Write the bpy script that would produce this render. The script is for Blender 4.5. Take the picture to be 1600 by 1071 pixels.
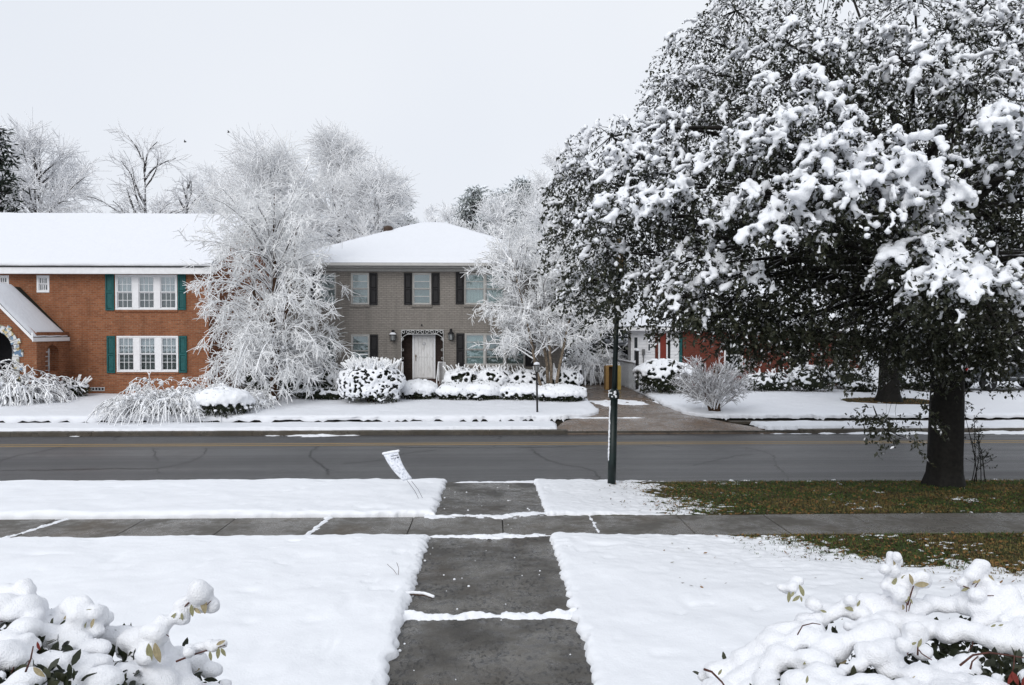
import bpy, bmesh, math, random
import numpy as np
from mathutils import Vector, Matrix, Euler

random.seed(7)
RNG = np.random.default_rng(7)
for o in list(bpy.data.objects):
    bpy.data.objects.remove(o)
scene = bpy.context.scene
COL = scene.collection
R = math.radians

# ------------------------------------------------------------------ camera
F_PX, CX, CY = 1220.0, 800.0, 535.5            # focal length and centre in photo pixels (1600 x 1071)
YAW, PITCH = math.atan(35 / F_PX), math.atan(18.5 / F_PX)
CAMZ = 3.0
cam_data = bpy.data.cameras.new('camera')
cam = bpy.data.objects.new('camera', cam_data)
COL.objects.link(cam)
cam.location = (0, 0, CAMZ)
cam.rotation_euler = (math.pi / 2 - PITCH, 0, -YAW)
cam_data.sensor_width = 36.0
cam_data.lens = 36.0 * F_PX / 1600.0
cam_data.clip_start = 0.05
cam_data.clip_end = 8000
scene.camera = cam
scene.render.resolution_x, scene.render.resolution_y = 1024, 685

# ------------------------------------------------------------------ sky and sun (overcast)
world = bpy.data.worlds.new('World')
scene.world = world
world.use_nodes = True
wt = world.node_tree
wt.nodes.clear()
SUN_EL, SUN_AZ = R(34), R(205)                  # high, soft, from behind the left shoulder
sky = wt.nodes.new('ShaderNodeTexSky')
sky.sky_type = 'NISHITA'
sky.sun_disc = False
sky.sun_elevation = SUN_EL
sky.sun_rotation = SUN_AZ
sky.dust_density = 4.0
hs = wt.nodes.new('ShaderNodeHueSaturation')
hs.inputs['Saturation'].default_value = 0.12
mx = wt.nodes.new('ShaderNodeMix')
mx.data_type = 'RGBA'
mx.inputs['Factor'].default_value = 0.88
tc = wt.nodes.new('ShaderNodeTexCoord')
nz = wt.nodes.new('ShaderNodeTexNoise')
nz.inputs['Scale'].default_value = 1.3
nz.inputs['Detail'].default_value = 3.0
cr = wt.nodes.new('ShaderNodeValToRGB')         # faint unevenness of the cloud cover
cr.color_ramp.elements[0].position = 0.3
cr.color_ramp.elements[0].color = (0.765, 0.815, 0.905, 1)
cr.color_ramp.elements[1].position = 0.7
cr.color_ramp.elements[1].color = (0.875, 0.910, 0.970, 1)
sc10 = wt.nodes.new('ShaderNodeVectorMath')
sc10.operation = 'SCALE'
sc10.inputs['Scale'].default_value = 10.6
bg = wt.nodes.new('ShaderNodeBackground')
bg.inputs['Strength'].default_value = 0.1
wo = wt.nodes.new('ShaderNodeOutputWorld')
L = wt.links.new
L(sky.outputs[0], hs.inputs['Color'])
L(hs.outputs[0], mx.inputs['A'])
L(tc.outputs['Generated'], nz.inputs['Vector'])
L(nz.outputs['Fac'], cr.inputs['Fac'])
L(cr.outputs['Color'], sc10.inputs[0])
L(sc10.outputs[0], mx.inputs['B'])
L(mx.outputs['Result'], bg.inputs['Color'])
L(bg.outputs[0], wo.inputs['Surface'])

sun_d = bpy.data.lights.new('sun', 'SUN')
sun_d.energy = 1.5
sun_d.angle = R(40)
sun_d.color = (1.0, 0.98, 0.95)
sun = bpy.data.objects.new('sun', sun_d)
COL.objects.link(sun)
sun.location = (0, 0, 60)
sdir = Vector((math.sin(SUN_AZ) * math.cos(SUN_EL), math.cos(SUN_AZ) * math.cos(SUN_EL), math.sin(SUN_EL)))
sun.rotation_euler = sdir.to_track_quat('Z', 'Y').to_euler()

vs = scene.view_settings
vs.view_transform = 'Standard'
vs.look = 'None'
vs.exposure = 0.0
vs.gamma = 1.0
vs.use_curve_mapping = False
scene.cycles.use_denoising = True
scene.cycles.max_bounces = 9
scene.cycles.diffuse_bounces = 8
scene.cycles.transparent_max_bounces = 8

# ------------------------------------------------------------------ layout helpers
_CAMROT = Euler(cam.rotation_euler).to_matrix()


def ray(px, py):
    return _CAMROT @ Vector(((px - CX) / F_PX, -(py - CY) / F_PX, -1.0))


def at(px, py, Y):
    """world point seen at a photo pixel, on the upright plane at distance Y"""
    d = ray(px, py)
    t = Y / d.y
    return Vector((d.x * t, Y, CAMZ + d.z * t))


def ax(px, Y):
    return at(px, 517, Y).x


def az(py, Y, px=765):
    return at(px, py, Y).z


# ------------------------------------------------------------------ noise
def _hash(ix, iy, iz, seed):
    h = (ix.astype(np.int64) * 374761393 + iy.astype(np.int64) * 668265263 + iz.astype(np.int64) * 2147483647 + seed * 1274126177) & 0xFFFFFFFF
    h = ((h ^ (h >> 13)) * 1274126177) & 0xFFFFFFFF
    return ((h ^ (h >> 16)) & 0xFFFFFF) / float(0xFFFFFF)


def vnoise(x, y, z=0.0, seed=0):
    x = np.asarray(x, float); y = np.asarray(y, float); z = np.asarray(z, float) + 0 * x
    ix, iy, iz = np.floor(x), np.floor(y), np.floor(z)
    fx, fy, fz = x - ix, y - iy, z - iz
    fx, fy, fz = [f * f * (3 - 2 * f) for f in (fx, fy, fz)]
    r = 0
    for dx in (0, 1):
        for dy in (0, 1):
            for dz in (0, 1):
                w = (fx if dx else 1 - fx) * (fy if dy else 1 - fy) * (fz if dz else 1 - fz)
                r = r + w * _hash(ix + dx, iy + dy, iz + dz, seed)
    return r * 2 - 1


def fbm(x, y, z=0.0, seed=0, oct=3):
    r, a, f = 0, 1.0, 1.0
    for k in range(oct):
        r = r + a * vnoise(np.asarray(x) * f, np.asarray(y) * f, np.asarray(z) * f, seed + k * 17)
        a *= 0.5; f *= 2.03
    return r


def sstep(a, b, x):
    t = np.clip((np.asarray(x, float) - a) / (b - a), 0, 1)
    return t * t * (3 - 2 * t)


# ------------------------------------------------------------------ mesh helpers
class MB:
    """collects shapes in world coordinates; build() links them as ONE mesh object"""

    def __init__(s):
        s.v = []; s.f = []; s.m = []

    def quad(s, a, b, c, d, mi=0):
        n = len(s.v)
        s.v += [tuple(a), tuple(b), tuple(c), tuple(d)]
        s.f.append((n, n + 1, n + 2, n + 3)); s.m.append(mi)
        return s

    def poly(s, pts, mi=0):
        n = len(s.v)
        s.v += [tuple(p) for p in pts]
        s.f.append(tuple(range(n, n + len(pts)))); s.m.append(mi)
        return s

    def box(s, x0, x1, y0, y1, z0, z1, mi=0):
        n = len(s.v)
        s.v += [(x, y, z) for z in (z0, z1) for y in (y0, y1) for x in (x0, x1)]
        for q in ((0, 2, 3, 1), (4, 5, 7, 6), (0, 1, 5, 4), (2, 6, 7, 3), (0, 4, 6, 2), (1, 3, 7, 5)):
            s.f.append(tuple(n + i for i in q)); s.m.append(mi)
        return s

    def cbox(s, x0, x1, y0, y1, z0, z1, b=0.01, mi=0):
        """box with its front (-Y) edges and uprights chamfered"""
        pts = []
        for (yy, i) in ((y0, b), (y0 + b, 0), (y1, 0)):
            pts.append([(x0 + i, yy, z0 + i), (x1 - i, yy, z0 + i), (x1 - i, yy, z1 - i), (x0 + i, yy, z1 - i)])
        n = len(s.v)
        for p in pts:
            s.v += p
        s.f.append((n, n + 1, n + 2, n + 3)); s.m.append(mi)
        for k in (0, 1):
            for i in range(4):
                j = (i + 1) % 4
                s.f.append((n + k * 4 + j, n + k * 4 + i, n + k * 4 + 4 + i, n + k * 4 + 4 + j)); s.m.append(mi)
        s.f.append((n + 11, n + 10, n + 9, n + 8)); s.m.append(mi)
        return s

    def prism(s, pts, y0, y1, mi=0):
        """outline in x,z extruded from y0 to y1"""
        n = len(s.v); k = len(pts)
        s.v += [(p[0], y0, p[1]) for p in pts] + [(p[0], y1, p[1]) for p in pts]
        s.f.append(tuple(n + i for i in range(k))); s.m.append(mi)
        s.f.append(tuple(n + k + i for i in reversed(range(k)))); s.m.append(mi)
        for i in range(k):
            j = (i + 1) % k
            s.f.append((n + j, n + i, n + k + i, n + k + j)); s.m.append(mi)
        return s

    def tube(s, pts, rad, sides=8, cap=True, mi=0):
        pts = [Vector(p) for p in pts]
        if not hasattr(rad, '__len__'):
            rad = [rad] * len(pts)
        n0 = len(s.v)
        prev = None
        for i, p in enumerate(pts):
            t = (pts[min(i + 1, len(pts) - 1)] - pts[max(i - 1, 0)]).normalized()
            if prev is None:
                ref = Vector((0, 0, 1)) if abs(t.z) < 0.9 else Vector((1, 0, 0))
                a = t.cross(ref).normalized()
            else:
                a = (prev - t * prev.dot(t)).normalized()
            prev = a
            b = t.cross(a)
            for k in range(sides):
                an = 2 * math.pi * k / sides
                s.v.append(tuple(p + (a * math.cos(an) + b * math.sin(an)) * rad[i]))
        for i in range(len(pts) - 1):
            for k in range(sides):
                k2 = (k + 1) % sides
                s.f.append((n0 + i * sides + k, n0 + i * sides + k2, n0 + (i + 1) * sides + k2, n0 + (i + 1) * sides + k)); s.m.append(mi)
        if cap:
            s.f.append(tuple(n0 + k for k in reversed(range(sides)))); s.m.append(mi)
            s.f.append(tuple(n0 + (len(pts) - 1) * sides + k for k in range(sides))); s.m.append(mi)
        return s

    def lathe(s, c, prof, sides=16, mi=0, axis='z'):
        """prof: (radius, height) pairs along the axis from c"""
        n0 = len(s.v)
        for r, h in prof:
            for k in range(sides):
                an = 2 * math.pi * k / sides
                u, w = r * math.cos(an), r * math.sin(an)
                if axis == 'z':
                    s.v.append((c[0] + u, c[1] + w, c[2] + h))
                elif axis == 'y':
                    s.v.append((c[0] + u, c[1] + h, c[2] + w))
                else:
                    s.v.append((c[0] + h, c[1] + u, c[2] + w))
        for i in range(len(prof) - 1):
            for k in range(sides):
                k2 = (k + 1) % sides
                s.f.append((n0 + i * sides + k, n0 + i * sides + k2, n0 + (i + 1) * sides + k2, n0 + (i + 1) * sides + k)); s.m.append(mi)
        s.f.append(tuple(n0 + k for k in reversed(range(sides)))); s.m.append(mi)
        s.f.append(tuple(n0 + (len(prof) - 1) * sides + k for k in range(sides))); s.m.append(mi)
        return s

    def build(s, name, mats, parent=None, smooth=False):
        return obj(name, s.v, s.f, mats, parent, smooth, s.m)


def wloc(o):
    p = Vector((0, 0, 0))
    while o is not None:
        p += o.location
        o = o.parent
    return p


def obj(name, verts, faces, mats, parent=None, smooth=False, mi=None):
    v = np.asarray(verts, float).reshape(-1, 3)
    if parent is not None:
        v = v - np.array(wloc(parent))
    me = bpy.data.meshes.new(name)
    if isinstance(faces, np.ndarray):
        nf, k = faces.shape
        me.vertices.add(len(v)); me.loops.add(nf * k); me.polygons.add(nf)
        me.vertices.foreach_set('co', v.ravel())
        me.loops.foreach_set('vertex_index', faces.astype(np.int32).ravel())
        me.polygons.foreach_set('loop_start', np.arange(0, nf * k, k, dtype=np.int32))
        me.update(calc_edges=True)
    else:
        me.from_pydata([tuple(p) for p in v], [], faces)
    if not isinstance(mats, (list, tuple)):
        mats = [mats]
    for m in mats:
        me.materials.append(m)
    if mi is not None and len(mats) > 1:
        me.polygons.foreach_set('material_index', np.asarray(mi, dtype=np.int32))
    if smooth:
        me.polygons.foreach_set('use_smooth', np.ones(len(me.polygons), dtype=bool))
    me.update()
    o = bpy.data.objects.new(name, me)
    COL.objects.link(o)
    o.parent = parent
    return o


def piece(name, mesh, loc, parent, rot=None):
    """another object that shares mesh data; loc in world coordinates"""
    o = bpy.data.objects.new(name, mesh)
    COL.objects.link(o)
    o.parent = parent
    o.location = Vector(loc) - (wloc(parent) if parent else Vector())
    if rot:
        o.rotation_euler = rot
    return o


def tag(o, label=None, cat=None, group=None, kind=None):
    if label: o['label'] = label
    if cat: o['category'] = cat
    if group: o['group'] = group
    if kind: o['kind'] = kind
    return o


def thing(name, loc, label, cat, group=None):
    o = bpy.data.objects.new(name, None)
    COL.objects.link(o)
    o.location = loc
    o.empty_display_size = 0.2
    return tag(o, label, cat, group)


# ------------------------------------------------------------------ materials
MATS = {}


class NT:
    def __init__(s, name):
        s.m = bpy.data.materials.new(name)
        s.m.use_nodes = True
        s.t = s.m.node_tree
        s.b = s.t.nodes['Principled BSDF']
        MATS[name] = s.m

    def n(s, typ, **kw):
        nd = s.t.nodes.new(typ)
        for k, v in kw.items():
            if k in nd.inputs:
                nd.inputs[k].default_value = v
            else:
                setattr(nd, k, v)
        return nd

    def l(s, a, b):
        s.t.links.new(a, b)

    def coord(s, kind='Object'):
        return s.n('ShaderNodeTexCoord').outputs[kind]

    def noise(s, vec, scale, detail=3, rough=0.55, dist=0.0):
        nd = s.n('ShaderNodeTexNoise')
        nd.inputs['Scale'].default_value = scale
        nd.inputs['Detail'].default_value = detail
        nd.inputs['Roughness'].default_value = rough
        nd.inputs['Distortion'].default_value = dist
        s.l(vec, nd.inputs['Vector'])
        return nd.outputs['Fac']

    def ramp(s, fac, *stops):
        nd = s.n('ShaderNodeValToRGB')
        els = nd.color_ramp.elements
        while len(els) < len(stops):
            els.new(0.5)
        for e, (p, c) in zip(els, stops):
            e.position = p
            e.color = (*c, 1) if len(c) == 3 else c
        s.l(fac, nd.inputs['Fac'])
        return nd.outputs['Color']

    def mix(s, fac, a, b, mode='MIX'):
        nd = s.n('ShaderNodeMix', data_type='RGBA', blend_type=mode)
        for k, v in (('Factor', fac), ('A', a), ('B', b)):
            if isinstance(v, (int, float)):
                nd.inputs[k].default_value = v
            elif isinstance(v, tuple):
                nd.inputs[k].default_value = (*v, 1)
            else:
                s.l(v, nd.inputs[k])
        return nd.outputs['Result']

    def math(s, op, a, b=0.0, clamp=False):
        nd = s.n('ShaderNodeMath', operation=op, use_clamp=clamp)
        for i, v in enumerate((a, b)):
            if isinstance(v, (int, float)):
                nd.inputs[i].default_value = v
            else:
                s.l(v, nd.inputs[i])
        return nd.outputs[0]

    def bump(s, h, dist=0.01, strength=1.0):
        nd = s.n('ShaderNodeBump')
        nd.inputs['Distance'].default_value = dist
        nd.inputs['Strength'].default_value = strength
        s.l(h, nd.inputs['Height'])
        s.l(nd.outputs[0], s.b.inputs['Normal'])
        return nd

    def col(s, c):
        if isinstance(c, tuple):
            s.b.inputs['Base Color'].default_value = (*c, 1)
        else:
            s.l(c, s.b.inputs['Base Color'])
        return s

    def set(s, rough=None, spec=None, metal=None, trans=None, ior=None):
        for k, v in (('Roughness', rough), ('Specular IOR Level', spec), ('Metallic', metal), ('Transmission Weight', trans), ('IOR', ior)):
            if v is None: continue
            if isinstance(v, (int, float)):
                s.b.inputs[k].default_value = v
            else:
                s.l(v, s.b.inputs[k])
        return s


def plain(name, c, rough=0.6, spec=0.3, metal=0.0, vary=0.12, scale=6.0, bump=0.0):
    """one colour with mottled wear"""
    t = NT(name)
    co = t.coord()
    f = t.noise(co, scale, 4)
    lo = tuple(x * (1 - vary) for x in c); hi = tuple(min(1, x * (1 + vary)) for x in c)
    t.col(t.ramp(f, (0.3, lo), (0.7, hi))).set(rough, spec, metal)
    if bump:
        t.bump(t.noise(co, scale * 8, 3), bump)
    return t.m


def snow_mat(name, c=(0.84, 0.855, 0.885), fine=60.0, d=0.004, broad=0.0):
    t = NT(name)
    co = t.coord()
    t.col(c).set(0.62, 0.18)
    h = t.noise(co, fine, 3, 0.6)
    if broad:
        h2 = t.noise(co, 3.0, 4, 0.55)
        h = t.math('ADD', h, t.math('MULTIPLY', h2, broad))
    t.bump(h, d)
    return t.m


M_SNOW = snow_mat('snow', (0.80, 0.815, 0.845), fine=40, d=0.004, broad=4.0)
M_SNOWFAR = snow_mat('snow_far', (0.73, 0.745, 0.78), fine=9, d=0.012, broad=2.0)
M_SNOWLEAF = snow_mat('snow_on_leaves', fine=30, d=0.012)


def asphalt():
    t = NT('wet_asphalt')
    co = t.coord()
    big = t.noise(co, 0.30, 5, 0.6)
    mp = t.n('ShaderNodeMapping'); mp.inputs['Scale'].default_value = (0.05, 1.0, 1)
    t.l(co, mp.inputs['Vector'])
    streak = t.noise(mp.outputs[0], 1.0, 5, 0.55)         # wheel-track streaks along the road
    blot = t.noise(co, 2.6, 5, 0.65)
    fine = t.noise(co, 60, 3, 0.75)
    a = t.ramp(big, (0.3, (0.046, 0.046, 0.048)), (0.7, (0.074, 0.073, 0.074)))
    a = t.mix(t.math('MULTIPLY', t.math('SUBTRACT', streak, 0.38), 2.2, True), a, (0.036, 0.036, 0.039))
    a = t.mix(t.ramp(blot, (0.50, (0, 0, 0)), (0.72, (0.5,) * 3)), a, (0.030, 0.030, 0.031))
    a = t.mix(t.ramp(fine, (0.52, (0, 0, 0)), (0.78, (0.5,) * 3)), a, (0.17, 0.165, 0.16))
    t.col(a)
    t.set(t.ramp(streak, (0.35, (0.62,) * 3), (0.65, (0.30,) * 3)), 0.5)
    t.bump(fine, 0.010)
    return t.m


def concrete(name, c1, c2, wet, rough0=0.32, pits=True):
    t = NT(name)
    co = t.coord()
    big = t.noise(co, 1.1, 6, 0.62)
    mid = t.noise(co, 6.0, 5, 0.65)
    fine = t.noise(co, 80, 3, 0.75)
    a = t.ramp(big, (0.32, c1), (0.68, c2))
    a = t.mix(t.ramp(mid, (0.46, (0, 0, 0)), (0.66, (0.7,) * 3)), a, wet)
    stain = t.noise(co, 0.7, 4, 0.6)
    a = t.mix(t.ramp(stain, (0.52, (0, 0, 0)), (0.70, (0.55,) * 3)), a, (c1[0] * 1.15, c1[1] * 0.92, c1[2] * 0.68))
    h = t.math('ADD', fine, t.math('MULTIPLY', mid, 0.8))
    if pits:
        mp = t.n('ShaderNodeMapping'); mp.inputs['Scale'].default_value = (1.0, 0.62, 1.0)
        t.l(co, mp.inputs['Vector'])
        warp = t.noise(co, 9.0, 2)
        vo = t.n('ShaderNodeTexNoise'); vo.inputs['Scale'].default_value = 21; vo.inputs['Detail'].default_value = 3; vo.inputs['Roughness'].default_value = 0.5; vo.inputs['Distortion'].default_value = 0.6
        t.l(mp.outputs[0], vo.inputs['Vector'])
        patch = t.noise(co, 1.5, 4, 0.6)
        pit = t.math('MULTIPLY', t.ramp(vo.outputs['Fac'], (0.545, (0, 0, 0)), (0.60, (1, 1, 1))), t.ramp(patch, (0.42, (0.10,) * 3), (0.56, (1, 1, 1))))
        a = t.mix(t.math('MULTIPLY', pit, 0.85), a, tuple(x * 0.22 for x in wet))
        h = t.math('SUBTRACT', h, t.math('MULTIPLY', pit, 1.5))
    a = t.mix(t.ramp(fine, (0.5, (0, 0, 0)), (0.85, (0.4,) * 3)), a, tuple(min(1, x * 1.6) for x in c2))
    t.col(a)
    t.set(t.ramp(t.math('ADD', t.math('MULTIPLY', big, 0.6), t.math('MULTIPLY', mid, 0.4)), (0.42, (rough0 + 0.35,) * 3), (0.56, (max(0.10, rough0 - 0.22),) * 3)), 0.5)
    t.bump(h, 0.006)
    return t.m


def brick(name, c1, c2, c3, mortar, msize=0.007, rough=0.85, bumpd=0.006):
    t = NT(name)
    co = t.coord()
    sp = t.n('ShaderNodeSeparateXYZ'); t.l(co, sp.inputs[0])
    cb = t.n('ShaderNodeCombineXYZ')
    t.l(t.math('ADD', sp.outputs[0], sp.outputs[1]), cb.inputs[0])
    t.l(sp.outputs[2], cb.inputs[1])
    br = t.n('ShaderNodeTexBrick')
    br.inputs['Scale'].default_value = 1.0
    br.inputs['Brick Width'].default_value = 0.215
    br.inputs['Row Height'].default_value = 0.078
    br.inputs['Mortar Size'].default_value = msize
    br.inputs['Mortar Smooth'].default_value = 0.2
    br.inputs['Bias'].default_value = 0.0
    br.inputs['Color1'].default_value = (*c1, 1)
    br.inputs['Color2'].default_value = (*c2, 1)
    br.inputs['Mortar'].default_value = (*mortar, 1)
    t.l(cb.outputs[0], br.inputs['Vector'])
    n1 = t.noise(co, 0.8, 4, 0.6)
    a = t.mix(t.ramp(n1, (0.4, (0, 0, 0)), (0.75, (0.55,) * 3)), br.outputs['Color'], c3)
    n2 = t.noise(co, 9, 3, 0.6)
    a = t.mix(t.ramp(n2, (0.35, (0.3,) * 3), (0.6, (0, 0, 0))), a, tuple(x * 0.55 for x in c1))
    mp = t.n('ShaderNodeMapping'); mp.inputs['Scale'].default_value = (1.6, 1.6, 0.22)
    t.l(co, mp.inputs['Vector'])
    n3 = t.noise(mp.outputs[0], 1.4, 5, 0.65)               # rain streaks and soot
    a = t.mix(t.ramp(n3, (0.50, (0, 0, 0)), (0.75, (0.5,) * 3)), a, tuple(x * 0.45 for x in c3))
    n4 = t.noise(cb.outputs[0], 4.2, 2, 0.8)
    a = t.mix(t.ramp(n4, (0.60, (0, 0, 0)), (0.78, (0.5,) * 3)), a, tuple(min(1, x * 1.35 + 0.02) for x in mortar))
    t.col(a).set(rough, 0.25)
    t.bump(t.math('SUBTRACT', t.math('MULTIPLY', n2, 0.3), br.outputs['Fac']), bumpd)
    return t.m


def snowy(name, bark, thr=-0.25, soft=0.35, snow=(0.86, 0.875, 0.91), rough=0.7, vary=0.3, trans=0.0):
    """bark below, snow lying on whatever faces up"""
    t = NT(name)
    g = t.n('ShaderNodeNewGeometry')
    sp = t.n('ShaderNodeSeparateXYZ'); t.l(g.outputs['Normal'], sp.inputs[0])
    co = t.coord()
    nz_ = t.noise(co, 5.0, 2)
    f = t.math('ADD', sp.outputs[2], t.math('MULTIPLY', t.math('SUBTRACT', nz_, 0.5), 0.9))
    rp = t.n('ShaderNodeMapRange')
    rp.inputs['From Min'].default_value = thr - soft
    rp.inputs['From Max'].default_value = thr + soft
    t.l(f, rp.inputs['Value'])
    n2 = t.noise(co, 14.0, 3)
    b = t.ramp(n2, (0.3, tuple(x * (1 - vary) for x in bark)), (0.7, tuple(x * (1 + vary) for x in bark)))
    c = t.mix(rp.outputs[0], b, snow)
    t.col(c).set(rough, 0.2)
    if trans:                                               # thin sleeves of snow let light through
        tl = t.n('ShaderNodeBsdfTranslucent')
        t.l(c, tl.inputs['Color'])
        ms = t.n('ShaderNodeMixShader'); ms.inputs[0].default_value = trans
        t.l(t.b.outputs[0], ms.inputs[1]); t.l(tl.outputs[0], ms.inputs[2])
        t.l(ms.outputs[0], t.t.nodes['Material Output'].inputs['Surface'])
    return t.m


M_ASPHALT = asphalt()
M_WALK = concrete('wet_walk_concrete', (0.044, 0.040, 0.034), (0.125, 0.116, 0.100), (0.028, 0.026, 0.024), 0.36)
M_SIDEWALK = concrete('wet_sidewalk_concrete', (0.080, 0.074, 0.063), (0.115, 0.105, 0.090), (0.060, 0.055, 0.047), 0.42, False)
M_DRIVE = concrete('brown_drive_concrete', (0.130, 0.095, 0.070), (0.185, 0.138, 0.103), (0.060, 0.052, 0.046), 0.26, False)
M_KERB = concrete('wet_kerb_concrete', (0.050, 0.043, 0.033), (0.085, 0.073, 0.056), (0.030, 0.027, 0.022), 0.45, False)
M_YELLOW = plain('worn_yellow_paint', (0.38, 0.245, 0.08), 0.6, vary=0.35, scale=25)
M_TAR = plain('crack_tar', (0.012, 0.012, 0.013), 0.4)
M_BRICK = brick('orange_brick', (0.34, 0.128, 0.058), (0.21, 0.068, 0.030), (0.20, 0.074, 0.034), (0.29, 0.19, 0.125), 0.011, 0.85, 0.012)
M_GREYBRICK = brick('grey_painted_brick', (0.28, 0.255, 0.228), (0.245, 0.222, 0.198), (0.23, 0.208, 0.185), (0.16, 0.145, 0.128), 0.008, 0.75, 0.012)
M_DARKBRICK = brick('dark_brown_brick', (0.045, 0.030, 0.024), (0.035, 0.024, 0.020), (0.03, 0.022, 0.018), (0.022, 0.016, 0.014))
M_REDBRICK = brick('red_brick', (0.17, 0.040, 0.024), (0.12, 0.028, 0.018), (0.13, 0.032, 0.02), (0.13, 0.08, 0.06))
M_STEPBRICK = brick('step_brick', (0.10, 0.045, 0.03), (0.07, 0.032, 0.022), (0.08, 0.04, 0.03), (0.05, 0.035, 0.03))
M_WHITE = plain('white_paint', (0.76, 0.76, 0.77), 0.5, vary=0.05)
M_OFFWHITE = plain('dirty_white_paint', (0.50, 0.50, 0.51), 0.55, vary=0.18, scale=3)
M_TRIMGREY = plain('grey_trim_paint', (0.46, 0.45, 0.43), 0.5, vary=0.07)
M_TEAL = plain('teal_shutter_paint', (0.010, 0.085, 0.085), 0.5, vary=0.2)
M_BLACK = plain('black_paint', (0.012, 0.011, 0.012), 0.55, vary=0.2)
M_DKGREEN = plain('dark_green_paint', (0.006, 0.014, 0.013), 0.45, 0.35, vary=0.4, scale=4)
M_SHINGLE = plain('dark_shingle', (0.018, 0.024, 0.020), 0.85, vary=0.4, scale=20, bump=0.01)
M_CURTAIN = plain('curtain_cloth', (0.66, 0.67, 0.67), 0.9, vary=0.1)
M_BLIND = plain('teal_blind', (0.25, 0.295, 0.29), 0.8, vary=0.1)
M_WBLIND = plain('white_blind', (0.66, 0.70, 0.74), 0.8, vary=0.05)
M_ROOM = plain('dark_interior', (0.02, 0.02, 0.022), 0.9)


def glass(name, tint, refl=0.12):
    t = NT(name)
    t.t.nodes.remove(t.b)
    tr = t.n('ShaderNodeBsdfTransparent'); tr.inputs['Color'].default_value = (*tint, 1)
    gl = t.n('ShaderNodeBsdfGlossy'); gl.inputs['Roughness'].default_value = 0.03
    gl.inputs['Color'].default_value = (0.9, 0.93, 0.95, 1)
    co = t.coord()
    bp = t.n('ShaderNodeBump'); bp.inputs['Distance'].default_value = 0.006
    t.l(t.noise(co, 2.5, 2), bp.inputs['Height']); t.l(bp.outputs[0], gl.inputs['Normal'])
    ms = t.n('ShaderNodeMixShader'); ms.inputs[0].default_value = refl
    t.l(tr.outputs[0], ms.inputs[1]); t.l(gl.outputs[0], ms.inputs[2])
    t.l(ms.outputs[0], t.t.nodes['Material Output'].inputs['Surface'])
    return t.m


M_GLASS = glass('window_glass', (0.80, 0.84, 0.85), 0.16)
M_SCREEN = glass('screened_glass', (0.58, 0.61, 0.61), 0.10)
M_GLASSG = glass('greenish_glass', (0.72, 0.79, 0.78), 0.16)
# ================================================================== the setting: ground, road, walks, snow
def zs(x, y):
    """soil level"""
    y = np.asarray(y, float)
    return np.interp(y, [-50, 12.6, 16.2, 16.36, 24.84, 25.0, 26.6, 26.7, 33.0, 60, 4000],
                     [0, 0, -0.16, -0.16, -0.16, -0.16, -0.14, 0.02, 0.24, 0.25, 0.25]) + 0 * np.asarray(x, float)


M_SOIL = plain('damp_soil', (0.030, 0.025, 0.017), 0.9, vary=0.5, scale=9, bump=0.02)
ys = [-60, 12.5, 12.7, 16.1, 16.3, 24.9, 25.05, 26.6, 26.75, 33.0, 36, 60, 200, 1000, 4000]
xs = [-3000, -300, -60, -20, 0, 20, 60, 300, 3000]
gv, gf, gm = [], [], []
for y in ys:
    low = 0.36 if 16.15 < y < 24.95 else (0.12 if y < 60 else 0.1)
    for x in xs:
        gv.append((x, y, float(zs(x, y)) - low))
for j in range(len(ys) - 1):
    for i in range(len(xs) - 1):
        a = j * len(xs) + i
        gf.append((a, a + 1, a + len(xs) + 1, a + len(xs)))
        gm.append(0 if ys[j] < 33 else 1)
tag(obj('ground', gv, gf, [M_SOIL, M_SNOWFAR], mi=gm), kind='structure')

# --- road
ROADZ = -0.30
road = MB()
nx = 60
for i in range(nx):
    x0, x1 = -150 + 300 * i / nx, -150 + 300 * (i + 1) / nx
    for (ya, yb, za, zb) in ((16.36, 20.6, ROADZ - 0.02, ROADZ + 0.03), (20.6, 24.84, ROADZ + 0.03, ROADZ - 0.02)):
        road.quad((x0, ya, za), (x1, ya, za), (x1, yb, zb), (x0, yb, zb))
road = tag(road.build('road', M_ASPHALT), kind='structure')


def road_z(y):
    return ROADZ - 0.02 + 0.05 * (1 - abs(y - 20.6) / 4.24)


for yc in (22.52, 22.88):
    m = MB()
    for i in range(75):
        x0, x1 = -150 + 4 * i, -146 + 4 * i
        w = 0.055
        m.quad((x0, yc - w, road_z(yc - w) + 0.004), (x1, yc - w, road_z(yc - w) + 0.004), (x1, yc + w, road_z(yc + w) + 0.004), (x0, yc + w, road_z(yc + w) + 0.004))
    m.build('yellow_line', M_YELLOW, road)


def road_pt(px, py):
    d = ray(px, py)
    t = (ROADZ - CAMZ) / d.z
    return Vector((d.x * t, d.y * t, 0))


CRACKS = [[(240, 701), (243, 708), (241, 713), (248, 721)], [(323, 701), (320, 708), (316, 716), (294, 724), (270, 729), (244, 733), (247, 740)],
          [(0, 722), (30, 713), (56, 709), (85, 702), (109, 695)], [(500, 696), (487, 706), (483, 713), (491, 721), (500, 726), (510, 735), (515, 743)],
          [(830, 702), (836, 709), (842, 714), (862, 722), (886, 728), (910, 731), (927, 737), (936, 745), (941, 753)],
          [(536, 726), (570, 723), (599, 720), (633, 710), (680, 705)], [(770, 700), (776, 693), (778, 687), (784, 681)],
          [(1165, 701), (1190, 706), (1209, 714), (1211, 721), (1213, 728), (1224, 738), (1233, 749), (1236, 754)], [(1085, 728), (1110, 722), (1149, 714), (1177, 712)],
          [(178, 688), (184, 681), (190, 676)], [(1000, 690), (1030, 697), (1060, 700)], [(0, 736), (90, 735), (180, 733), (244, 733)], [(620, 700), (760, 701), (900, 699)]]
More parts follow.
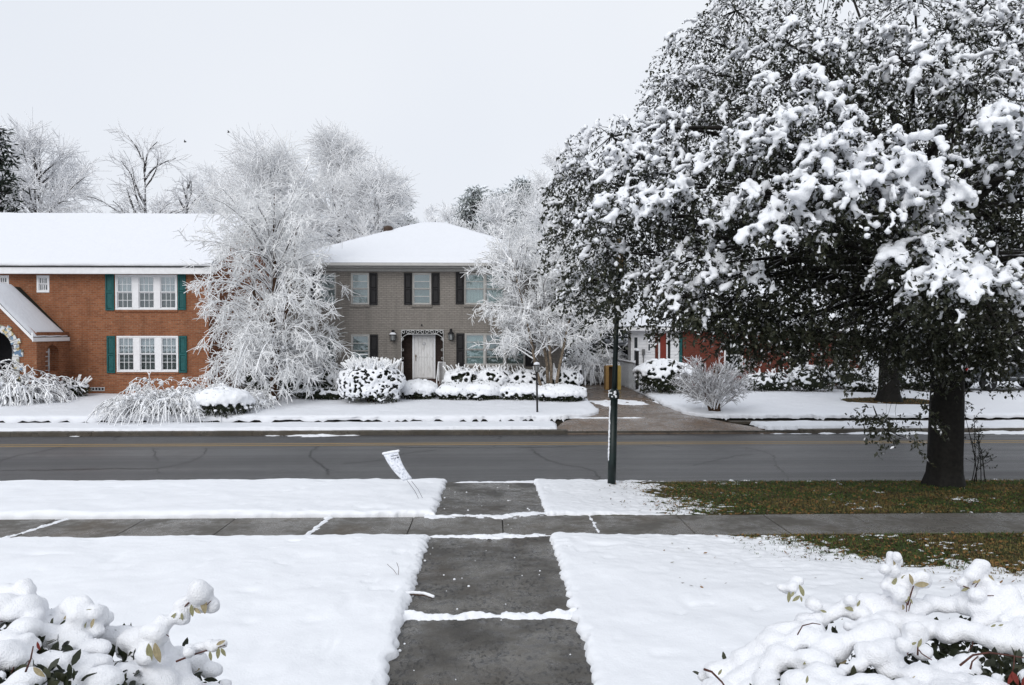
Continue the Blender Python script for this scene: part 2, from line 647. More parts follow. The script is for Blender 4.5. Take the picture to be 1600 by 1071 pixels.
for ci, c in enumerate(CRACKS):
    m = MB()
    pts = []
    for a, b in zip(c[:-1], c[1:]):
        pa, pb = road_pt(*a), road_pt(*b)
        n = max(2, int((pb - pa).length / 0.12))
        for k in range(n):
            p = pa.lerp(pb, k / n)
            pts.append(p + Vector((random.uniform(-.035, .035), random.uniform(-.05, .05), 0)))
    pts.append(road_pt(*c[-1]))
    w0 = 0.024 if ci < 11 else 0.04
    for k in range(len(pts) - 1):
        p, q = pts[k], pts[k + 1]
        w = w0 * random.uniform(0.5, 1.4)
        d = (q - p).normalized(); n_ = Vector((-d.y, d.x, 0)) * w
        m.quad(*[(v.x, v.y, road_z(v.y) + 0.0035) for v in (p - n_, q - n_, q + n_, p + n_)])
    m.build('crack', M_TAR, road)

# --- kerbs
for nm, ya, yb in (('near_kerb', 16.2, 16.36), ('far_kerb', 24.84, 25.0)):
    k = tag(MB().box(-150, 150, ya + 0.03, yb - 0.03, -0.5, -0.22).build(nm, M_KERB), kind='structure')
    for i in range(-16, 17):
        if nm == 'far_kerb' and 2.5 < (i + 0.5) * 2.5 < 9.0:
            continue
        x0, x1 = i * 2.5 + 0.004, (i + 1) * 2.5 - 0.004
        z1 = -0.17 + random.uniform(-.004, .004)
        m = MB()
        sec = [(ya, -0.45), (ya, z1 - 0.03), (ya + 0.03, z1), (yb, z1), (yb, -0.45)] if nm == 'far_kerb' else [(ya, -0.45), (ya, z1), (yb - 0.03, z1), (yb, z1 - 0.03), (yb, -0.45)]
        n = len(sec)
        m.v = [(x0, s[0], s[1]) for s in sec] + [(x1, s[0], s[1]) for s in sec]
        m.f = [tuple(range(n))[::-1], tuple(range(n, 2 * n))] + [(a, (a + 1) % n, n + (a + 1) % n, n + a) for a in range(n)]
        m.m = [0] * len(m.f)
        m.build('kerb_stone', M_KERB, k)


# --- concrete slabs
def slab(parent, poly, zf, mat, name='slab', th=0.09):
    """a slab from an outline, its top edges eased; zf gives the top level"""
    pts = [Vector((p[0], p[1])) for p in poly]
    c = sum(pts, Vector((0, 0))) / len(pts)
    dz = random.uniform(-.003, .003)
    ins = [p + (c - p).normalized() * 0.012 for p in pts]
    n = len(pts)
    m = MB()
    m.v = [(p.x, p.y, zf(p.x, p.y) + dz) for p in ins] + [(p.x, p.y, zf(p.x, p.y) + dz - 0.008) for p in pts] + [(p.x, p.y, zf(p.x, p.y) - th) for p in pts]
    m.f = [tuple(range(n))]
    for k in (0, 1):
        for i in range(n):
            j = (i + 1) % n
            m.f.append((k * n + j, k * n + i, (k + 1) * n + i, (k + 1) * n + j))
    m.m = [0] * len(m.f)
    return m.build(name, mat, parent)


flat0 = lambda x, y: 0.0
pway = lambda x, y: -0.16 * (y - 12.6) / 3.6
g = 0.006
front_walk = tag(MB().box(-0.85, 0.85, 3.2, 11.3, -0.15, -0.07).build('front_walk', M_SOIL), kind='structure')
WY = [1.9, 3.45, 5.02, 6.60, 8.17, 9.74, 11.36]
for a, b in zip(WY[:-1], WY[1:]):
    slab(front_walk, [(-0.93, a + g), (0.93, a + g), (0.93, b - g), (-0.93, b - g)], flat0, M_WALK)
sidewalk = tag(MB().box(-24, 24, 11.45, 12.5, -0.15, -0.07).build('sidewalk', M_SOIL), kind='structure')
for k in range(-12, 14):
    x0 = -1.22 + 1.42 * k
    slab(sidewalk, [(x0 + g, 11.37), (x0 + 1.42 - g, 11.37), (x0 + 1.42 - g, 12.58), (x0 + g, 12.58)], flat0, M_SIDEWALK)
verge_walk = tag(MB().box(-0.8, 0.8, 12.7, 16.1, -0.40, -0.27).build('verge_walk', M_SOIL), kind='structure')
for a, b in ((12.6, 14.32), (14.32, 16.19)):
    slab(verge_walk, [(-0.93, a + g), (0.93, a + g), (0.93, b - g), (-0.93, b - g)], pway, M_WALK)

XL_Y = [24.85, 25.6, 26.4, 27.2, 28.5, 33, 46]; XL = [2.1, 2.2, 2.5, 3.2, 3.9, 4.0, 4.0]; XLS = [2.3, 2.75, 3.3, 3.8, 4.02, 4.0, 4.0]
XR_Y = [24.85, 25.4, 26.2, 27.5, 30, 33, 46]; XR = [9.6, 9.0, 8.0, 7.1, 6.7, 6.6, 6.9]; XRS = [9.2, 8.3, 7.5, 6.95, 6.65, 6.6, 6.9]
xl = lambda y: float(np.interp(y, XL_Y, XL))
xr = lambda y: float(np.interp(y, XR_Y, XR))
dz_ = lambda x, y: float(np.interp(y, [24.85, 25.3, 26.8, 33, 46], [-0.285, -0.22, -0.03, 0.21, 0.23]))
driveway = tag(MB().box(4.2, 6.4, 27, 44, -0.30, -0.22).build('driveway', M_SOIL), kind='structure')
DY = [24.86, 26.9, 29.3, 31.7, 34.1, 37.0, 41.0, 46.0]
for a, b in zip(DY[:-1], DY[1:]):
    yy = np.linspace(a + g, b - g, 6)
    slab(driveway, [(xl(y), y) for y in yy][::-1] + [(xr(y), y) for y in yy], dz_, M_DRIVE)

far_sidewalk = tag(MB().box(8.6, 60, 26.45, 27.5, -0.3, -0.2).build('far_sidewalk', M_SOIL), kind='structure')
for k in range(0, 14):
    x0 = 8.2 + 1.5 * k
    slab(far_sidewalk, [(x0 + g, 26.35), (x0 + 1.5 - g, 26.35), (x0 + 1.5 - g, 27.6), (x0 + g, 27.6)], lambda x, y: -0.10, M_KERB)


# --- snow sheets
def graded(n, lo, hi, both=True, q=2.2):
    """0..1 samples crowded towards the chosen ends"""
    u = np.linspace(0, 1, n)
    if lo and hi:
        return np.where(u < 0.5, 0.5 * (2 * u) ** q, 1 - 0.5 * (2 * (1 - u)) ** q)
    if hi:
        return 1 - (1 - u) ** q
    if lo:
        return u ** q
    return u


def melt(x, y, cx=9.6, cy=14.0, rx=5.7, ry=4.4, p=2.4):
    return ((np.abs(x - cx) / rx) ** p + (np.abs(y - cy) / ry) ** p) ** (1 / p) - 1


def snow_patch(name, x0f, x1f, y0, y1, nu, nv, depth, rag, amp=0.035, w=0.11, meltf=None, seed=1, bumps=0.015, mat=None, label=None, q=2.2, speck=0.016, base=zs):
    """a lying sheet of snow; rag = edges (left, right, near, far) that end ragged and rounded"""
    l, r, n, f = rag
    u = graded(nu, l, r, q=q); v = graded(nv, n, f, q=q)
    V, U = np.meshgrid(v, u, indexing='ij')
    Y = y0 + (y1 - y0) * V
    X0 = np.interp(Y, *x0f) if isinstance(x0f, tuple) else np.full_like(Y, x0f)
    X1 = np.interp(Y, *x1f) if isinstance(x1f, tuple) else np.full_like(Y, x1f)
    X = X0 + (X1 - X0) * U
    big = np.full_like(X, 9.0)
    dl, dr, dn, df = (X - X0 if l else big), (X1 - X if r else big), (Y - y0 if n else big), (y1 - Y if f else big)
    d = np.minimum(np.minimum(dl, dr), np.minimum(dn, df))
    fall = np.exp(-d / 0.12)
    jx = fbm(X * 5, Y * 9, 0, seed, 4) * amp
    jy = fbm(X * 9, Y * 5, 5, seed + 3, 4) * amp
    jx = jx + fbm(X * 22, Y * 30, 0, seed + 71, 2) * amp * 0.45
    jy = jy + fbm(X * 30, Y * 22, 0, seed + 72, 2) * amp * 0.45
    X2 = X + jx * (np.exp(-dl / 0.15) + np.exp(-dr / 0.15))
    Y2 = Y + jy * (np.exp(-dn / 0.15) + np.exp(-df / 0.15))
    t = np.clip(d / w, 0, 1)
    prof = np.sqrt(np.clip(1 - (1 - t) ** 2, 0, 1))
    D = depth * (1 + 0.18 * fbm(X * 1.2, Y * 1.2, 0, seed + 9, 3)) * prof
    D = D + bumps * fbm(X * 2.1, Y * 2.1, 3, seed + 5, 4) * np.clip(t, 0, 1) + 0.16 * bumps * fbm(X * 11, Y * 11, 3, seed + 6, 2) * t
    D = D + 0.35 * bumps * fbm(X * 0.5, Y * 1.2, 3, seed + 55, 3) * t
    dim = vnoise(X * 3.3, Y * 3.3, 0, seed + 31)              # scattered dents
    D = D - 0.026 * np.clip(dim - 0.62, 0, 1) / 0.38 * t
    if meltf is not None:
        s = meltf(X, Y)
        k = np.clip(s / 0.60, -0.3, 1)
        D = np.where(k < 1, (D + 0.0) * np.clip(k, 0, 1) + speck * (fbm(X * 9, Y * 15, 1, seed + 8, 3) + 0.8 * fbm(X * 1.5, Y * 1.5, 1, seed + 18, 2)) * np.clip(1 - k, 0, 1.15) * 1.7 - 0.034 * np.clip(1 - k * 1.1, 0, 2) ** 1.2, D)
    pit = vnoise(X * 7.5, Y * 7.5, 0, seed + 41)              # drips and prints
    D = D - 0.030 * np.clip(pit - 0.74, 0, 1) / 0.26 * t * (vnoise(X * 0.8, Y * 0.8, 0, seed + 42) > -0.1)
    D = np.where(d < 1e-6, -0.05, D)
    Z = base(X2, Y2) + D
    idx = np.arange(nu * nv).reshape(nv, nu)
    F = np.stack([idx[:-1, :-1], idx[:-1, 1:], idx[1:, 1:], idx[1:, :-1]], -1).reshape(-1, 4)
    if meltf is not None:
        low = (D < -0.02).ravel()
        F = F[~low[F].all(1)]
    o = obj(name, np.stack([X2, Y2, Z], -1).reshape(-1, 3), F, mat or M_SNOW, smooth=True)
    return tag(o, kind='structure') if label is None else tag(o, label, 'snow', kind='stuff')


snow_patch('snow_lawn_left', -14.0, -0.88, 2.2, 11.28, 210, 190, 0.085, (0, 1, 0, 1), seed=11, q=1.9, amp=0.04)
snow_patch('snow_lawn_right', 0.88, 15.0, 2.2, 11.28, 270, 210, 0.085, (1, 0, 0, 1), seed=23, q=1.6, meltf=melt, amp=0.04)
snow_patch('snow_verge_left', -26.0, -0.90, 12.66, 16.34, 300, 84, 0.09, (0, 1, 1, 1), seed=37, q=1.7)
snow_patch('snow_verge_right', 0.92, 20.0, 12.66, 16.34, 350, 130, 0.07, (1, 0, 1, 1), seed=41, q=1.4, meltf=melt)
snow_patch('snow_strip_far_left', -48.0, 2.2, 24.98, 26.55, 640, 20, 0.075, (0, 1, 1, 1), seed=51, mat=M_SNOWFAR, q=1.2, amp=0.045, w=0.14)
snow_patch('snow_strip_far_right', 8.9, 60.0, 24.98, 26.40, 420, 18, 0.07, (1, 0, 1, 1), seed=55, mat=M_SNOWFAR, q=1.2, amp=0.08, w=0.14)
yy = np.linspace(26.68, 35, 30)
snow_patch('snow_lawn_far_left', -48.0, (yy, np.array([float(np.interp(y, XL_Y, XLS)) - 0.06 - 0.9 * max(0, 1 - (y - 26.68) / 1.2) ** 2 for y in yy])), 26.68, 35, 260, 60, 0.10, (0, 1, 1, 0), seed=61, mat=M_SNOWFAR, q=1.6, amp=0.06, w=0.2)
melt2 = lambda x, y: melt(x, y, 16.2, 31.0, 1.75, 1.25, 2.0) * 1.1
snow_patch('snow_lawn_far_right', (yy, np.array([float(np.interp(y, XR_Y, XRS)) + 0.10 + 0.5 * max(0, 1 - (y - 26.68) / 1.0) ** 2 for y in yy])), 60.0, 26.72, 40, 300, 90, 0.10, (1, 0, 1, 0), seed=67, mat=M_SNOWFAR, q=1.7, amp=0.06, w=0.2, meltf=melt2, speck=0.02)


def snow_bits(name, x0, x1, y0, y1, res, zf, depthf, label=None, mat=None):
    """loose patches of snow lying where depthf is above zero"""
    X, Y = np.meshgrid(np.arange(x0, x1, res), np.arange(y0, y1, res))
    D = depthf(X, Y)
    Z = zf(X, Y) + np.where(D > 0, D, -0.006)
    idx = np.arange(X.size).reshape(X.shape)
    Fq = np.stack([idx[:-1, :-1], idx[:-1, 1:], idx[1:, 1:], idx[1:, :-1]], -1).reshape(-1, 4)
    keep = (D > 0).ravel()[Fq].any(1)
    Fq = Fq[keep]
    used, inv = np.unique(Fq, return_inverse=True)
    V = np.stack([X, Y, Z], -1).reshape(-1, 3)[used]
    o = obj(name, V, inv.reshape(-1, 4), mat or M_SNOW, smooth=True)
    return tag(o, label, 'snow', kind='stuff')


z0 = lambda x, y: 0 * x + 0.001
snow_bits('snow_ridge', -0.93, 0.93, 7.95, 8.4, 0.012, z0,
          lambda x, y: 0.034 - 0.50 * np.abs(y - (8.18 + 0.03 * vnoise(x * 2.1, 0 * x, 3))) - 0.030 * np.exp(-((x - 0.02) / 0.10) ** 2) - 0.010 * np.clip(vnoise(x * 1.9 + 0.4, y * 0, 7), -1, 1) + 0.020 * fbm(x * 11, y * 11, 0, 5) + 0.055 * np.clip((np.abs(x) - 0.6) / 0.35, 0, 1) ** 1.5,
          'ragged ridge of snow lying across the middle of the front walk')
snow_bits('snow_ridge', -1.0, 1.0, 11.18, 11.52, 0.014, z0,
          lambda x, y: 0.022 - 0.22 * np.abs(y - (11.37 - 0.05 * np.exp(-(x - 0.05) ** 2 / 0.12))) + 0.02 * np.exp(-(x - 0.05) ** 2 / 0.15) + 0.016 * fbm(x * 9, y * 12, 0, 15) - 0.012,
          'thin line of snow where front walk meets the near side of sidewalk')
snow_bits('snow_ridge', -1.05, 1.1, 12.35, 13.0, 0.016, lambda x, y: np.where(y > 12.6, pway(x, y), 0) + 0.001,
          lambda x, y: 0.024 - 0.16 * np.abs(y - (12.62 + 0.22 * np.clip(x - 0.1, 0, 1) - 0.12 * np.exp(-(x - 0.15) ** 2 / 0.05))) + 0.018 * fbm(x * 7, y * 9, 0, 25) - 0.006,
          'streaky line of snow where the far edge of sidewalk meets the verge walk')
for (xa, sl, ln, sd, what) in ((-6.87, 0.25, 1.2, 3, 'thin diagonal line of snow in the sidewalk joint at far left'), (-2.64, 0.1, 1.2, 8, 'short line of snow in a sidewalk joint left of the front walk'), (1.62, -0.02, 1.2, 9, 'specks of snow in the sidewalk joint right of the front walk')):
    snow_bits('snow_line', xa - 0.35, xa + 0.35, 11.4, 12.6, 0.014, z0,
              lambda x, y: 0.020 - 0.38 * np.abs(x - xa - sl * (y - 12.0)) + 0.012 * fbm(x * 9, y * 9, 0, sd) - (0.012 if sd == 9 else 0.002) - (0.02 * np.clip(11.9 - y, 0, 1) if sd == 8 else 0), what)
snow_bits('snow_ridge', -0.95, 0.95, 16.0, 16.4, 0.016, lambda x, y: 0 * x - 0.168,
          lambda x, y: 0.018 - 0.20 * np.abs(y - 16.22) + 0.016 * fbm(x * 5, y * 9, 0, 35) + 0.012 * np.clip(x + 0.2, -1, .5), 'thin snow left along the near kerb at the end of the verge walk')
# crumbs of snow on the walk
m = MB()
for k in range(70):
    x = random.uniform(-0.85, 0.85); y = random.uniform(4.5, 16)
    if 11.2 < y < 12.7 and random.random() < 0.5: continue
    r = random.choice([0.006, 0.008, 0.011, 0.016])
    zz = (pway(x, y) if y > 12.6 else 0)
    m.lathe((x, y, zz), [(r, 0), (r * 1.05, r * 0.5), (r * 0.6, r * 1.1), (r * 0.1, r * 1.25)], 6)
tag(m.build('snow_crumbs', M_SNOW, smooth=True), 'small crumbs of snow scattered over the wet front walk', 'snow', kind='stuff')

dzv = lambda x, y: np.interp(y, [24.85, 25.3, 26.8, 33, 46], [-0.285, -0.22, -0.03, 0.20, 0.22]) + 0.004
snow_bits('drive_snow', 4.0, 6.7, 29.4, 37.5, 0.035, dzv,
          lambda x, y: 0.03 * np.clip(1.15 - ((x - 5.4) / 1.25) ** 2 - ((y - 31.0) / 0.75) ** 2, -1, 1) + 0.05 * fbm(x * 2.2, y * 1.1, 0, 45, 4) - 0.018 - 0.05 * (np.abs(y - 30.9) > 1.2) * (fbm(x * .5, y * 3, 0, 49, 2) < 0.75),
          'broken patches of snow lying across the wet brown driveway')
snow_bits('drive_snow', 2.6, 5.9, 26.7, 27.05, 0.03, dzv,
          lambda x, y: 0.025 - 0.45 * np.abs(y - 26.9) + 0.012 * fbm(x * 4, y * 9, 0, 47) - 0.05 * np.clip((x - 5.0), 0, 1), 'thin line of snow in the first joint of the driveway')
rz = lambda x, y: np.vectorize(road_z)(y) + 0.002
snow_bits('gutter_snow', -26, 3.2, 24.36, 24.86, 0.04, rz,
          lambda x, y: 0.07 * (vnoise(x * 0.33, 0 * x, 9) + 0.35 * vnoise(x * 2.3, 0 * x, 19)) - 0.055 + 0.035 * (y - 24.6) / 0.25 + 0.018 * fbm(x * 4, y * 6, 0, 18), 'small lumps of snow in the gutter below the far kerb')
snow_bits('gutter_snow', 7.6, 22, 24.36, 24.86, 0.04, rz,
          lambda x, y: 0.05 * (vnoise(x * 0.4, 0 * x, 29) + 0.3 * vnoise(x * 2.3, 0 * x, 39)) - 0.022 + 0.05 * (y - 24.6) / 0.25 + 0.018 * fbm(x * 4, y * 6, 0, 28), 'snow washed along the gutter right of the driveway')


# --- bare grass under the oaks
def litter_mat():
    t = NT('leaf_litter_ground')
    co = t.coord()
    f1 = t.noise(co, 1.3, 4, 0.6); f2 = t.noise(co, 22, 3, 0.6)
    a = t.ramp(f2, (0.3, (0.022, 0.018, 0.008)), (0.5, (0.060, 0.044, 0.016)), (0.7, (0.11, 0.072, 0.028)))
    b = t.ramp(f2, (0.3, (0.016, 0.022, 0.008)), (0.7, (0.055, 0.066, 0.020)))
    t.col(t.mix(t.ramp(f1, (0.36, (0, 0, 0)), (0.56, (1, 1, 1))), a, b)).set(0.9, 0.2)
    t.bump(f2, 0.02)
    return t.m


M_LITTER = litter_mat()


def soil_sheet(name, x0, x1, y0, y1, nx, ny, dz=-0.012):
    X, Y = np.meshgrid(np.linspace(x0, x1, nx), np.linspace(y0, y1, ny))
    Z = zs(X, Y) + dz + 0.006 * fbm(X * 4, Y * 4, 0, 77)
    idx = np.arange(X.size).reshape(X.shape)
    Fq = np.stack([idx[:-1, :-1], idx[:-1, 1:], idx[1:, 1:], idx[1:, :-1]], -1).reshape(-1, 4)
    return tag(obj(name, np.stack([X, Y, Z], -1).reshape(-1, 3), Fq, M_LITTER, smooth=True), kind='structure')


soil_sheet('lawn_soil', 1.0, 24, 4.0, 11.36, 120, 60)
soil_sheet('verge_soil', 1.0, 26, 12.60, 16.2, 120, 40)
soil_sheet('far_lawn_soil', 7.4, 40, 27.7, 36, 80, 40, -0.02)

GB = {}
for nm, c in (('grass_green', (0.055, 0.090, 0.020)), ('grass_olive', (0.13, 0.110, 0.036)), ('dead_leaf', (0.20, 0.105, 0.036)), ('dead_leaf_dark', (0.060, 0.036, 0.018))):
    GB[nm] = plain(nm, c, 0.8, vary=0.35, scale=3)


def grass_field(name, n, x0, x1, y0, y1, label, meltf, smax=0.10, hgt=0.045, straw=False):
    x = RNG.uniform(x0, x1, n); y = RNG.uniform(y0, y1, n)
    s = meltf(x, y)
    green = vnoise(x * 0.9, y * 1.4, 0, 91) + 0.5 * vnoise(x * 3, y * 3, 0, 92)
    keep = s < smax + 0.25 * RNG.random(n) * (RNG.random(n) < 0.25)
    x, y, s, green = x[keep], y[keep], s[keep], green[keep]
    n = len(x)
    z = zs(x, y) - 0.012
    ang = RNG.uniform(0, 2 * np.pi, n)
    leaf = RNG.random(n) < (0.24 if not straw else 0.9)
    h = np.where(leaf, RNG.uniform(0.004, 0.03, n), hgt * RNG.uniform(0.5, 1.3, n))
    w = np.where(leaf, RNG.uniform(0.012, 0.03, n), RNG.uniform(0.003, 0.006, n))
    ln = np.where(leaf, RNG.uniform(0.03, 0.07, n), RNG.uniform(0.0, 0.04, n))
    dx, dy = np.cos(ang), np.sin(ang)
    b = np.stack([x, y, z], -1)
    side = np.stack([-dy * w, dx * w, 0 * w], -1)
    tip = b + np.stack([dx * ln, dy * ln, h], -1)
    mid = b + np.stack([dx * ln * .5, dy * ln * .5, h * 0.6 + 0.004], -1)
    V = np.stack([b, mid + side, tip, mid - side], 1).reshape(-1, 3)
    Fq = np.arange(4 * n).reshape(n, 4)
    mi = np.where(leaf, np.where(RNG.random(n) < 0.55, 2, 3), np.where(green > -0.15, 0, 1))
    o = obj(name, V, Fq, [GB[k] for k in ('grass_green', 'grass_olive', 'dead_leaf', 'dead_leaf_dark')], mi=mi)
    return tag(o, label, 'grass', kind='stuff')


grass_field('verge_grass', 38000, 2.8, 13.5, 12.62, 16.18, 'wet green and brown grass with fallen leaves under the near oak', melt)
grass_field('lawn_grass', 24000, 3.4, 11.5, 8.6, 11.34, 'thawed band of grass and brown leaves beside the sidewalk', melt, 0.16)
grass_field('straw_ring', 6000, 13.6, 19, 29.4, 32.6, 'ring of brown straw thawed around the far tree trunk', melt2, 0.02, straw=True)


def poking_leaves(name, n, x0, x1, y0, y1, label):
    """dead leaves and grass tips showing through where the snow thins out"""
    x = RNG.uniform(x0, x1, n); y = RNG.uniform(y0, y1, n)
    s = melt(x, y)
    keep = (s > 0.0) & (RNG.random(n) < np.exp(-s / 0.16) * np.clip(0.4 + vnoise(x * 2, y * 2, 0, 64), 0.05, 1))
    x, y, s = x[keep], y[keep], s[keep]
    n = len(x)
    z = zs(x, y) + 0.075 * np.clip(s / 0.60, 0, 1) + 0.012
    a = RNG.uniform(0, 2 * np.pi, n); ln = RNG.uniform(0.03, 0.075, n); w = ln * RNG.uniform(0.25, 0.5, n)
    d = np.stack([np.cos(a), np.sin(a), RNG.uniform(-0.5, 0.6, n)], -1) * ln[:, None]
    sd = np.stack([-np.sin(a), np.cos(a), RNG.uniform(-0.4, 0.4, n)], -1) * w[:, None]
    b = np.stack([x, y, z - 0.005], -1)
    V = np.stack([b, b + d * .5 + sd * .5, b + d, b + d * .5 - sd * .5], 1).reshape(-1, 3)
    o = obj(name, V, np.arange(4 * n).reshape(n, 4), [GB['dead_leaf'], GB['dead_leaf_dark'], GB['grass_olive']], mi=RNG.integers(0, 3, n))
    return tag(o, label, 'leaves', kind='stuff')


poking_leaves('leaf_litter', 9000, 2.2, 12, 7.6, 11.3, 'dead leaves poking through thin snow on the near lawn at right')
poking_leaves('leaf_litter', 5000, 2.0, 6, 12.7, 16.2, 'dead leaves and grass tips poking through thin snow right of the green pole')
# ================================================================== houses
def holed_wall(m, x0, x1, z0, z1, y, holes, depth=0.22, mi=0):
    """wall face at y looking towards -Y with rectangular openings and their reveals"""
    xs_ = sorted({x0, x1, *[h[0] for h in holes], *[h[1] for h in holes]})
    zs_ = sorted({z0, z1, *[h[2] for h in holes], *[h[3] for h in holes]})
    for a, b in zip(xs_[:-1], xs_[1:]):
        for c, d in zip(zs_[:-1], zs_[1:]):
            mx_, mz_ = (a + b) / 2, (c + d) / 2
            if any(h[0] < mx_ < h[1] and h[2] < mz_ < h[3] for h in holes):
                continue
            m.quad((a, y, c), (b, y, c), (b, y, d), (a, y, d), mi)
    for h in holes:
        a, b, c, d = h[:4]
        q = y + depth
        m.quad((a, y, c), (a, y, d), (a, q, d), (a, q, c), mi)
        m.quad((b, y, c), (b, q, c), (b, q, d), (b, y, d), mi)
        m.quad((a, y, d), (b, y, d), (b, q, d), (a, q, d), mi)
        m.quad((a, y, c), (a, q, c), (b, q, c), (b, y, c), mi)


_PANE = {}


def pane_mesh(w, h, mat):
    key = (round(w, 3), round(h, 3), mat.name)
    if key not in _PANE:
        mb = MB().box(-w / 2, w / 2, -0.003, 0.003, -h / 2, h / 2)
        me = bpy.data.meshes.new('pane')
        me.from_pydata(mb.v, [], mb.f); me.materials.append(mat); me.update()
        _PANE[key] = me
    return _PANE[key]


def window(house, x0, x1, z0, z1, y, frame_m, nlights, upper, lower, gl_up, gl_lo, back, fw=0.07, mull=0.14, sill=None, setback=0.06, mw=0.022):
    """double-hung window of nlights units in one opening; upper / lower = (columns, rows) of panes"""
    yf = y + setback
    fr = MB()
    fr.cbox(x0 + 0.002, x1 - 0.002, yf - 0.05, yf + 0.08, z1 - fw, z1 - 0.002)
    fr.cbox(x0 + 0.002, x1 - 0.002, yf - 0.06, yf + 0.08, z0 + 0.002, z0 + fw)
    fr.cbox(x0 + 0.002, x0 + fw, yf - 0.047, yf + 0.08, z0 + fw + 0.001, z1 - fw - 0.001)
    fr.cbox(x1 - fw, x1 - 0.002, yf - 0.047, yf + 0.08, z0 + fw + 0.001, z1 - fw - 0.001)
    uw = (x1 - x0 - 2 * fw - (nlights - 1) * mull) / nlights
    for k in range(1, nlights):
        xm = x0 + fw + k * uw + (k - 1) * mull
        fr.cbox(xm, xm + mull, yf - 0.047, yf + 0.08, z0 + fw + 0.001, z1 - fw - 0.001)
    win = fr.build('window', frame_m, house)
    zi0, zi1 = z0 + fw, z1 - fw
    zm = (zi0 + zi1) / 2
    st = 0.035
    for k in range(nlights):
        a = x0 + fw + k * (uw + mull); b = a + uw
        for (c, d, gy, (nc, nr), gm) in ((zm, zi1, yf - 0.012, upper, gl_up), (zi0, zm, yf + 0.024, lower, gl_lo)):
            s = MB()
            s.cbox(a, a + st, gy - 0.015, gy + 0.015, c + st, d - st)
            s.cbox(b - st, b, gy - 0.015, gy + 0.015, c + st, d - st)
            s.cbox(a, b, gy - 0.017, gy + 0.015, c, c + st)
            s.cbox(a, b, gy - 0.017, gy + 0.015, d - st, d)
            gx0, gx1, gz0, gz1 = a + st, b - st, c + st, d - st
            for i in range(1, nc):
                xx = gx0 + (gx1 - gx0) * i / nc
                s.box(xx - mw / 2, xx + mw / 2, gy - 0.012, gy + 0.012, gz0, gz1)
            for j in range(1, nr):
                zz = gz0 + (gz1 - gz0) * j / nr
                s.box(gx0, gx1, gy - 0.0105, gy + 0.0105, zz - mw / 2, zz + mw / 2)
            s.build('sash', frame_m, win)
            pw, ph = (gx1 - gx0) / nc, (gz1 - gz0) / nr
            for i in range(nc):
                for j in range(nr):
                    piece('pane', pane_mesh(pw, ph, gm), (gx0 + pw * (i + .5), gy, gz0 + ph * (j + .5)), win)
    bk = MB()
    bm = back[0] if isinstance(back, list) else back
    if bm is M_CURTAIN:                                     # pleated curtains, parted a little
        for k in range(nlights):
            a = x0 + fw + k * (uw + mull); b = a + uw
            n = 22
            pts = [(a - 0.03 + (b - a + 0.06) * i / n, yf + 0.13 + 0.018 * math.sin(i * 1.9) + random.uniform(-.004, .004)) for i in range(n + 1)]
            for p, q in zip(pts[:-1], pts[1:]):
                bk.quad((p[0], p[1], z0 + 0.02), (q[0], q[1], z0 + 0.02), (q[0], q[1], z1 - 0.02), (p[0], p[1], z1 - 0.02))
        bk.build('curtain', bm, win, smooth=True)
    else:
        n = 24
        for i in range(n):                                  # slatted blind
            za = z0 + 0.02 + (z1 - z0 - 0.04) * i / n; zb = za + (z1 - z0 - 0.04) / n
            bk.quad((x0 + 0.01, yf + 0.14, za), (x1 - 0.01, yf + 0.14, za), (x1 - 0.01, yf + 0.125, zb), (x0 + 0.01, yf + 0.125, zb))
        bk.build('blind', bm, win)
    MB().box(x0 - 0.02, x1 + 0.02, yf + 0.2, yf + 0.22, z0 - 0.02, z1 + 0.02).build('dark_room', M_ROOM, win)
    if sill:
        MB().cbox(x0 - 0.03, x1 + 0.03, y - 0.055, y + 0.02, z0 - 0.11, z0 - 0.004).build('sill', sill, win)
    return win


def shutter(house, x0, x1, z0, z1, y, mat):
    """panelled shutter: stiles, rails and raised panels"""
    m = MB()
    st = (x1 - x0) * 0.17
    zm = z0 + (z1 - z0) * 0.5
    m.cbox(x0, x0 + st, y - 0.05, y - 0.004, z0, z1, 0.006)
    m.cbox(x1 - st, x1, y - 0.05, y - 0.004, z0, z1, 0.006)
    for c in (z0, zm - 0.04, z1 - 0.08):
        m.cbox(x0 + st, x1 - st, y - 0.048, y - 0.004, c, c + 0.08, 0.006)
    s = m.build('shutter', mat, house)
    for c, d in ((z0 + 0.08, zm - 0.04), (zm + 0.04, z1 - 0.08)):
        MB().cbox(x0 + st, x1 - st, y - 0.032, y - 0.006, c, d, 0.02).build('panel', mat, s)
    return s


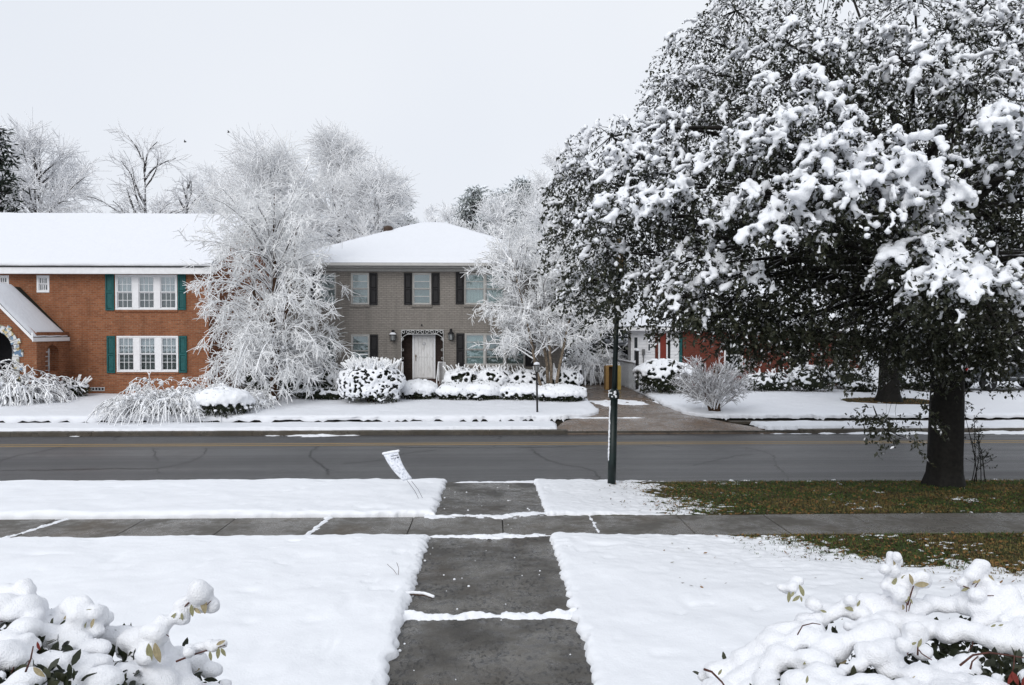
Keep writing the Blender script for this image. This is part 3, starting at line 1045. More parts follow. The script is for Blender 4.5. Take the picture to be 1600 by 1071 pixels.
def roof_snow(m, pts, th, seed=0, nx=40, ny=16, lip=0.04, amp=0.02):
    """thick quilt of snow on a roof slope given by four corners (eave left, eave right, ridge right, ridge left)"""
    a, b, c, d = [np.array(p, float) for p in pts]
    U, V = np.meshgrid(np.linspace(0, 1, nx), np.linspace(0, 1, ny))
    P = (a[None, None] * (1 - U)[..., None] + b * U[..., None]) * (1 - V)[..., None] + (d * (1 - U)[..., None] + c * U[..., None]) * V[..., None]
    e = np.minimum(V / 0.06, 1)
    h = th * (0.55 + 0.45 * np.sqrt(np.clip(1 - (1 - e) ** 2, 0, 1))) + amp * fbm(P[..., 0] * 1.2, P[..., 1] * 1.2, 0, seed, 4)
    h = np.where((U < 1e-6) | (U > 1 - 1e-6), h * 0.9, h)
    P[..., 2] += h
    P[..., 1] -= (1 - e) * lip * (1 + 0.8 * vnoise(P[..., 0] * 3, 0 * U, 0, seed + 4))
    n0 = len(m.v)
    m.v += [tuple(p) for p in P.reshape(-1, 3)]
    idx = np.arange(nx * ny).reshape(ny, nx) + n0
    for j in range(ny - 1):
        for i in range(nx - 1):
            m.f.append((idx[j, i], idx[j, i + 1], idx[j + 1, i + 1], idx[j + 1, i])); m.m.append(0)
    # closing skirts at the eave and the two ends
    base = len(m.v)
    low = [tuple((a * (1 - u) + b * u) + np.array([0, 0.02, -0.01])) for u in np.linspace(0, 1, nx)]
    m.v += low
    for i in range(nx - 1):
        m.f.append((base + i, base + i + 1, idx[0, i + 1], idx[0, i])); m.m.append(0)
    for col, (p, q) in ((0, (a, d)), (nx - 1, (b, c))):
        base = len(m.v)
        m.v += [tuple(p * (1 - v) + q * v + np.array([0, 0, -0.01])) for v in np.linspace(0, 1, ny)]
        for j in range(ny - 1):
            m.f.append((base + j, idx[j, col], idx[j + 1, col], base + j + 1)); m.m.append(0)


def X(px, Y=33.5): return ax(px, Y)
def Z(py, Y=33.5): return az(py, Y)


HY = 33.5
# ---------------------------------------------------------------- orange brick house (left)
x_r = X(326); x_l = -34.0
bh = thing('brick_house', ((x_l + x_r) / 2, HY, 0.2), 'orange brick two-storey house with teal shutters and white snowy roof', 'house')
zt = Z(428)
W_UP = (X(180.5), X(277.5), Z(485), Z(430.5)); W_LO = (X(182), X(278.5), Z(581), Z(525))
W_S1 = (X(58), X(78), Z(458.5), Z(432)); W_S0 = (X(-6), X(15), Z(455), Z(432))
VENTS = [(X(142), X(162), Z(610), Z(604)), (X(198), X(219), Z(610), Z(603.5))]
holes = [W_UP, W_LO, W_S1, W_S0] + VENTS
w = MB()
holed_wall(w, x_l, x_r, 0.0, zt, HY, holes)
DEPTH = 10.4
ridge_y, ridge_z = HY + DEPTH / 2, az(339.0, HY + DEPTH / 2)
w.quad((x_r, HY, 0.0), (x_r, HY + DEPTH, 0.0), (x_r, HY + DEPTH, zt), (x_r, HY, zt))
w.poly([(x_r, HY, zt), (x_r, HY + DEPTH, zt), (x_r, ridge_y, ridge_z - 0.12)])
w.quad((x_l, HY + DEPTH, 0), (x_r, HY + DEPTH, 0), (x_r, HY + DEPTH, zt), (x_l, HY + DEPTH, zt))
w.build('wall', M_BRICK, bh)
ez = Z(418, HY - 0.45)
ey = HY - 0.45
rf = MB()
sl_a = [(x_l - .3, ey, ez), (x_r + 0.28, ey, ez), (x_r + 0.28, ridge_y, ridge_z), (x_l - .3, ridge_y, ridge_z)]
rf.quad(*sl_a)
rf.quad((x_r + .28, HY + DEPTH + .45, ez), (x_l - .3, HY + DEPTH + .45, ez), (x_l - .3, ridge_y, ridge_z), (x_r + .28, ridge_y, ridge_z))
roof_b = rf.build('roof', M_SHINGLE, bh)
m = MB(); roof_snow(m, [(sl_a[0][0], ey + 0.05, ez + 0.02), (sl_a[1][0] - 0.02, ey + 0.05, ez + 0.02), (sl_a[2][0] - .02, ridge_y, ridge_z), sl_a[3]], 0.10, 3, 90, 24)
m.build('snow_cover', M_SNOWFAR, roof_b, smooth=True)
m = MB(); m.cbox(x_l, x_r + 0.26, ey, ey + 0.03, Z(429.5, ey), ez - 0.012)
m.build('fascia', M_WHITE, bh)
MB().box(x_l, x_r + 0.2, ey + 0.031, HY - 0.002, zt - 0.05, zt - 0.01).build('soffit', M_WHITE, bh)
MB().box(x_l, x_r + 0.27, ey - 0.035, ey - 0.003, ez - 0.035, ez + 0.012).build('drip_edge', M_BLACK, bh)
for s in (-1, 1):
    m = MB()
    yy0 = HY - .45 if s < 0 else HY + DEPTH + .45
    m.v = [(x_r + 0.30, yy0, ez), (x_r + 0.30, ridge_y, ridge_z), (x_r + 0.30, ridge_y, ridge_z - 0.24), (x_r + 0.30, yy0, ez - 0.24), (x_r + 0.26, yy0, ez), (x_r + 0.26, ridge_y, ridge_z), (x_r + 0.26, ridge_y, ridge_z - 0.24), (x_r + 0.26, yy0, ez - 0.24)]
    m.f = [(0, 1, 2, 3), (4, 7, 6, 5), (0, 3, 7, 4), (2, 1, 5, 6), (3, 2, 6, 7), (0, 4, 5, 1)]
    m.m = [0] * 6
    m.build('bargeboard', M_WHITE, bh)
for W_ in (W_UP, W_LO):
    window(bh, *W_, HY, M_WHITE, 3, (3, 2), (3, 2), M_GLASS, M_SCREEN, M_CURTAIN, 0.075, 0.27, None, 0.03, 0.018)
    MB().cbox(W_[0] - 0.02, W_[1] + 0.02, HY - 0.05, HY + 0.05, W_[2] - 0.085, W_[2] - 0.006).build('brick_sill', M_BRICK, bh)
for a, b, c, d in ((165.5, 179, 486, 429), (278.6, 291, 485, 429), (167, 180, 582.5, 525), (279.6, 292, 582, 525)):
    shutter(bh, X(a), X(b), Z(c), Z(d), HY, M_TEAL)
for W_ in (W_S1, W_S0):
    window(bh, *W_, HY, M_WHITE, 1, (4, 1), (4, 1), M_SCREEN, M_SCREEN, M_ROOM, 0.085, 0.1, None, 0.03, 0.03)
for v in VENTS:
    m = MB(); n = 4
    wv = (v[1] - v[0]) / n
    for k in range(n + 1):
        m.cbox(v[0] + k * wv - 0.022, v[0] + k * wv + 0.022, HY - 0.012, HY + 0.05, v[2], v[3])
    m.cbox(v[0], v[1], HY - 0.014, HY + 0.05, v[3] - 0.035, v[3]); m.cbox(v[0], v[1], HY - 0.014, HY + 0.05, v[2], v[2] + 0.035)
    vt = m.build('crawl_vent', M_OFFWHITE, bh)
    MB().box(v[0], v[1], HY + 0.1, HY + 0.12, v[2], v[3]).build('vent_hole', M_BLACK, vt)
# entry gable
PY = 31.15
gx1 = ax(57, PY); gxr = ax(32, HY); half = ax(101, HY) - gxr
gx0 = 2 * gxr - gx1
gz_e = Z(519, 31.6); gz_r = gz_e + half * 1.03
acx = ax(-9, PY); ar_i, ar_o, asp = 0.70, 0.98, az(545, PY)
n = 14
arch = [(acx + ar_i * math.cos(math.pi * i / n), asp + ar_i * math.sin(math.pi * i / n)) for i in range(n + 1)]
m = MB()
z_lo = 0.0
rise = (gz_r - gz_e) / (half + 0.18)
m.poly([(gx1, PY, z_lo), (gx1, PY, gz_e - .05), (gxr, PY, gz_r - 0.1)] + [(gxr, PY, arch[n // 2][1] + 0.0)] + [(p[0], PY, p[1]) for p in arch[:n // 2 + 1][::-1] if p[0] > gxr] + [(acx + ar_i, PY, z_lo)])
m.poly([(gx0, PY, z_lo), (acx - ar_i, PY, z_lo)] + [(p[0], PY, p[1]) for p in arch[n // 2:][::-1]] + [(p[0], PY, p[1]) for p in arch[:n // 2][::-1] if p[0] <= gxr] + [(gxr, PY, arch[n // 2][1]), (gxr, PY, gz_r - 0.1), (gx0, PY, gz_e - .05)])
NY0, NY1 = 31.75, 32.75                                   # side niche along Y
nz0, nzs, nzt = az(580, 32.2), az(552, 32.2), az(537, 32.2)
nc = (NY0 + NY1) / 2
side = [(NY0, nz0), (NY0, nzs), (NY0 + 0.14, nzs + 0.24), (nc, nzt), (NY1 - 0.14, nzs + 0.24), (NY1, nzs), (NY1, nz0)]
m.poly([(gx1, PY, z_lo), (gx1, HY, z_lo), (gx1, HY, nz0), (gx1, NY1, nz0), (gx1, NY0, nz0), (gx1, PY, nz0)])
m.quad((gx1, PY, nz0), (gx1, NY0, nz0), (gx1, NY0, gz_e), (gx1, PY, gz_e))
m.quad((gx1, NY1, nz0), (gx1, HY, nz0), (gx1, HY, gz_e), (gx1, NY1, gz_e))
m.poly([(gx1, p[0], p[1]) for p in side[1:4]] + [(gx1, nc, gz_e), (gx1, NY0, gz_e)])
m.poly([(gx1, p[0], p[1]) for p in side[3:6]] + [(gx1, NY1, gz_e), (gx1, nc, gz_e)])
for p, q in zip(side, side[1:] + side[:1]):
    m.quad((gx1, p[0], p[1]), (gx1, q[0], q[1]), (gx1 - 0.3, q[0], q[1]), (gx1 - 0.3, p[0], p[1]))
for p, q in zip(arch[:-1], arch[1:]):
    m.quad((p[0], PY, p[1]), (q[0], PY, q[1]), (q[0], PY + 0.35, q[1]), (p[0], PY + 0.35, p[1]))
m.quad((acx + ar_i, PY, z_lo), (acx + ar_i, PY, asp), (acx + ar_i, PY + .35, asp), (acx + ar_i, PY + .35, z_lo))
m.build('porch_wall', M_BRICK, bh)
m = MB(); m.poly([(gx1 - 0.29, p[0] + (0.03 if p[0] < nc else -0.03), p[1]) for p in side]); nb = m.build('niche_back', M_BRICK, bh)
m = MB()
for k in range(5):
    zz = nz0 + 0.05 + (nzs - nz0) * k / 4
    m.box(gx1 - 0.08, gx1 - 0.05, NY0 + 0.02, NY0 + 0.34, zz, zz + 0.03)
m.box(gx1 - 0.085, gx1 - 0.045, NY0 + 0.33, NY0 + 0.37, nz0, nzs + 0.2); m.box(gx1 - 0.085, gx1 - 0.045, NY0, NY0 + 0.04, nz0, nzs + 0.2)
m.build('niche_window', M_OFFWHITE, bh)
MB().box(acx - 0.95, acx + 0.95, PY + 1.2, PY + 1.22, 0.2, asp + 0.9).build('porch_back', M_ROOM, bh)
MB().cbox(acx + 0.2, acx + 0.62, PY + 0.9, PY + 0.98, 0.3, asp + 0.2).build('entry_door', M_OFFWHITE, bh)
# mosaic stones round the arch
MOS = []
for nm, c in (('mosaic_white', (0.62, 0.62, 0.60)), ('mosaic_blue', (0.10, 0.20, 0.34)), ('mosaic_cream', (0.55, 0.46, 0.28))):
    t = NT(nm)
    co = t.coord()
    vo = t.n('ShaderNodeTexVoronoi'); vo.inputs['Scale'].default_value = 9.0
    t.l(co, vo.inputs['Vector'])
    sp = t.n('ShaderNodeSeparateColor'); t.l(vo.outputs['Color'], sp.inputs[0])
    a = t.ramp(sp.outputs[0], (0.0, (0.62, 0.63, 0.62)), (0.34, (0.62, 0.63, 0.62)), (0.36, (0.10, 0.17, 0.27)), (0.55, (0.16, 0.26, 0.34)), (0.57, (0.55, 0.45, 0.24)), (0.72, (0.5, 0.42, 0.25)), (0.74, (0.02, 0.03, 0.05)), (1.0, (0.6, 0.6, 0.6)))
    t.col(a).set(0.35, 0.5); t.bump(vo.outputs['Distance'], 0.01)
    MOS.append(t.m)
sur = MB().box(acx + ar_i - 0.001, acx + ar_i + 0.02, PY - 0.012, PY + 0.05, z_lo, asp).build('arch_surround', M_OFFWHITE, bh)
ns = 15
for k in range(ns):
    a0, a1 = math.pi * k / ns + 0.012, math.pi * (k + 1) / ns - 0.012
    ro = ar_o + (0.10 if k % 3 == 1 else 0.0)
    pts = [(acx + ar_i * math.cos(a0), asp + ar_i * math.sin(a0)), (acx + ro * math.cos(a0), asp + ro * math.sin(a0)), (acx + ro * math.cos(a1), asp + ro * math.sin(a1)), (acx + ar_i * math.cos(a1), asp + ar_i * math.sin(a1))]
    MB().prism(pts, PY - 0.05 - 0.01 * (k % 2), PY + 0.05).build('stone', MOS[k % 3], sur)
for s in (1, -1):
    zz = asp - 0.01; k = 0
    while zz > 0.35:
        hh = 0.30 if k % 2 == 0 else 0.24
        wd = 0.42 if k % 2 == 0 else 0.27
        xa, xb = sorted((acx + s * ar_i, acx + s * (ar_i + wd)))
        MB().cbox(xa, xb, PY - 0.05 - 0.01 * (k % 2), PY + 0.05, zz - hh, zz - 0.01, 0.015).build('stone', MOS[(k + 1) % 3], sur)
        zz -= hh; k += 1
# gable roof, its snow stopping short of the house wall where it has melted
for s in (1, -1):
    ov = half + 0.20
    xe = gxr + s * ov; zee = gz_r - ov * (gz_r - gz_e) / half
    y0r = PY - 0.28
    m = MB(); m.quad((gxr, y0r, gz_r), (gxr, HY - .002, gz_r), (xe, HY - .002, zee), (xe, y0r, zee))
    r_ = m.build('porch_roof', M_SHINGLE, bh)
    m = MB()
    pp = [(gxr, y0r + .01, gz_r), (xe, y0r + .01, zee), (xe, HY - 0.12, zee), (gxr, HY - 0.46, gz_r)]
    a, b, c, d = [np.array(p) for p in pp]
    nu, nv = 14, 14
    vv = []
    for j in range(nv):
        for i in range(nu):
            u, v = i / (nu - 1), j / (nv - 1)
            p = (a * (1 - u) + b * u) * (1 - v) + (d * (1 - u) + c * u) * v
            e = min(min(1 - u, v, 1 - v) / 0.1, 1)
            p = p + np.array([0, 0, 0.02 + 0.07 * math.sqrt(max(0, 1 - (1 - e) ** 2)) + 0.012 * float(vnoise(p[0] * 3, p[1] * 3))])
            vv.append(p)
    fq = np.array([[j * nu + i, j * nu + i + 1, (j + 1) * nu + i + 1, (j + 1) * nu + i] for j in range(nv - 1) for i in range(nu - 1)])
    obj('snow_cover', vv, fq, M_SNOWFAR, r_, smooth=True)
    # raking board and eave board
    m = MB()
    q = Vector((xe - gxr, 0, zee - gz_r)).normalized(); dn = Vector((0, 0, -0.15))
    A, B = Vector((gxr, y0r - .02, gz_r)), Vector((xe, y0r - .02, zee))
    pts = [A, B, B + dn, A + dn]
    m.v = [tuple(p) for p in pts] + [tuple(p + Vector((0, 0.04, 0))) for p in pts]
    m.f = [(0, 1, 2, 3), (7, 6, 5, 4), (0, 4, 5, 1), (3, 2, 6, 7), (1, 5, 6, 2), (0, 3, 7, 4)]; m.m = [0] * 6
    m.build('raking_board', M_WHITE, bh)
    xa, xb = sorted((xe + s * 0.015, xe - s * 0.02))
    MB().box(xa, xb, y0r - 0.03, HY - 0.003, zee - 0.17, zee - 0.015).build('eave_board', M_WHITE, bh)
xe = gxr + half + 0.2
MB().cbox(gx1 - 0.02, xe + 0.018, y0r - 0.045, y0r - 0.022, gz_e - 0.22, gz_e - 0.03).build('eave_return', M_WHITE, bh)

# ---------------------------------------------------------------- grey house (middle)
gl, gr = X(447), X(877)
gh = thing('grey_house', ((gl + gr) / 2, HY, 0.2), 'grey painted brick house with black shutters, white door and hipped snowy roof', 'house')
zt = Z(424)
UW = [(X(497), X(525.5)), (X(548.5), X(577)), (X(644.5), X(674)), (X(725.5), X(790))]
LW = [(X(497), X(525.5)), (X(548.5), X(577.5)), (X(726), X(820.5))]
zu0, zu1, zl0, zl1 = Z(476.5), Z(427), Z(574), Z(523)
zr0, zr1 = Z(571.5), Z(521.5)
ENT = (X(626.5), X(693.5), Z(612), Z(516.5))
holes = [(a, b, zu0, zu1) for a, b in UW] + [(a, b, zl0, zl1) for a, b in LW[:2]] + [(*LW[2], zr0, zr1)] + [ENT]
m = MB()
holed_wall(m, gl, gr, 0.0, zt, HY, holes[:-1] + [ENT], 0.15)
GD = 10.6
m.quad((gl, HY + GD, 0), (gl, HY, 0), (gl, HY, zt), (gl, HY + GD, zt))
m.quad((gr, HY, 0), (gr, HY + GD, 0), (gr, HY + GD, zt), (gr, HY, zt))
m.quad((gr, HY + GD, 0), (gl, HY + GD, 0), (gl, HY + GD, zt), (gr, HY + GD, zt))
m.build('wall', M_GREYBRICK, gh)
for k, (a, b) in enumerate(UW):
    window(gh, a, b, zu0, zu1, HY, M_TRIMGREY, 2 if k == 3 else 1, (1, 2), (1, 2 if k != 3 else 1), M_GLASSG, M_GLASSG, M_CURTAIN if k == 3 else M_BLIND, 0.045, 0.07, M_GREYBRICK, 0.04, 0.028)
for k, (a, b) in enumerate(LW):
    if k < 2:
        window(gh, a, b, zl0, zl1, HY, M_TRIMGREY, 1, (1, 2), (1, 2), M_GLASSG, M_GLASSG, M_BLIND, 0.045, 0.07, M_GREYBRICK, 0.04, 0.028)
    else:
        window(gh, a, b, zr0, zr1, HY, M_TRIMGREY, 3, (1, 2), (1, 2), M_GLASSG, M_GLASSG, M_BLIND, 0.045, 0.08, M_GREYBRICK, 0.04, 0.028)
        MB().box(a + 0.05, a + (b - a) / 3 - 0.03, HY + 0.115, HY + 0.125, zr0 + 0.05, zr1 - 0.05).build('white_blind', M_WBLIND, gh)
for a, b, c, d in ((484, 496.5, 476.5, 427), (577.5, 590, 477, 427), (631.5, 644, 476.5, 427), (674.5, 687, 476.5, 427), (712, 725, 475.5, 426), (790.5, 803, 475.5, 426),
                   (484, 496.5, 574, 523), (578, 590.5, 574, 523), (713, 725.5, 572.5, 521), (821, 833.5, 572.5, 521)):
    shutter(gh, X(a), X(b), Z(c), Z(d), HY, M_BLACK)
# roof
ov = 0.5
EY = HY - ov
ez = Z(411.5, EY)
A, B = Vector((gl - ov, EY, ez)), Vector((gr + ov, EY, ez))
C, D = Vector((gr + ov, HY + GD + ov, ez)), Vector((gl - ov, HY + GD + ov, ez))
hd = (GD + 2 * ov) / 2
rz_ = az(350.5, EY + hd)
P, Q = Vector((gl - ov + hd - 0.1, EY + hd, rz_)), Vector((gr + ov - hd + 0.1, EY + hd, rz_))
m = MB(); m.quad(A, B, Q, P); m.poly([B, C, Q]); m.quad(C, D, P, Q); m.poly([D, A, P])
roof_g = m.build('roof', M_SHINGLE, gh)


def hip_snow(tris, th):
    m = MB()
    up = Vector((0, 0, th))
    for poly in tris:
        pts = [Vector(p) for p in poly]
        c = sum(pts, Vector()) / len(pts)
        m.poly([p + up for p in pts])
    return m


grid = 46
vv, ff = [], []
def roof_h(x, y):
    return min((x - A.x), (B.x - x), (y - EY), (C.y - y)) / hd * (rz_ - ez) + ez
gx_ = np.linspace(A.x + .02, B.x - .02, 90); gy_ = np.linspace(EY + .02, C.y - .02, 60)
for j, y in enumerate(gy_):
    for i, x in enumerate(gx_):
        e = min(x - gx_[0], gx_[-1] - x, y - gy_[0], gy_[-1] - y)
        hh = 0.055 + 0.05 * (1 - math.exp(-e / 0.12)) + 0.014 * float(vnoise(x * 1.5, y * 1.5, 0, 5))
        h0 = min(roof_h(x, y), rz_ - 0.03)
        edge = i in (0, 89) or j in (0, 59)
        vv.append((x, y - (0.03 + 0.03 * float(vnoise(x * 4, 0, 0, 8)) if j == 1 else 0), h0 + (0.005 if edge else hh)))
fq = np.array([[j * 90 + i, j * 90 + i + 1, (j + 1) * 90 + i + 1, (j + 1) * 90 + i] for j in range(59) for i in range(89)])
obj('snow_cover', vv, fq, M_SNOWFAR, roof_g, smooth=True)
m = MB()
m.lathe((ax(607, 37.5), 37.5, az(360, 37.5) - 0.25), [(0.24, 0), (0.24, 0.32), (0.20, 0.40), (0.08, 0.45)], 12)
m.build('roof_vent', plain('brown_metal', (0.05, 0.03, 0.02), 0.5), roof_g)
MB().cbox(A.x, B.x, EY - 0.11, EY, ez - 0.13, ez - 0.012, 0.02).build('gutter', M_TRIMGREY, gh)
MB().box(A.x + 0.02, B.x - 0.02, EY + 0.003, HY - 0.002, ez - 0.18, ez - 0.15).build('soffit', M_TRIMGREY, gh)
m = MB(); m.cbox(gl, gr, HY - 0.05, HY - 0.002, zt - 0.02, ez - 0.181)
fz = m.build('frieze', M_TRIMGREY, gh)
m = MB()
k = gl + 0.05
while k < gr - 0.1:
    m.box(k, k + 0.05, HY - 0.085, HY - 0.051, ez - 0.30, ez - 0.215); k += 0.12
tag(m.build('dentil_row', M_TRIMGREY, gh), kind='stuff')
# recessed entry
ea, eb, ec, ed = ENT
rb = HY + 0.55
m = MB()
m.quad((ea, HY + 0.14, ec), (ea, HY + 0.14, ed), (ea, rb, ed), (ea, rb, ec))
m.quad((eb, HY + 0.14, ec), (eb, rb, ec), (eb, rb, ed), (eb, HY + 0.14, ed))
m.quad((ea, rb, ec), (eb, rb, ec), (eb, rb, ed), (ea, rb, ed))
m.quad((ea, HY, ed - .001), (eb, HY, ed - .001), (eb, rb, ed - .001), (ea, rb, ed - .001))
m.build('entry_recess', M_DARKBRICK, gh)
da, db, dc, dd = ax(644.5, rb), ax(680.5, rb), az(592, rb), az(519.5, rb)
m = MB()
m.cbox(da, da + 0.08, rb - 0.07, rb - .003, dc, dd); m.cbox(db - 0.08, db, rb - 0.07, rb - .003, dc, dd); m.cbox(da + .08, db - .08, rb - 0.07, rb - .003, dd - 0.08, dd)
door = m.build('door', M_WHITE, gh)
t = NT('weathered_door_paint')
co = t.coord()
mp = t.n('ShaderNodeMapping'); mp.inputs['Scale'].default_value = (5, 5, 1.2); t.l(co, mp.inputs['Vector'])
t.col(t.mix(t.ramp(t.noise(mp.outputs[0], 3.0, 5, 0.65), (0.48, (0, 0, 0)), (0.78, (0.6,) * 3)), (0.74, 0.735, 0.73), (0.36, 0.335, 0.31))).set(0.55, 0.3)
M_DOOR = t.m
xa, xb = da + 0.08, db - 0.08
MB().cbox(xa + .004, xb - .004, rb - 0.045, rb - 0.004, dc + 0.01, dd - 0.08).build('storm_door', M_DOOR, door)
m = MB()
for k in range(7):
    xx = xa + 0.06 + (xb - xa - 0.12) * k / 6
    m.cbox(xx - 0.012, xx + 0.012, rb - 0.062, rb - 0.046, dc + 0.08, dd - 0.16, 0.004)
for zz in (dc + 0.06, (dc + dd) / 2 - 0.06, dd - 0.17):
    m.cbox(xa + .02, xb - .02, rb - 0.064, rb - 0.046, zz, zz + 0.035, 0.004)
m.build('door_grille', M_DOOR, door)
m = MB(); m.lathe(((xa + xb) / 2, rb - 0.065, (dc + dd) / 2 + 0.52), [(0.075, 0), (0.07, -0.015), (0.03, -0.02)], 14, axis='y')
m.build('door_rosette', M_OFFWHITE, door)
m = MB(); m.tube([(xa + 0.07, rb - .07, (dc + dd) / 2 - 0.22), (xa + 0.07, rb - .12, (dc + dd) / 2 - 0.2), (xa + 0.07, rb - .12, (dc + dd) / 2 + 0.02), (xa + 0.07, rb - .07, (dc + dd) / 2 + 0.04)], 0.014, 6)
m.lathe((xa + 0.07, rb - 0.066, (dc + dd) / 2 - 0.02), [(0.035, 0), (0.035, -0.012)], 10, axis='y')
m.build('door_handle', plain('brass', (0.16, 0.10, 0.04), 0.4, metal=0.8), door)
# scrolled iron trellis round the entry
M_IRONW = plain('white_iron', (0.62, 0.62, 0.61), 0.5)
m = MB()
ty = HY - 0.03
for s, xx in ((1, ea + 0.02), (-1, eb - 0.02)):
    m.tube([(xx, ty, Z(590)), (xx, ty, Z(517))], 0.011, 6)
    for zz in (Z(560), Z(547), Z(530)):
        for i in range(9):
            a0 = 2 * math.pi * i / 8
        m.tube([(xx + s * 0.05 + 0.045 * math.cos(2 * math.pi * i / 10), ty, zz + 0.045 * math.sin(2 * math.pi * i / 10)) for i in range(11)], 0.008, 5, False)
    m.tube([(xx, ty, Z(535)), (xx + s * 0.05, ty, Z(527)), (xx + s * 0.2, ty, Z(523.5)), (xx + s * 0.42, ty, Z(521))], 0.012, 6)
m.tube([(ea, ty, Z(516)), (eb, ty, Z(516))], 0.012, 6)
m.tube([(ea + .3, ty, Z(522.5)), (eb - .3, ty, Z(522.5))], 0.011, 6)
nsc = 9
for i in range(nsc):
    cx_ = ea + (eb - ea) * (i + 0.5) / nsc; cz_ = Z(519.2); s = 1 if i % 2 else -1
    pts = []
    for k in range(15):
        th_ = k / 14 * 2.2 * math.pi
        rr = 0.085 * (1 - 0.55 * k / 14)
        pts.append((cx_ + s * rr * math.cos(th_), ty, cz_ + rr * math.sin(th_)))
    m.tube(pts, 0.011, 5, False)
m.build('iron_trellis', M_IRONW, gh)
MB().box(ea, eb, HY + 0.2, HY + 0.24, Z(523), Z(516.8)).build('painted_shade_strip', M_BLACK, gh)  # added black strip standing in for shade at the head of the entry
# lanterns
for lx, zt_, zb_ in ((614.5, 515.5, 533.5), (704.8, 514, 532.5)):
    cx_ = X(lx); cy_ = HY - 0.17
    zb, zt2 = Z(zb_), Z(zt_)
    h = zt2 - zb
    m = MB()
    m.lathe((cx_, cy_, zb), [(0.05, 0), (0.115, 0.03), (0.115, 0.045)], 6)
    for k in range(6):
        an = 2 * math.pi * k / 6
        m.tube([(cx_ + 0.11 * math.cos(an), cy_ + 0.11 * math.sin(an), zb + 0.04), (cx_ + 0.13 * math.cos(an), cy_ + 0.13 * math.sin(an), zb + h * 0.55)], 0.009, 5)
    m.lathe((cx_, cy_, zb + h * 0.55), [(0.155, 0), (0.15, 0.02), (0.07, 0.09), (0.055, 0.11), (0.055, h * 0.40), (0.02, h * 0.44)], 10)
    m.tube([(cx_, cy_ + 0.02, zb + h * 0.85), (cx_, HY, zb + h * 0.85)], 0.02, 6)
    m.cbox(cx_ - 0.05, cx_ + 0.05, HY - 0.02, HY - 0.003, zb + h * 0.6, zt2)
    ln = m.build('wall_lantern', M_BLACK, gh)
    MB().lathe((cx_, cy_, zb + 0.045), [(0.095, 0), (0.112, h * 0.5 - 0.02)], 6).build('lantern_glass', plain('frosted_glass', (0.24, 0.25, 0.25), 0.2), ln)
    MB().lathe((cx_, cy_, zb + h * 0.55 + 0.022), [(0.15, 0), (0.13, 0.03), (0.075, 0.085)], 10).build('lantern_snow', M_SNOWFAR, ln) if lx < 650 else None
MB().lathe((X(659), HY - .03, Z(510)), [(0.02, 0), (0.035, 0.05), (0.015, 0.09)], 6).build('wall_hook', M_BLACK, gh)
# steps and rails
st_top = dc - 0.03
gz = float(zs(0, 32)) + 0.02
nst = 5
for k in range(nst):
    y1 = rb - 0.0 if k == 0 else HY - 0.35 - 0.30 * (k - 1)
    y0 = HY - 0.35 - 0.30 * k
    zt_ = st_top - (st_top - gz) * k / nst
    st = MB().cbox(X(640), X(690), y0, y1 - 0.002, gz - 0.2 if k == nst - 1 else zt_ - 0.6, zt_, 0.012).build('step', M_STEPBRICK, gh)
    MB().box(X(641), X(689), y0 - 0.015, y0 + 0.16, zt_ + 0.003, zt_ + 0.012).build('tread', M_TRIMGREY if k else M_STEPBRICK, st)
for xx, s in ((X(631), 1), (X(686), -1)):
    m = MB()
    zt_ = Z(565.5)
    x2 = xx - 0.35 * s if s > 0 else xx + 0.28
    yf = HY - 1.55
    p0 = (xx, HY - 0.4, zt_); p1 = (xx, yf, gz + 0.75)
    m.tube([(xx, HY - 0.4, st_top), p0, p1, (xx, yf, gz)], 0.024, 6)
    m.tube([p0, (x2, HY - 0.4, zt_), (x2, HY - 0.4, st_top - 0.6)], 0.024, 6)
    for k in range(1, 5):
        f = k / 5
        m.tube([(xx + (x2 - xx) * f, HY - 0.4, zt_), (xx + (x2 - xx) * f, HY - 0.4, st_top - 0.3)], 0.011, 5)
    m.build('hand_rail', M_WHITE, gh)

# ---------------------------------------------------------------- white and red-brick house (right, behind the oak)
WY_ = 37.5
XW = lambda px: ax(px, WY_)
ZW = lambda py: az(py, WY_)
wx0, wx1, wx2 = XW(986), XW(1066), XW(1345)
wh = thing('white_house', ((wx0 + wx2) / 2, WY_, 0.2), 'low house of white lap siding and red brick behind clipped hedge', 'house')
zt, zb = ZW(512), 0.1
m = MB()
m.box(wx0 + 0.03, wx1, WY_ + 0.03, WY_ + 1.0, zb, zt)
m.box(wx0 + 2.0, wx1, WY_ + 1.01, WY_ + 9, zb, zt)
m.build('wall', M_OFFWHITE, wh)
n = int((zt - zb) / 0.16)
for k in range(n):                                          # lap boards
    za = zb + k * 0.16
    m = MB()
    m.v = [(wx0, WY_ - 0.02, za), (wx1, WY_ - 0.02, za), (wx1, WY_ + 0.012, za + 0.165), (wx0, WY_ + 0.012, za + 0.165), (wx0, WY_ + 0.03, za), (wx1, WY_ + 0.03, za), (wx1, WY_ + 0.03, za + 0.165), (wx0, WY_ + 0.03, za + 0.165)]
    m.f = [(0, 1, 2, 3), (0, 4, 5, 1), (0, 3, 7, 4), (1, 5, 6, 2)]; m.m = [0] * 4
    m.build('lap_board', M_WHITE, wh)
m = MB()
holed_wall(m, wx1 + .002, wx2, zb, zt, WY_ - 0.15, [(XW(1130), XW(1160), ZW(580), ZW(530)), (XW(1232), XW(1262), ZW(585), ZW(528)), (XW(1300), XW(1326), ZW(580), ZW(530))], 0.1)
m.quad((wx2, WY_ - .15, zb), (wx2, WY_ + 9, zb), (wx2, WY_ + 9, zt), (wx2, WY_ - .15, zt))
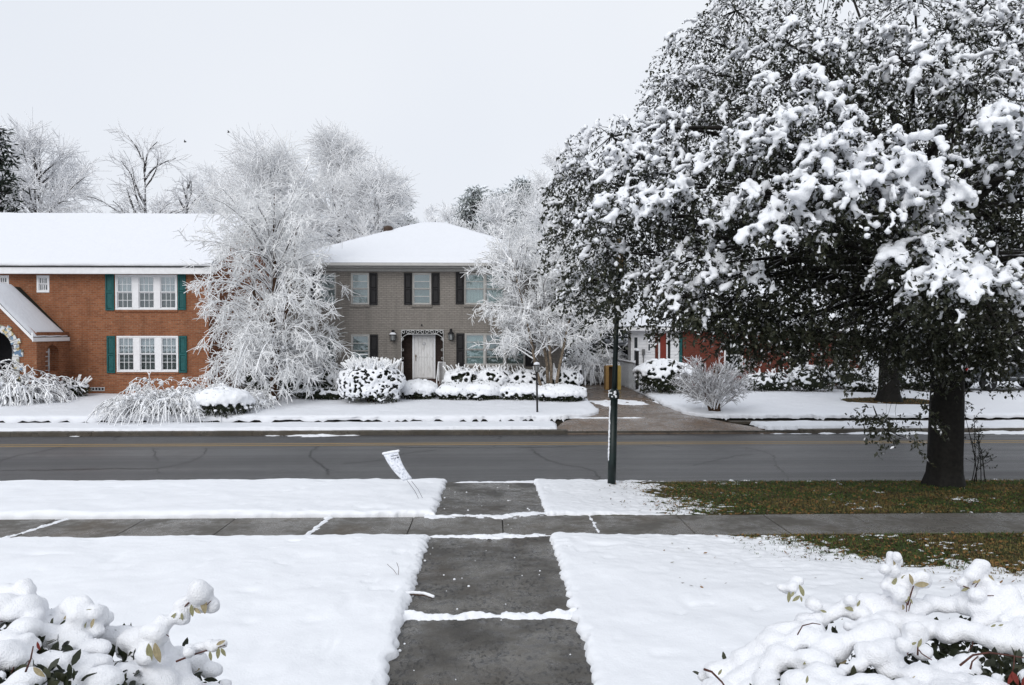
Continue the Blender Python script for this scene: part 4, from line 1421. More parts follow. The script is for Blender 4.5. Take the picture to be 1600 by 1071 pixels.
m.quad((wx1 + .002, WY_ - .15, zb), (wx1 + .002, WY_ - .15, zt), (wx1 + .002, WY_ + .1, zt), (wx1 + .002, WY_ + .1, zb))
m.build('brick_wall', M_REDBRICK, wh)
for a, b in ((1130, 1160), (1232, 1262), (1300, 1326)):
    window(wh, XW(a), XW(b), ZW(583), ZW(529), WY_ - 0.15, M_WHITE, 1, (1, 1), (1, 1), M_SCREEN, M_SCREEN, M_ROOM, 0.07)
for a, b, c, d, mt, nm in ((989, 997.5, 568, 524, M_WHITE, 'sidelight'), (1011, 1017, 551, 523, M_WHITE, 'sidelight')):
    f = MB().cbox(XW(a), XW(b), WY_ - 0.06, WY_ - 0.022, ZW(c), ZW(d)).build(nm, mt, wh)
    wmid = (XW(a) + XW(b)) / 2
    for (u, v) in ((0.10, 0.46), (0.54, 0.92)):
        zz0, zz1 = ZW(c) + (ZW(d) - ZW(c)) * u, ZW(c) + (ZW(d) - ZW(c)) * v
        MB().box(XW(a) + .055, XW(b) - .055, WY_ - 0.066, WY_ - 0.061, zz0, zz1).build('pane', plain('dark_pane', (0.015, 0.02, 0.024), 0.1, 0.6), f)
for a, b, mt, pr in ((1023.5, 1028, M_REDBRICK, 0.05), (1028.2, 1031, M_WHITE, 0.08), (1031.2, 1040.5, plain('red_door_paint', (0.19, 0.030, 0.018), 0.45), 0.05), (1040.7, 1043, M_WHITE, 0.08), (1043.2, 1047, M_BLACK, 0.06), (1061, 1065.8, M_TEAL, 0.07)):
    MB().cbox(XW(a), XW(b), WY_ - pr, WY_ - 0.021, zb + 0.3, ZW(520)).build('trim_board', mt, wh)
m = MB(); m.cbox(XW(1003), XW(1007), WY_ - 0.16, WY_ - 0.022, ZW(555), ZW(546)); m.lathe((XW(1005), WY_ - 0.16, ZW(549)), [(0.055, 0), (0.05, -0.05)], 10, axis='y'); m.tube([(XW(1005), WY_ - .08, ZW(555)), (XW(1005), WY_ - .08, zb)], 0.025, 6)
m.build('electric_meter', plain('meter_grey', (0.16, 0.16, 0.16), 0.5), wh)
ra, rb_ = wx0 - 0.45, wx2 + 0.4
ey = WY_ - 0.5
ry = WY_ + 4.6; rzz = zt + 2.3
m = MB(); m.quad((ra, ey, zt), (rb_, ey, zt), (rb_ - 3.5, ry, rzz), (ra + 3.5, ry, rzz)); m.poly([(ra, ey + 10, zt), (ra, ey, zt), (ra + 3.5, ry, rzz)]); m.poly([(rb_, ey, zt), (rb_, ey + 10, zt), (rb_ - 3.5, ry, rzz)])
rfw = m.build('roof', M_SHINGLE, wh)
m = MB(); roof_snow(m, [(ra, ey + .02, zt + .01), (rb_, ey + .02, zt + .01), (rb_ - 3.5, ry, rzz), (ra + 3.5, ry, rzz)], 0.10, 13, 60, 16)
m.poly([(ra, ey + 10, zt + .05), (ra, ey, zt + .05), (ra + 3.5, ry, rzz + .09)])
m.build('snow_cover', M_SNOWFAR, rfw, smooth=False)
MB().cbox(ra, rb_, ey - 0.02, ey + 0.02, zt - 0.16, zt - .004).build('fascia', M_WHITE, wh)
MB().box(ra + .02, rb_, ey + 0.021, WY_ - 0.16, zt - 0.04, zt - .01).build('soffit', M_WHITE, wh)

# shed at the end of the drive
SX0, SX1, SY = ax(938, 47), ax(986, 47), 47.0
sh = thing('garden_shed', ((SX0 + SX1) / 2, SY, 0.2), 'dark low shed with flat snowy roof at the end of driveway', 'shed')
sz = az(541, SY)
MB().box(SX0, SX1 + 1, SY, SY + 4, 0.1, sz).build('wall', plain('dark_shed_wood', (0.035, 0.035, 0.035), 0.8), sh)
MB().cbox(SX0 - .3, SX1 + 1.3, SY - .4, SY + 4.3, sz, sz + 0.10, 0.03).build('roof', M_OFFWHITE, sh)
MB().cbox(SX0 - .3, SX1 + 1.3, SY - .4, SY + 4.3, sz + 0.102, sz + 0.42, 0.10).build('snow_cover', M_SNOWFAR, sh)

# grey house past the oak on the right
GY = 44.0
a, b = ax(1520, GY), ax(1760, GY)
fh = thing('grey_siding_house', ((a + b) / 2, GY, 0.2), 'dark grey sided house at the right edge behind the parked car', 'house')
zt = az(470, GY)
M_GSIDE = plain('grey_siding', (0.10, 0.11, 0.115), 0.7)
MB().box(a, b, GY + .03, GY + 8, 0.1, zt).build('wall', M_GSIDE, fh)
for k in range(int((zt - 0.1) / 0.2)):
    za = 0.1 + k * 0.2
    m = MB(); m.v = [(a, GY - .02, za), (b, GY - .02, za), (b, GY + .012, za + .205), (a, GY + .012, za + .205), (a, GY + .03, za), (b, GY + .03, za)]
    m.f = [(0, 1, 2, 3), (0, 4, 5, 1)]; m.m = [0, 0]
    m.build('lap_board', M_GSIDE, fh)
window(fh, ax(1572, GY), ax(1600, GY), az(560, GY), az(505, GY), GY - 0.05, M_WHITE, 1, (1, 1), (1, 1), M_SCREEN, M_SCREEN, M_ROOM, 0.08)
m = MB(); m.quad((a - .5, GY - .5, zt), (b + .5, GY - .5, zt), (b + .5, GY + 4, zt + 2.4), (a - .5, GY + 4, zt + 2.4))
r_ = m.build('roof', M_SHINGLE, fh)
m = MB(); roof_snow(m, [(a - .5, GY - .48, zt + .01), (b + .5, GY - .48, zt + .01), (b + .5, GY + 4, zt + 2.41), (a - .5, GY + 4, zt + 2.41)], 0.1, 33, 30, 10)
m.build('snow_cover', M_SNOWFAR, r_, smooth=True)
# ================================================================== trees
def unit(v):
    return v / np.maximum(np.linalg.norm(v, axis=-1, keepdims=True), 1e-9)


def tube_geo(P, Rr, sides):
    """P (n,K,3) polylines, Rr (n,K) radii -> verts, quad faces"""
    n, K, _ = P.shape
    T = unit(np.gradient(P, axis=1))
    ref = np.where(np.abs(T[..., 2:3]) > 0.93, np.array([1.0, 0, 0]), np.array([0, 0, 1.0]))
    a = unit(np.cross(T, ref)); b = np.cross(a, T)
    an = np.arange(sides) * 2 * np.pi / sides + np.pi / 6
    ring = a[:, :, None] * np.cos(an)[None, None, :, None] + b[:, :, None] * np.sin(an)[None, None, :, None]
    V = P[:, :, None] + ring * Rr[:, :, None, None]
    idx = np.arange(n * K * sides).reshape(n, K, sides)
    nx_ = np.roll(idx, -1, axis=2)
    Fq = np.stack([idx[:, :-1], nx_[:, :-1], nx_[:, 1:], idx[:, 1:]], -1).reshape(-1, 4)
    return V.reshape(-1, 3), Fq


def merge(parts):
    vs_, fs_, off = [], [], 0
    for v, f in parts:
        vs_.append(v); fs_.append(f + off); off += len(v)
    return np.concatenate(vs_), np.concatenate(fs_)


def grow(S, D, Ln, K, droop, wander, rng):
    """batch of curved shoots: starts, directions, lengths; droop bends them down, wander kinks them"""
    n = len(S)
    P = np.zeros((n, K, 3)); P[:, 0] = S
    d = unit(D.copy())
    step = (Ln / (K - 1))[:, None]
    dr = np.broadcast_to(droop, (n,))[:, None]
    for k in range(1, K):
        d = unit(d + np.array([0, 0, -1.0]) * dr / (K - 1) * (0.4 + 1.2 * k / (K - 1)) + rng.normal(0, wander, (n, 3)))
        P[:, k] = P[:, k - 1] + d * step
    return P


def spawn(P, m, tmin, tmax, a0, a1, rng, flat=0.0):
    """m starts per shoot with directions at a0..a1 degrees from it"""
    n, K, _ = P.shape
    t = rng.uniform(tmin, tmax, (n, m)) * (K - 1)
    i = np.minimum(t.astype(int), K - 2); f = (t - i)[..., None]
    r = np.arange(n)[:, None]
    S = P[r, i] * (1 - f) + P[r, i + 1] * f
    T = unit(P[r, i + 1] - P[r, i])
    q = rng.normal(size=T.shape)
    q[..., 2] *= 1 - flat
    q = unit(q - T * (q * T).sum(-1, keepdims=True))
    an = np.radians(rng.uniform(a0, a1, (n, m)))[..., None]
    D = T * np.cos(an) + q * np.sin(an)
    return S.reshape(-1, 3), D.reshape(-1, 3), (t / (K - 1)).reshape(-1)


def taper(n, K, r0, r1, rng, jit=0.2):
    u = np.linspace(0, 1, K)[None]
    return (r0 * (1 - u) + r1 * u) * rng.uniform(1 - jit, 1 + jit, (n, 1))


M_TWIG = snowy('snow_laden_twig', (0.20, 0.18, 0.17), -1.6, 0.35, (0.965, 0.97, 0.975))
M_TWIG2 = snowy('snow_laden_branch', (0.055, 0.042, 0.034), -0.35, 0.35, (0.93, 0.94, 0.96))
M_BIRCHBARK = snowy('tan_peeling_bark', (0.17, 0.135, 0.10), 0.75, 0.2, vary=0.6)
M_BROWNBARK = snowy('brown_bark', (0.060, 0.032, 0.018), 0.8, 0.15, vary=0.4)
M_FARTWIG = snowy('far_snowy_twig', (0.24, 0.24, 0.25), -0.85, 0.5, (0.94, 0.945, 0.96))
M_FARTWIG_W = snowy('far_white_twig', (0.35, 0.35, 0.37), -1.6, 0.45, (0.96, 0.965, 0.975))
M_FARBARK = snowy('far_bark', (0.050, 0.044, 0.042), 0.55, 0.3)


def bare_tree(name, label, base, trunk, prim, sec, ter, bark, twig_m, seed, cat='tree', group=None, trunk_sides=8, qua=None):
    """trunk: list of polylines [(points, radii)], prim/sec/ter: dicts of the shoots' habits"""
    rng = np.random.default_rng(seed)
    root = thing(name, base, label, cat, group)
    m = MB()
    for pts, rad in trunk:
        m.tube([tuple(Vector(base) + Vector(p)) for p in pts], rad, trunk_sides)
    m.build('trunk', bark, root, smooth=True)
    S, D, Ln, dr = prim(rng)
    S = S + np.array(base)
    P1 = grow(S, D, Ln, 9, dr, 0.10, rng)
    n1 = len(P1)
    geo1 = [tube_geo(P1, taper(n1, 9, *sec['r_parent'], rng), 4)]
    obj('branch', *merge(geo1), sec.get('mat', M_TWIG2), root, smooth=True)
    S2, D2, t2 = spawn(P1, sec['m'], sec.get('t0', 0.28), 1.0, sec['a'][0], sec['a'][1], rng, sec.get('flat', 0))
    L2 = rng.uniform(*sec['len'], len(S2)) * (1.15 - 0.6 * t2)
    k2 = sec.get('K', 5)
    P2 = grow(S2, D2, L2, k2, sec['droop'], 0.13, rng)
    geo = [tube_geo(P2, taper(len(P2), k2, *sec['r'], rng), 3)]
    S3, D3, t3 = spawn(P2, ter['m'], 0.1, 1.0, ter['a'][0], ter['a'][1], rng, ter.get('flat', 0))
    L3 = rng.uniform(*ter['len'], len(S3))
    P3 = grow(S3, D3, L3, ter.get('K', 3), ter['droop'], 0.16, rng)
    geo.append(tube_geo(P3, taper(len(P3), ter.get('K', 3), *ter['r'], rng), ter.get('sides', 3)))
    if qua:
        S4, D4, t4 = spawn(P3, qua['m'], 0.2, 1.0, 25, 60, rng)
        P4 = grow(S4, D4, rng.uniform(*qua['len'], len(S4)), 3, qua['droop'], 0.15, rng)
        geo.append(tube_geo(P4, taper(len(P4), 3, *qua['r'], rng), 3))
    v, f = merge(geo)
    ok = v[:, 2].reshape(-1) > float(zs(0, base[1])) + 0.10
    f = f[ok[f].all(1)]
    obj('crown', v, f, twig_m, root, smooth=True)
    return root


# ---------------------------------------------------------------- weeping birch in front of the two houses
bx, by = ax(428, 31.0), 31.0


def prim_birch(rng):
    n = 135
    h = np.sort(np.concatenate([rng.uniform(1.2, 6.8, n - 36), rng.uniform(1.1, 2.4, 36)]))
    az_ = rng.uniform(0, 2 * np.pi, n)
    el = np.radians(np.interp(h, [1.2, 3, 5, 6.8], [40, 48, 52, 62]) + rng.normal(0, 12, n))
    Ln = np.interp(h, [1.2, 2.5, 4.5, 6.0, 6.8], [3.3, 4.0, 4.1, 3.7, 2.9]) * rng.uniform(0.45, 1.05, n)
    dr = np.interp(h, [1.2, 2.5, 4, 5.5, 6.8], [2.2, 1.9, 1.25, 0.55, 0.2]) * rng.uniform(0.7, 1.2, n)
    D = np.stack([np.cos(az_) * np.cos(el), np.sin(az_) * np.cos(el), np.sin(el)], -1)
    S = np.stack([0.06 * np.sin(h * 1.1), 0 * h, h], -1)
    return S, D, Ln, dr


bare_tree('weeping_birch', 'large white snow-laden weeping tree between brick house and grey house', (bx, by, 0.15),
          [([(0, 0, -0.2), (0.0, 0, 0.4), (0.02, 0, 1.4), (-0.05, 0, 3.2), (0.05, 0, 5.0), (0, 0, 6.6), (0.05, 0, 8.2)], [0.24, 0.18, 0.15, 0.12, 0.085, 0.045, 0.015]),
           ([(0, 0, 1.3), (-0.25, -0.1, 2.4), (-0.7, -0.2, 4.2), (-0.95, 0, 6.5)], [0.10, 0.085, 0.06, 0.02]),
           ([(0, 0, 1.6), (0.35, 0.1, 3.0), (0.75, -0.1, 5.0), (0.9, 0.1, 7.2)], [0.10, 0.08, 0.05, 0.02])],
          prim_birch, dict(r_parent=(0.036, 0.015), m=12, a=(26, 64), len=(0.4, 1.3), droop=0.6, r=(0.017, 0.012)),
          dict(m=7, a=(26, 74), len=(0.14, 0.52), droop=0.15, r=(0.0155, 0.010)), M_BROWNBARK, M_TWIG, 3)

# ---------------------------------------------------------------- multi-stemmed river birch by the driveway
rx_, ry_ = ax(856, 31.3), 31.3
STEMS = [[(-0.05, 0, -0.1), (-0.45, 0, 1.2), (-0.7, 0, 2.6), (-1.1, 0.1, 4.3), (-1.5, 0, 6.0)],
         [(0.12, 0.1, -0.1), (0.15, 0.1, 1.3), (0.0, 0.2, 3.0), (0.15, 0.2, 4.7), (0.3, 0.2, 6.5)],
         [(0.22, -0.1, -0.1), (0.42, -0.1, 1.2), (0.75, -0.1, 2.8), (1.1, 0, 4.3), (1.4, 0.1, 5.8)],
         [(0.05, 0.3, -0.1), (0.0, 0.4, 1.5), (-0.3, 0.6, 3.2), (-0.2, 0.8, 5.4)]]


def prim_river(rng):
    S, D, Ln, dr = [], [], [], []
    for st in STEMS:
        st = np.array(st)
        for k in range(34):
            t = rng.uniform(1.35, len(st) - 1.001); i = int(t); f = t - i
            p = st[i] * (1 - f) + st[min(i + 1, len(st) - 1)] * f
            a_ = rng.uniform(0, 2 * np.pi); out = np.array([p[0], p[1], 0]) * 0.35
            el = math.radians(rng.normal(np.interp(p[2], [1.2, 4, 7], [40, 48, 62]), 12))
            d = np.array([math.cos(a_) * math.cos(el), math.sin(a_) * math.cos(el), math.sin(el)]) + out * 0.5
            S.append(p); D.append(d); Ln.append(np.interp(p[2], [1.2, 3, 5, 7.4], [2.2, 2.5, 2.2, 1.3]) * rng.uniform(0.7, 1.1)); dr.append(np.interp(p[2], [1.2, 3, 6], [0.9, 0.8, 0.2]))
    return np.array(S), np.array(D), np.array(Ln), np.array(dr)


bare_tree('river_birch', 'white snow-laden tree with several tan trunks beside the driveway', (rx_, ry_, 0.15),
          [(s, [0.075, 0.062, 0.05, 0.03, 0.010][:len(s)]) for s in STEMS],
          prim_river, dict(r_parent=(0.036, 0.016), m=11, a=(25, 60), len=(0.3, 0.9), droop=0.25, r=(0.017, 0.012)),
          dict(m=8, a=(28, 75), len=(0.12, 0.40), droop=0.1, r=(0.0155, 0.010)), M_BIRCHBARK, M_TWIG, 5)


# ---------------------------------------------------------------- bare trees beyond the roofs
def prim_bare(H, spread, n, el_lo=20, el_hi=72, h0=0.22, Lk=0.42, droop=(0.5, 0.0), lean=0.0, tops=0.98):
    def f(rng):
        h = rng.uniform(h0, tops, n) * H
        a_ = rng.uniform(0, 2 * np.pi, n)
        u = (h / H - h0) / (tops - h0)
        el = np.radians(el_lo + (el_hi - el_lo) * u + rng.normal(0, 9, n))
        prof = np.sin(np.clip(0.28 + 0.72 * u, 0, 1) * np.pi * 0.92)
        Ln = spread * (0.35 + 0.75 * prof) * rng.uniform(0.65, 1.15, n)
        D = np.stack([np.cos(a_) * np.cos(el) + lean, np.sin(a_) * np.cos(el), np.sin(el)], -1)
        S = np.stack([lean * h * 0.3, 0 * h, h], -1)
        return S, D, Ln, droop[0] + (droop[1] - droop[0]) * u
    return f


def far_tree(name, label, px, ytop, Y, wpx, n=46, dark=False, seed=1, el=(20, 72), h0=0.22, tm=6, lean=0.0, tw=1.0, droop=(0.5, 0.0), m2=10, mats=None):
    x = ax(px, Y); H = az(ytop, Y) - 0.2
    spread = wpx / F_PX * Y / 2
    H = H - 0.62 * spread
    s = Y / 60.0
    return bare_tree(name, label, (x, Y, 0.2),
                     [([(0, 0, -.2), (lean * H * .1, 0, H * 0.3), (lean * H * .2, 0.1, H * 0.6), (lean * H * .3, 0, H * 0.95)], [0.30 * s, 0.24 * s, 0.14 * s, 0.03 * s])],
                     prim_bare(H, spread, n, el[0], el[1], h0, droop=droop, lean=lean), dict(r_parent=(0.085 * s, 0.030 * s), m=m2, a=(20, 52), len=(0.28 * spread, 0.62 * spread), droop=0.1, r=(0.030 * s * tw, 0.020 * s * tw), K=3, mat=M_FARBARK if dark else M_TWIG2),
                     dict(m=max(4, tm - 2 - (px > 700)), a=(20, 55), len=(0.10 * spread, 0.30 * spread), droop=0.05, r=(0.026 * s * tw, 0.016 * s * tw), K=2, sides=3), M_FARBARK, mats or (M_FARTWIG if dark else M_FARTWIG_W), seed, group='bare trees beyond the houses')


far_tree('bare_tree', 'wide pale frosted tree above the brick roof at far left', 60, 208, 62, 200, 66, True, 21, (0, 66), 0.30, 9, lean=0.05, m2=13)
far_tree('bare_tree', 'tall open bare tree with dark branches rising above brick roof', 228, 196, 58, 165, 26, True, 22, (30, 72), 0.36, 5, tw=0.9, m2=8)
far_tree('bare_tree', 'slim bare tree leaning right above brick roof, beside the tall one', 285, 240, 60, 80, 20, True, 23, (35, 70), 0.4, 5, lean=0.10, m2=8)
far_tree('bare_tree', 'small frosted tree just left of the weeping tree, above brick roof', 335, 256, 66, 120, 50, False, 24, (15, 66), 0.3, 7)
far_tree('bare_tree', 'big frosted tree rising directly behind the weeping tree', 420, 218, 56, 210, 66, False, 25, (10, 70), 0.25, 11, m2=14)
far_tree('bare_tree', 'tallest pointed frosted tree behind grey house roof on its left', 530, 198, 58, 170, 66, False, 26, (5, 74), 0.25, 11, m2=14)
far_tree('bare_tree', 'broad frosted tree sloping down to the grey roof ridge', 585, 258, 54, 170, 64, False, 27, (0, 62), 0.25, 11, lean=0.04, m2=14)
far_tree('bare_tree', 'small hazy round tree on the skyline above grey roof ridge', 676, 316, 95, 46, 30, False, 28, (20, 70), 0.3, 6)
far_tree('bare_tree', 'thin frosted tree beside the oak, highest over the driveway', 868, 222, 60, 95, 30, False, 29, (35, 74), 0.35, 7, m2=9)
far_tree('bare_tree', 'pale frosted tree behind the tan-trunked tree', 860, 296, 52, 140, 60, False, 30, (15, 66), 0.25, 8)
far_tree('bare_tree', 'frosted tree half hidden by the top of the oak, left of it', 935, 262, 66, 120, 40, False, 31, (20, 70), 0.25, 8)
far_tree('bare_tree', 'low frosted tree on the skyline left of the tall open bare tree', 150, 322, 80, 90, 36, True, 32, (10, 60), 0.25, 7)
far_tree('bare_tree', 'low frosted tree on the skyline right of the tall open bare tree', 262, 300, 82, 100, 40, True, 33, (15, 66), 0.25, 7)
far_tree('bare_tree', 'hazy low frosted tree on the skyline right of grey roof ridge', 715, 335, 92, 80, 36, False, 34, (10, 60), 0.25, 7)
far_tree('bare_tree', 'hazy low frosted tree on the skyline left of grey roof ridge', 640, 335, 96, 70, 34, True, 35, (10, 60), 0.25, 7)

far_tree('bare_tree', 'pale frosted tree between the two grey-green pines', 782, 296, 64, 120, 60, False, 36, (10, 68), 0.25, 9, m2=12)
far_tree('bare_tree', 'pale frosted tree behind the grey roof, left of the first pine', 705, 318, 70, 90, 50, False, 37, (10, 66), 0.25, 8, m2=11)
far_tree('bare_tree', 'full frosted tree right of the second grey-green pine', 838, 262, 68, 120, 60, False, 38, (15, 70), 0.25, 9, m2=12)


# ---------------------------------------------------------------- leaves and lying snow
def leaf_geo(P, D, Nn, ln, wd):
    """one four-sided blade per leaf"""
    D = unit(D); S = unit(np.cross(D, Nn))
    ln = np.broadcast_to(ln, (len(P),))[:, None]; wd = np.broadcast_to(wd, (len(P),))[:, None]
    mid = P + D * ln * 0.45
    V = np.stack([P, mid + S * wd * 0.5, P + D * ln, mid - S * wd * 0.5], 1)
    return V.reshape(-1, 3), np.arange(4 * len(P)).reshape(-1, 4)


def _ico(sub):
    bm = bmesh.new(); bmesh.ops.create_icosphere(bm, subdivisions=sub, radius=1.0)
    v = np.array([p.co[:] for p in bm.verts]); f = np.array([[q.index for q in p.verts] for p in bm.faces]); bm.free()
    return v, f


ICO = {1: _ico(1), 2: _ico(2)}


def snow_union(name, C, Rad, voxel, mat, parent=None, sub=1, noise=0.0, label=None, smooth_it=0):
    """many lumps melted into one skin of snow (voxel remesh)"""
    C = np.asarray(C, float); Rad = np.asarray(Rad, float)
    if Rad.ndim == 1:
        Rad = np.stack([Rad, Rad, Rad * 0.75], -1)
    v, f = ICO[sub]
    V = (C[:, None] + v[None] * Rad[:, None]).reshape(-1, 3)
    Fq = (f[None] + (np.arange(len(C)) * len(v))[:, None, None]).reshape(-1, 3)
    tmp = obj('tmp', V, Fq, mat)
    md = tmp.modifiers.new('r', 'REMESH'); md.mode = 'VOXEL'; md.voxel_size = voxel; md.use_smooth_shade = True
    if smooth_it:
        ms = tmp.modifiers.new('s', 'SMOOTH'); ms.factor = 0.5; ms.iterations = smooth_it
    dg = bpy.context.evaluated_depsgraph_get()
    me = bpy.data.meshes.new_from_object(tmp.evaluated_get(dg))
    nv = len(me.vertices)
    co = np.empty(nv * 3); me.vertices.foreach_get('co', co); co = co.reshape(-1, 3)
    if noise:
        nn = np.empty(nv * 3); me.vertices.foreach_get('normal', nn); nn = nn.reshape(-1, 3)
        co = co + nn * (noise * fbm(co[:, 0] / (voxel * 3.2), co[:, 1] / (voxel * 3.2), co[:, 2] / (voxel * 3.2), 5, 2))[:, None]
    if parent is not None:
        co = co - np.array(wloc(parent))
    me.vertices.foreach_set('co', co.ravel())
    old = tmp.data
    bpy.data.objects.remove(tmp); bpy.data.meshes.remove(old)
    me.name = name
    if not me.materials:
        me.materials.append(mat)
    me.polygons.foreach_set('use_smooth', np.ones(len(me.polygons), dtype=bool))
    me.update()
    o = bpy.data.objects.new(name, me); COL.objects.link(o); o.parent = parent
    if name == 'lying_snow':
        o['kind'] = 'stuff'
    return o


def leaf_mat(name, c, vary=0.45, rough=0.5, dust=0.0):
    t = NT(name)
    co = t.coord()
    f = t.noise(co, 2.3, 3, 0.6)
    a = t.ramp(f, (0.3, tuple(x * (1 - vary) for x in c)), (0.7, tuple(x * (1 + vary) for x in c)))
    t.col(a).set(rough, 0.35)
    return t.m


M_OAKLEAF = leaf_mat('dark_oak_leaf', (0.021, 0.025, 0.013))
M_OAKLEAF2 = leaf_mat('olive_oak_leaf', (0.040, 0.042, 0.024))
M_DUSTLEAF = snowy('snow_dusted_leaf', (0.03, 0.033, 0.02), -2.0, 0.2)
M_OAKBARK = snowy('dark_wet_bark', (0.010, 0.009, 0.0075), 0.9, 0.1, vary=0.5)
M_OAKLIMB = snowy('snowy_oak_limb', (0.016, 0.014, 0.012), 0.95, 0.2, vary=0.4)


def oak_tree(name, label, base, trunk_pts, trunk_r, pads, seed, leaf=(0.080, 0.040), nspray=60, nleaf=13, lump=(0.036, 0.060), voxel=0.0365, sdir=(-0.25, -0.60, 1.0), snow_fall=0.42, zmin=3.6, n_out=0):
    rng = np.random.default_rng(seed)
    root = thing(name, base, label, 'tree')
    base = np.array(base, float)
    # trunk with a flared, fluted foot
    tp = [Vector(p) for p in trunk_pts]
    sides = 20
    vv, ff = [], []
    rings = 26
    for i in range(rings):
        u = i / (rings - 1) * (len(tp) - 1); k = min(int(u), len(tp) - 2); f = u - k
        p = tp[k].lerp(tp[k + 1], f); r = trunk_r[k] * (1 - f) + trunk_r[k + 1] * f
        for s in range(sides):
            a = 2 * math.pi * s / sides
            flare = 1 + 0.10 * math.sin(5 * a + 0.7) * math.exp(-(p.z - tp[0].z) / 0.5) + 0.05 * math.sin(9 * a + u * 2)
            vv.append((p.x + math.cos(a) * r * flare, p.y + math.sin(a) * r * flare, p.z))
    for i in range(rings - 1):
        for s in range(sides):
            s2 = (s + 1) % sides
            ff.append((i * sides + s, i * sides + s2, (i + 1) * sides + s2, (i + 1) * sides + s))
    obj('trunk', vv, np.array(ff), M_OAKBARK, root, smooth=True)
    top = np.array(tp[-1])
    # limbs to every pad of foliage
    SP, SD, SK = [], [], []
    limbs = []
    for pi_, (c, rad, th, dense, droopk) in enumerate(pads):
        c = np.array(c, float)
        if dense < 0.3:                                     # hangs from the bough above
            fork = c + np.array([0.3, 0.5, 1.3])
        else:
          fork = np.array(tp[-2]) * 0.5 + top * 0.5 + rng.normal(0, 0.25, 3) if c[2] > top[2] - 0.5 else np.array(tp[-2]) + rng.normal(0, 0.15, 3)
        u = np.linspace(0, 1, 7)[:, None]
        mid = (fork + c) / 2 + np.array([0, 0, 0.10 * np.linalg.norm(c - fork)])
        wob = np.sin(u * np.pi) * np.cumsum(rng.normal(0, 0.12, (7, 3)), 0)
        limbs.append(wob + (1 - u) ** 2 * fork + 2 * u * (1 - u) * mid + u ** 2 * (c + np.array([0, 0, -0.1])))
        outv = c - top; outv[2] = 0; outv = outv / (np.linalg.norm(outv) + 1e-6)
        n = int(nspray * dense)
        r = rad * np.sqrt(rng.random(n)); a = rng.uniform(0, 2 * np.pi, n)
        lx, ly = r * np.cos(a), r * np.sin(a)
        up = rng.random(n) ** 0.6
        z = th * (up - 0.75) - droopk * (r / rad) ** 2 * th * 0.9
        z = z + 0.22 * th * vnoise(lx * 2.4 + c[0], ly * 2.4 + c[1], 0, seed)
        pos = c + np.stack([lx, ly, z], -1)
        d = np.stack([lx, ly, 0 * lx], -1) / rad * 0.9 + outv * 0.5 + rng.normal(0, 0.45, (n, 3)) + np.array([0, 0, -0.15])
        SP.append(pos); SD.append(unit(d)); SK.append(np.full(n, len(limbs) - 1))
    SP, SD, SK = np.concatenate(SP), np.concatenate(SD), np.concatenate(SK)
    LP = np.stack(limbs)
    obj('limb', *tube_geo(LP, np.linspace(0.085, 0.018, 7)[None] * np.where([p[3] < 0.3 for p in pads], 0.10, rng.uniform(0.6, 1.2, len(LP)))[:, None], 7), M_OAKLIMB, root, smooth=True)
    # twigs from each pad centre to its sprays, sprays themselves drooping
    n = len(SP)
    cen = LP[SK, -1]
    uu = np.linspace(0, 1, 5)[None, :, None]
    cp = (cen + SP) / 2 + np.array([0, 0, 0.12]) + rng.normal(0, 0.16, (n, 3))
    tw = (1 - uu) ** 2 * cen[:, None] + 2 * uu * (1 - uu) * cp[:, None] + uu ** 2 * SP[:, None]
    tw = tw[rng.random(n) < 0.45]
    K = 4
    spr = grow(SP, SD, rng.uniform(0.22, 0.46, n), K, 0.9, 0.14, rng)
    obj('twig', *merge([tube_geo(tw[::3], taper(len(tw[::3]), 5, 0.011, 0.004, rng), 3), tube_geo(spr[::8], taper(len(spr[::8]), K, 0.007, 0.003, rng), 3)]), M_OAKLIMB, root)['kind'] = 'stuff'
    # shelter: what hangs under other foliage stays bare
    s = np.array(sdir) / np.linalg.norm(sdir)
    e1 = unit(np.cross(s, [0, 1, 0])); e2 = np.cross(s, e1)
    q1, q2, hh = SP @ e1, SP @ e2, SP @ s
    cell = 0.30
    i1, i2 = np.floor(q1 / cell).astype(int), np.floor(q2 / cell).astype(int)
    i1 -= i1.min() - 1; i2 -= i2.min() - 1
    H = np.full((i1.max() + 3, i2.max() + 3), -1e9)
    np.maximum.at(H, (i1, i2), hh)
    Hm = H.copy()
    for dx in (-1, 0, 1):
        for dy in (-1, 0, 1):
            Hm = np.maximum(Hm, np.roll(np.roll(H, dx, 0), dy, 1) - (0.12 if dx or dy else 0))
    expo = np.exp(-(Hm[i1, i2] - hh) / snow_fall)
    expo *= np.clip((SP[:, 2] - zmin + 1.2) / 1.4, 0, 1)
    # boughs that stick out of the crown keep their own snow
    for k in range(n_out):
        w_ = SK == k
        hz = SP[w_, 2]; fr = SP[w_] - LP[k, -1]
        rel = hz + 0.55 * (fr[:, :2] ** 2).sum(1) * 0.8
        expo[w_] = np.maximum(expo[w_], 0.95 * np.exp(-np.clip(np.quantile(rel, 0.93) - rel, 0, 9) / 0.30))
    # leaves
    t = rng.random((n, nleaf)) * (K - 1); i = np.minimum(t.astype(int), K - 2); f = (t - i)[..., None]
    r_ = np.arange(n)[:, None]
    LPs = (spr[r_, i] * (1 - f) + spr[r_, i + 1] * f).reshape(-1, 3)
    T = unit(spr[r_, i + 1] - spr[r_, i]).reshape(-1, 3)
    Ld = unit(T * 0.6 + rng.normal(0, 0.75, T.shape) + np.array([0, 0, -0.25]))
    Ln_ = unit(rng.normal(0, 0.6, T.shape) + np.array([0, 0, 1.0]))
    sc = rng.uniform(0.7, 1.25, len(LPs))
    v, fq = leaf_geo(LPs, Ld, Ln_, leaf[0] * sc, leaf[1] * sc)
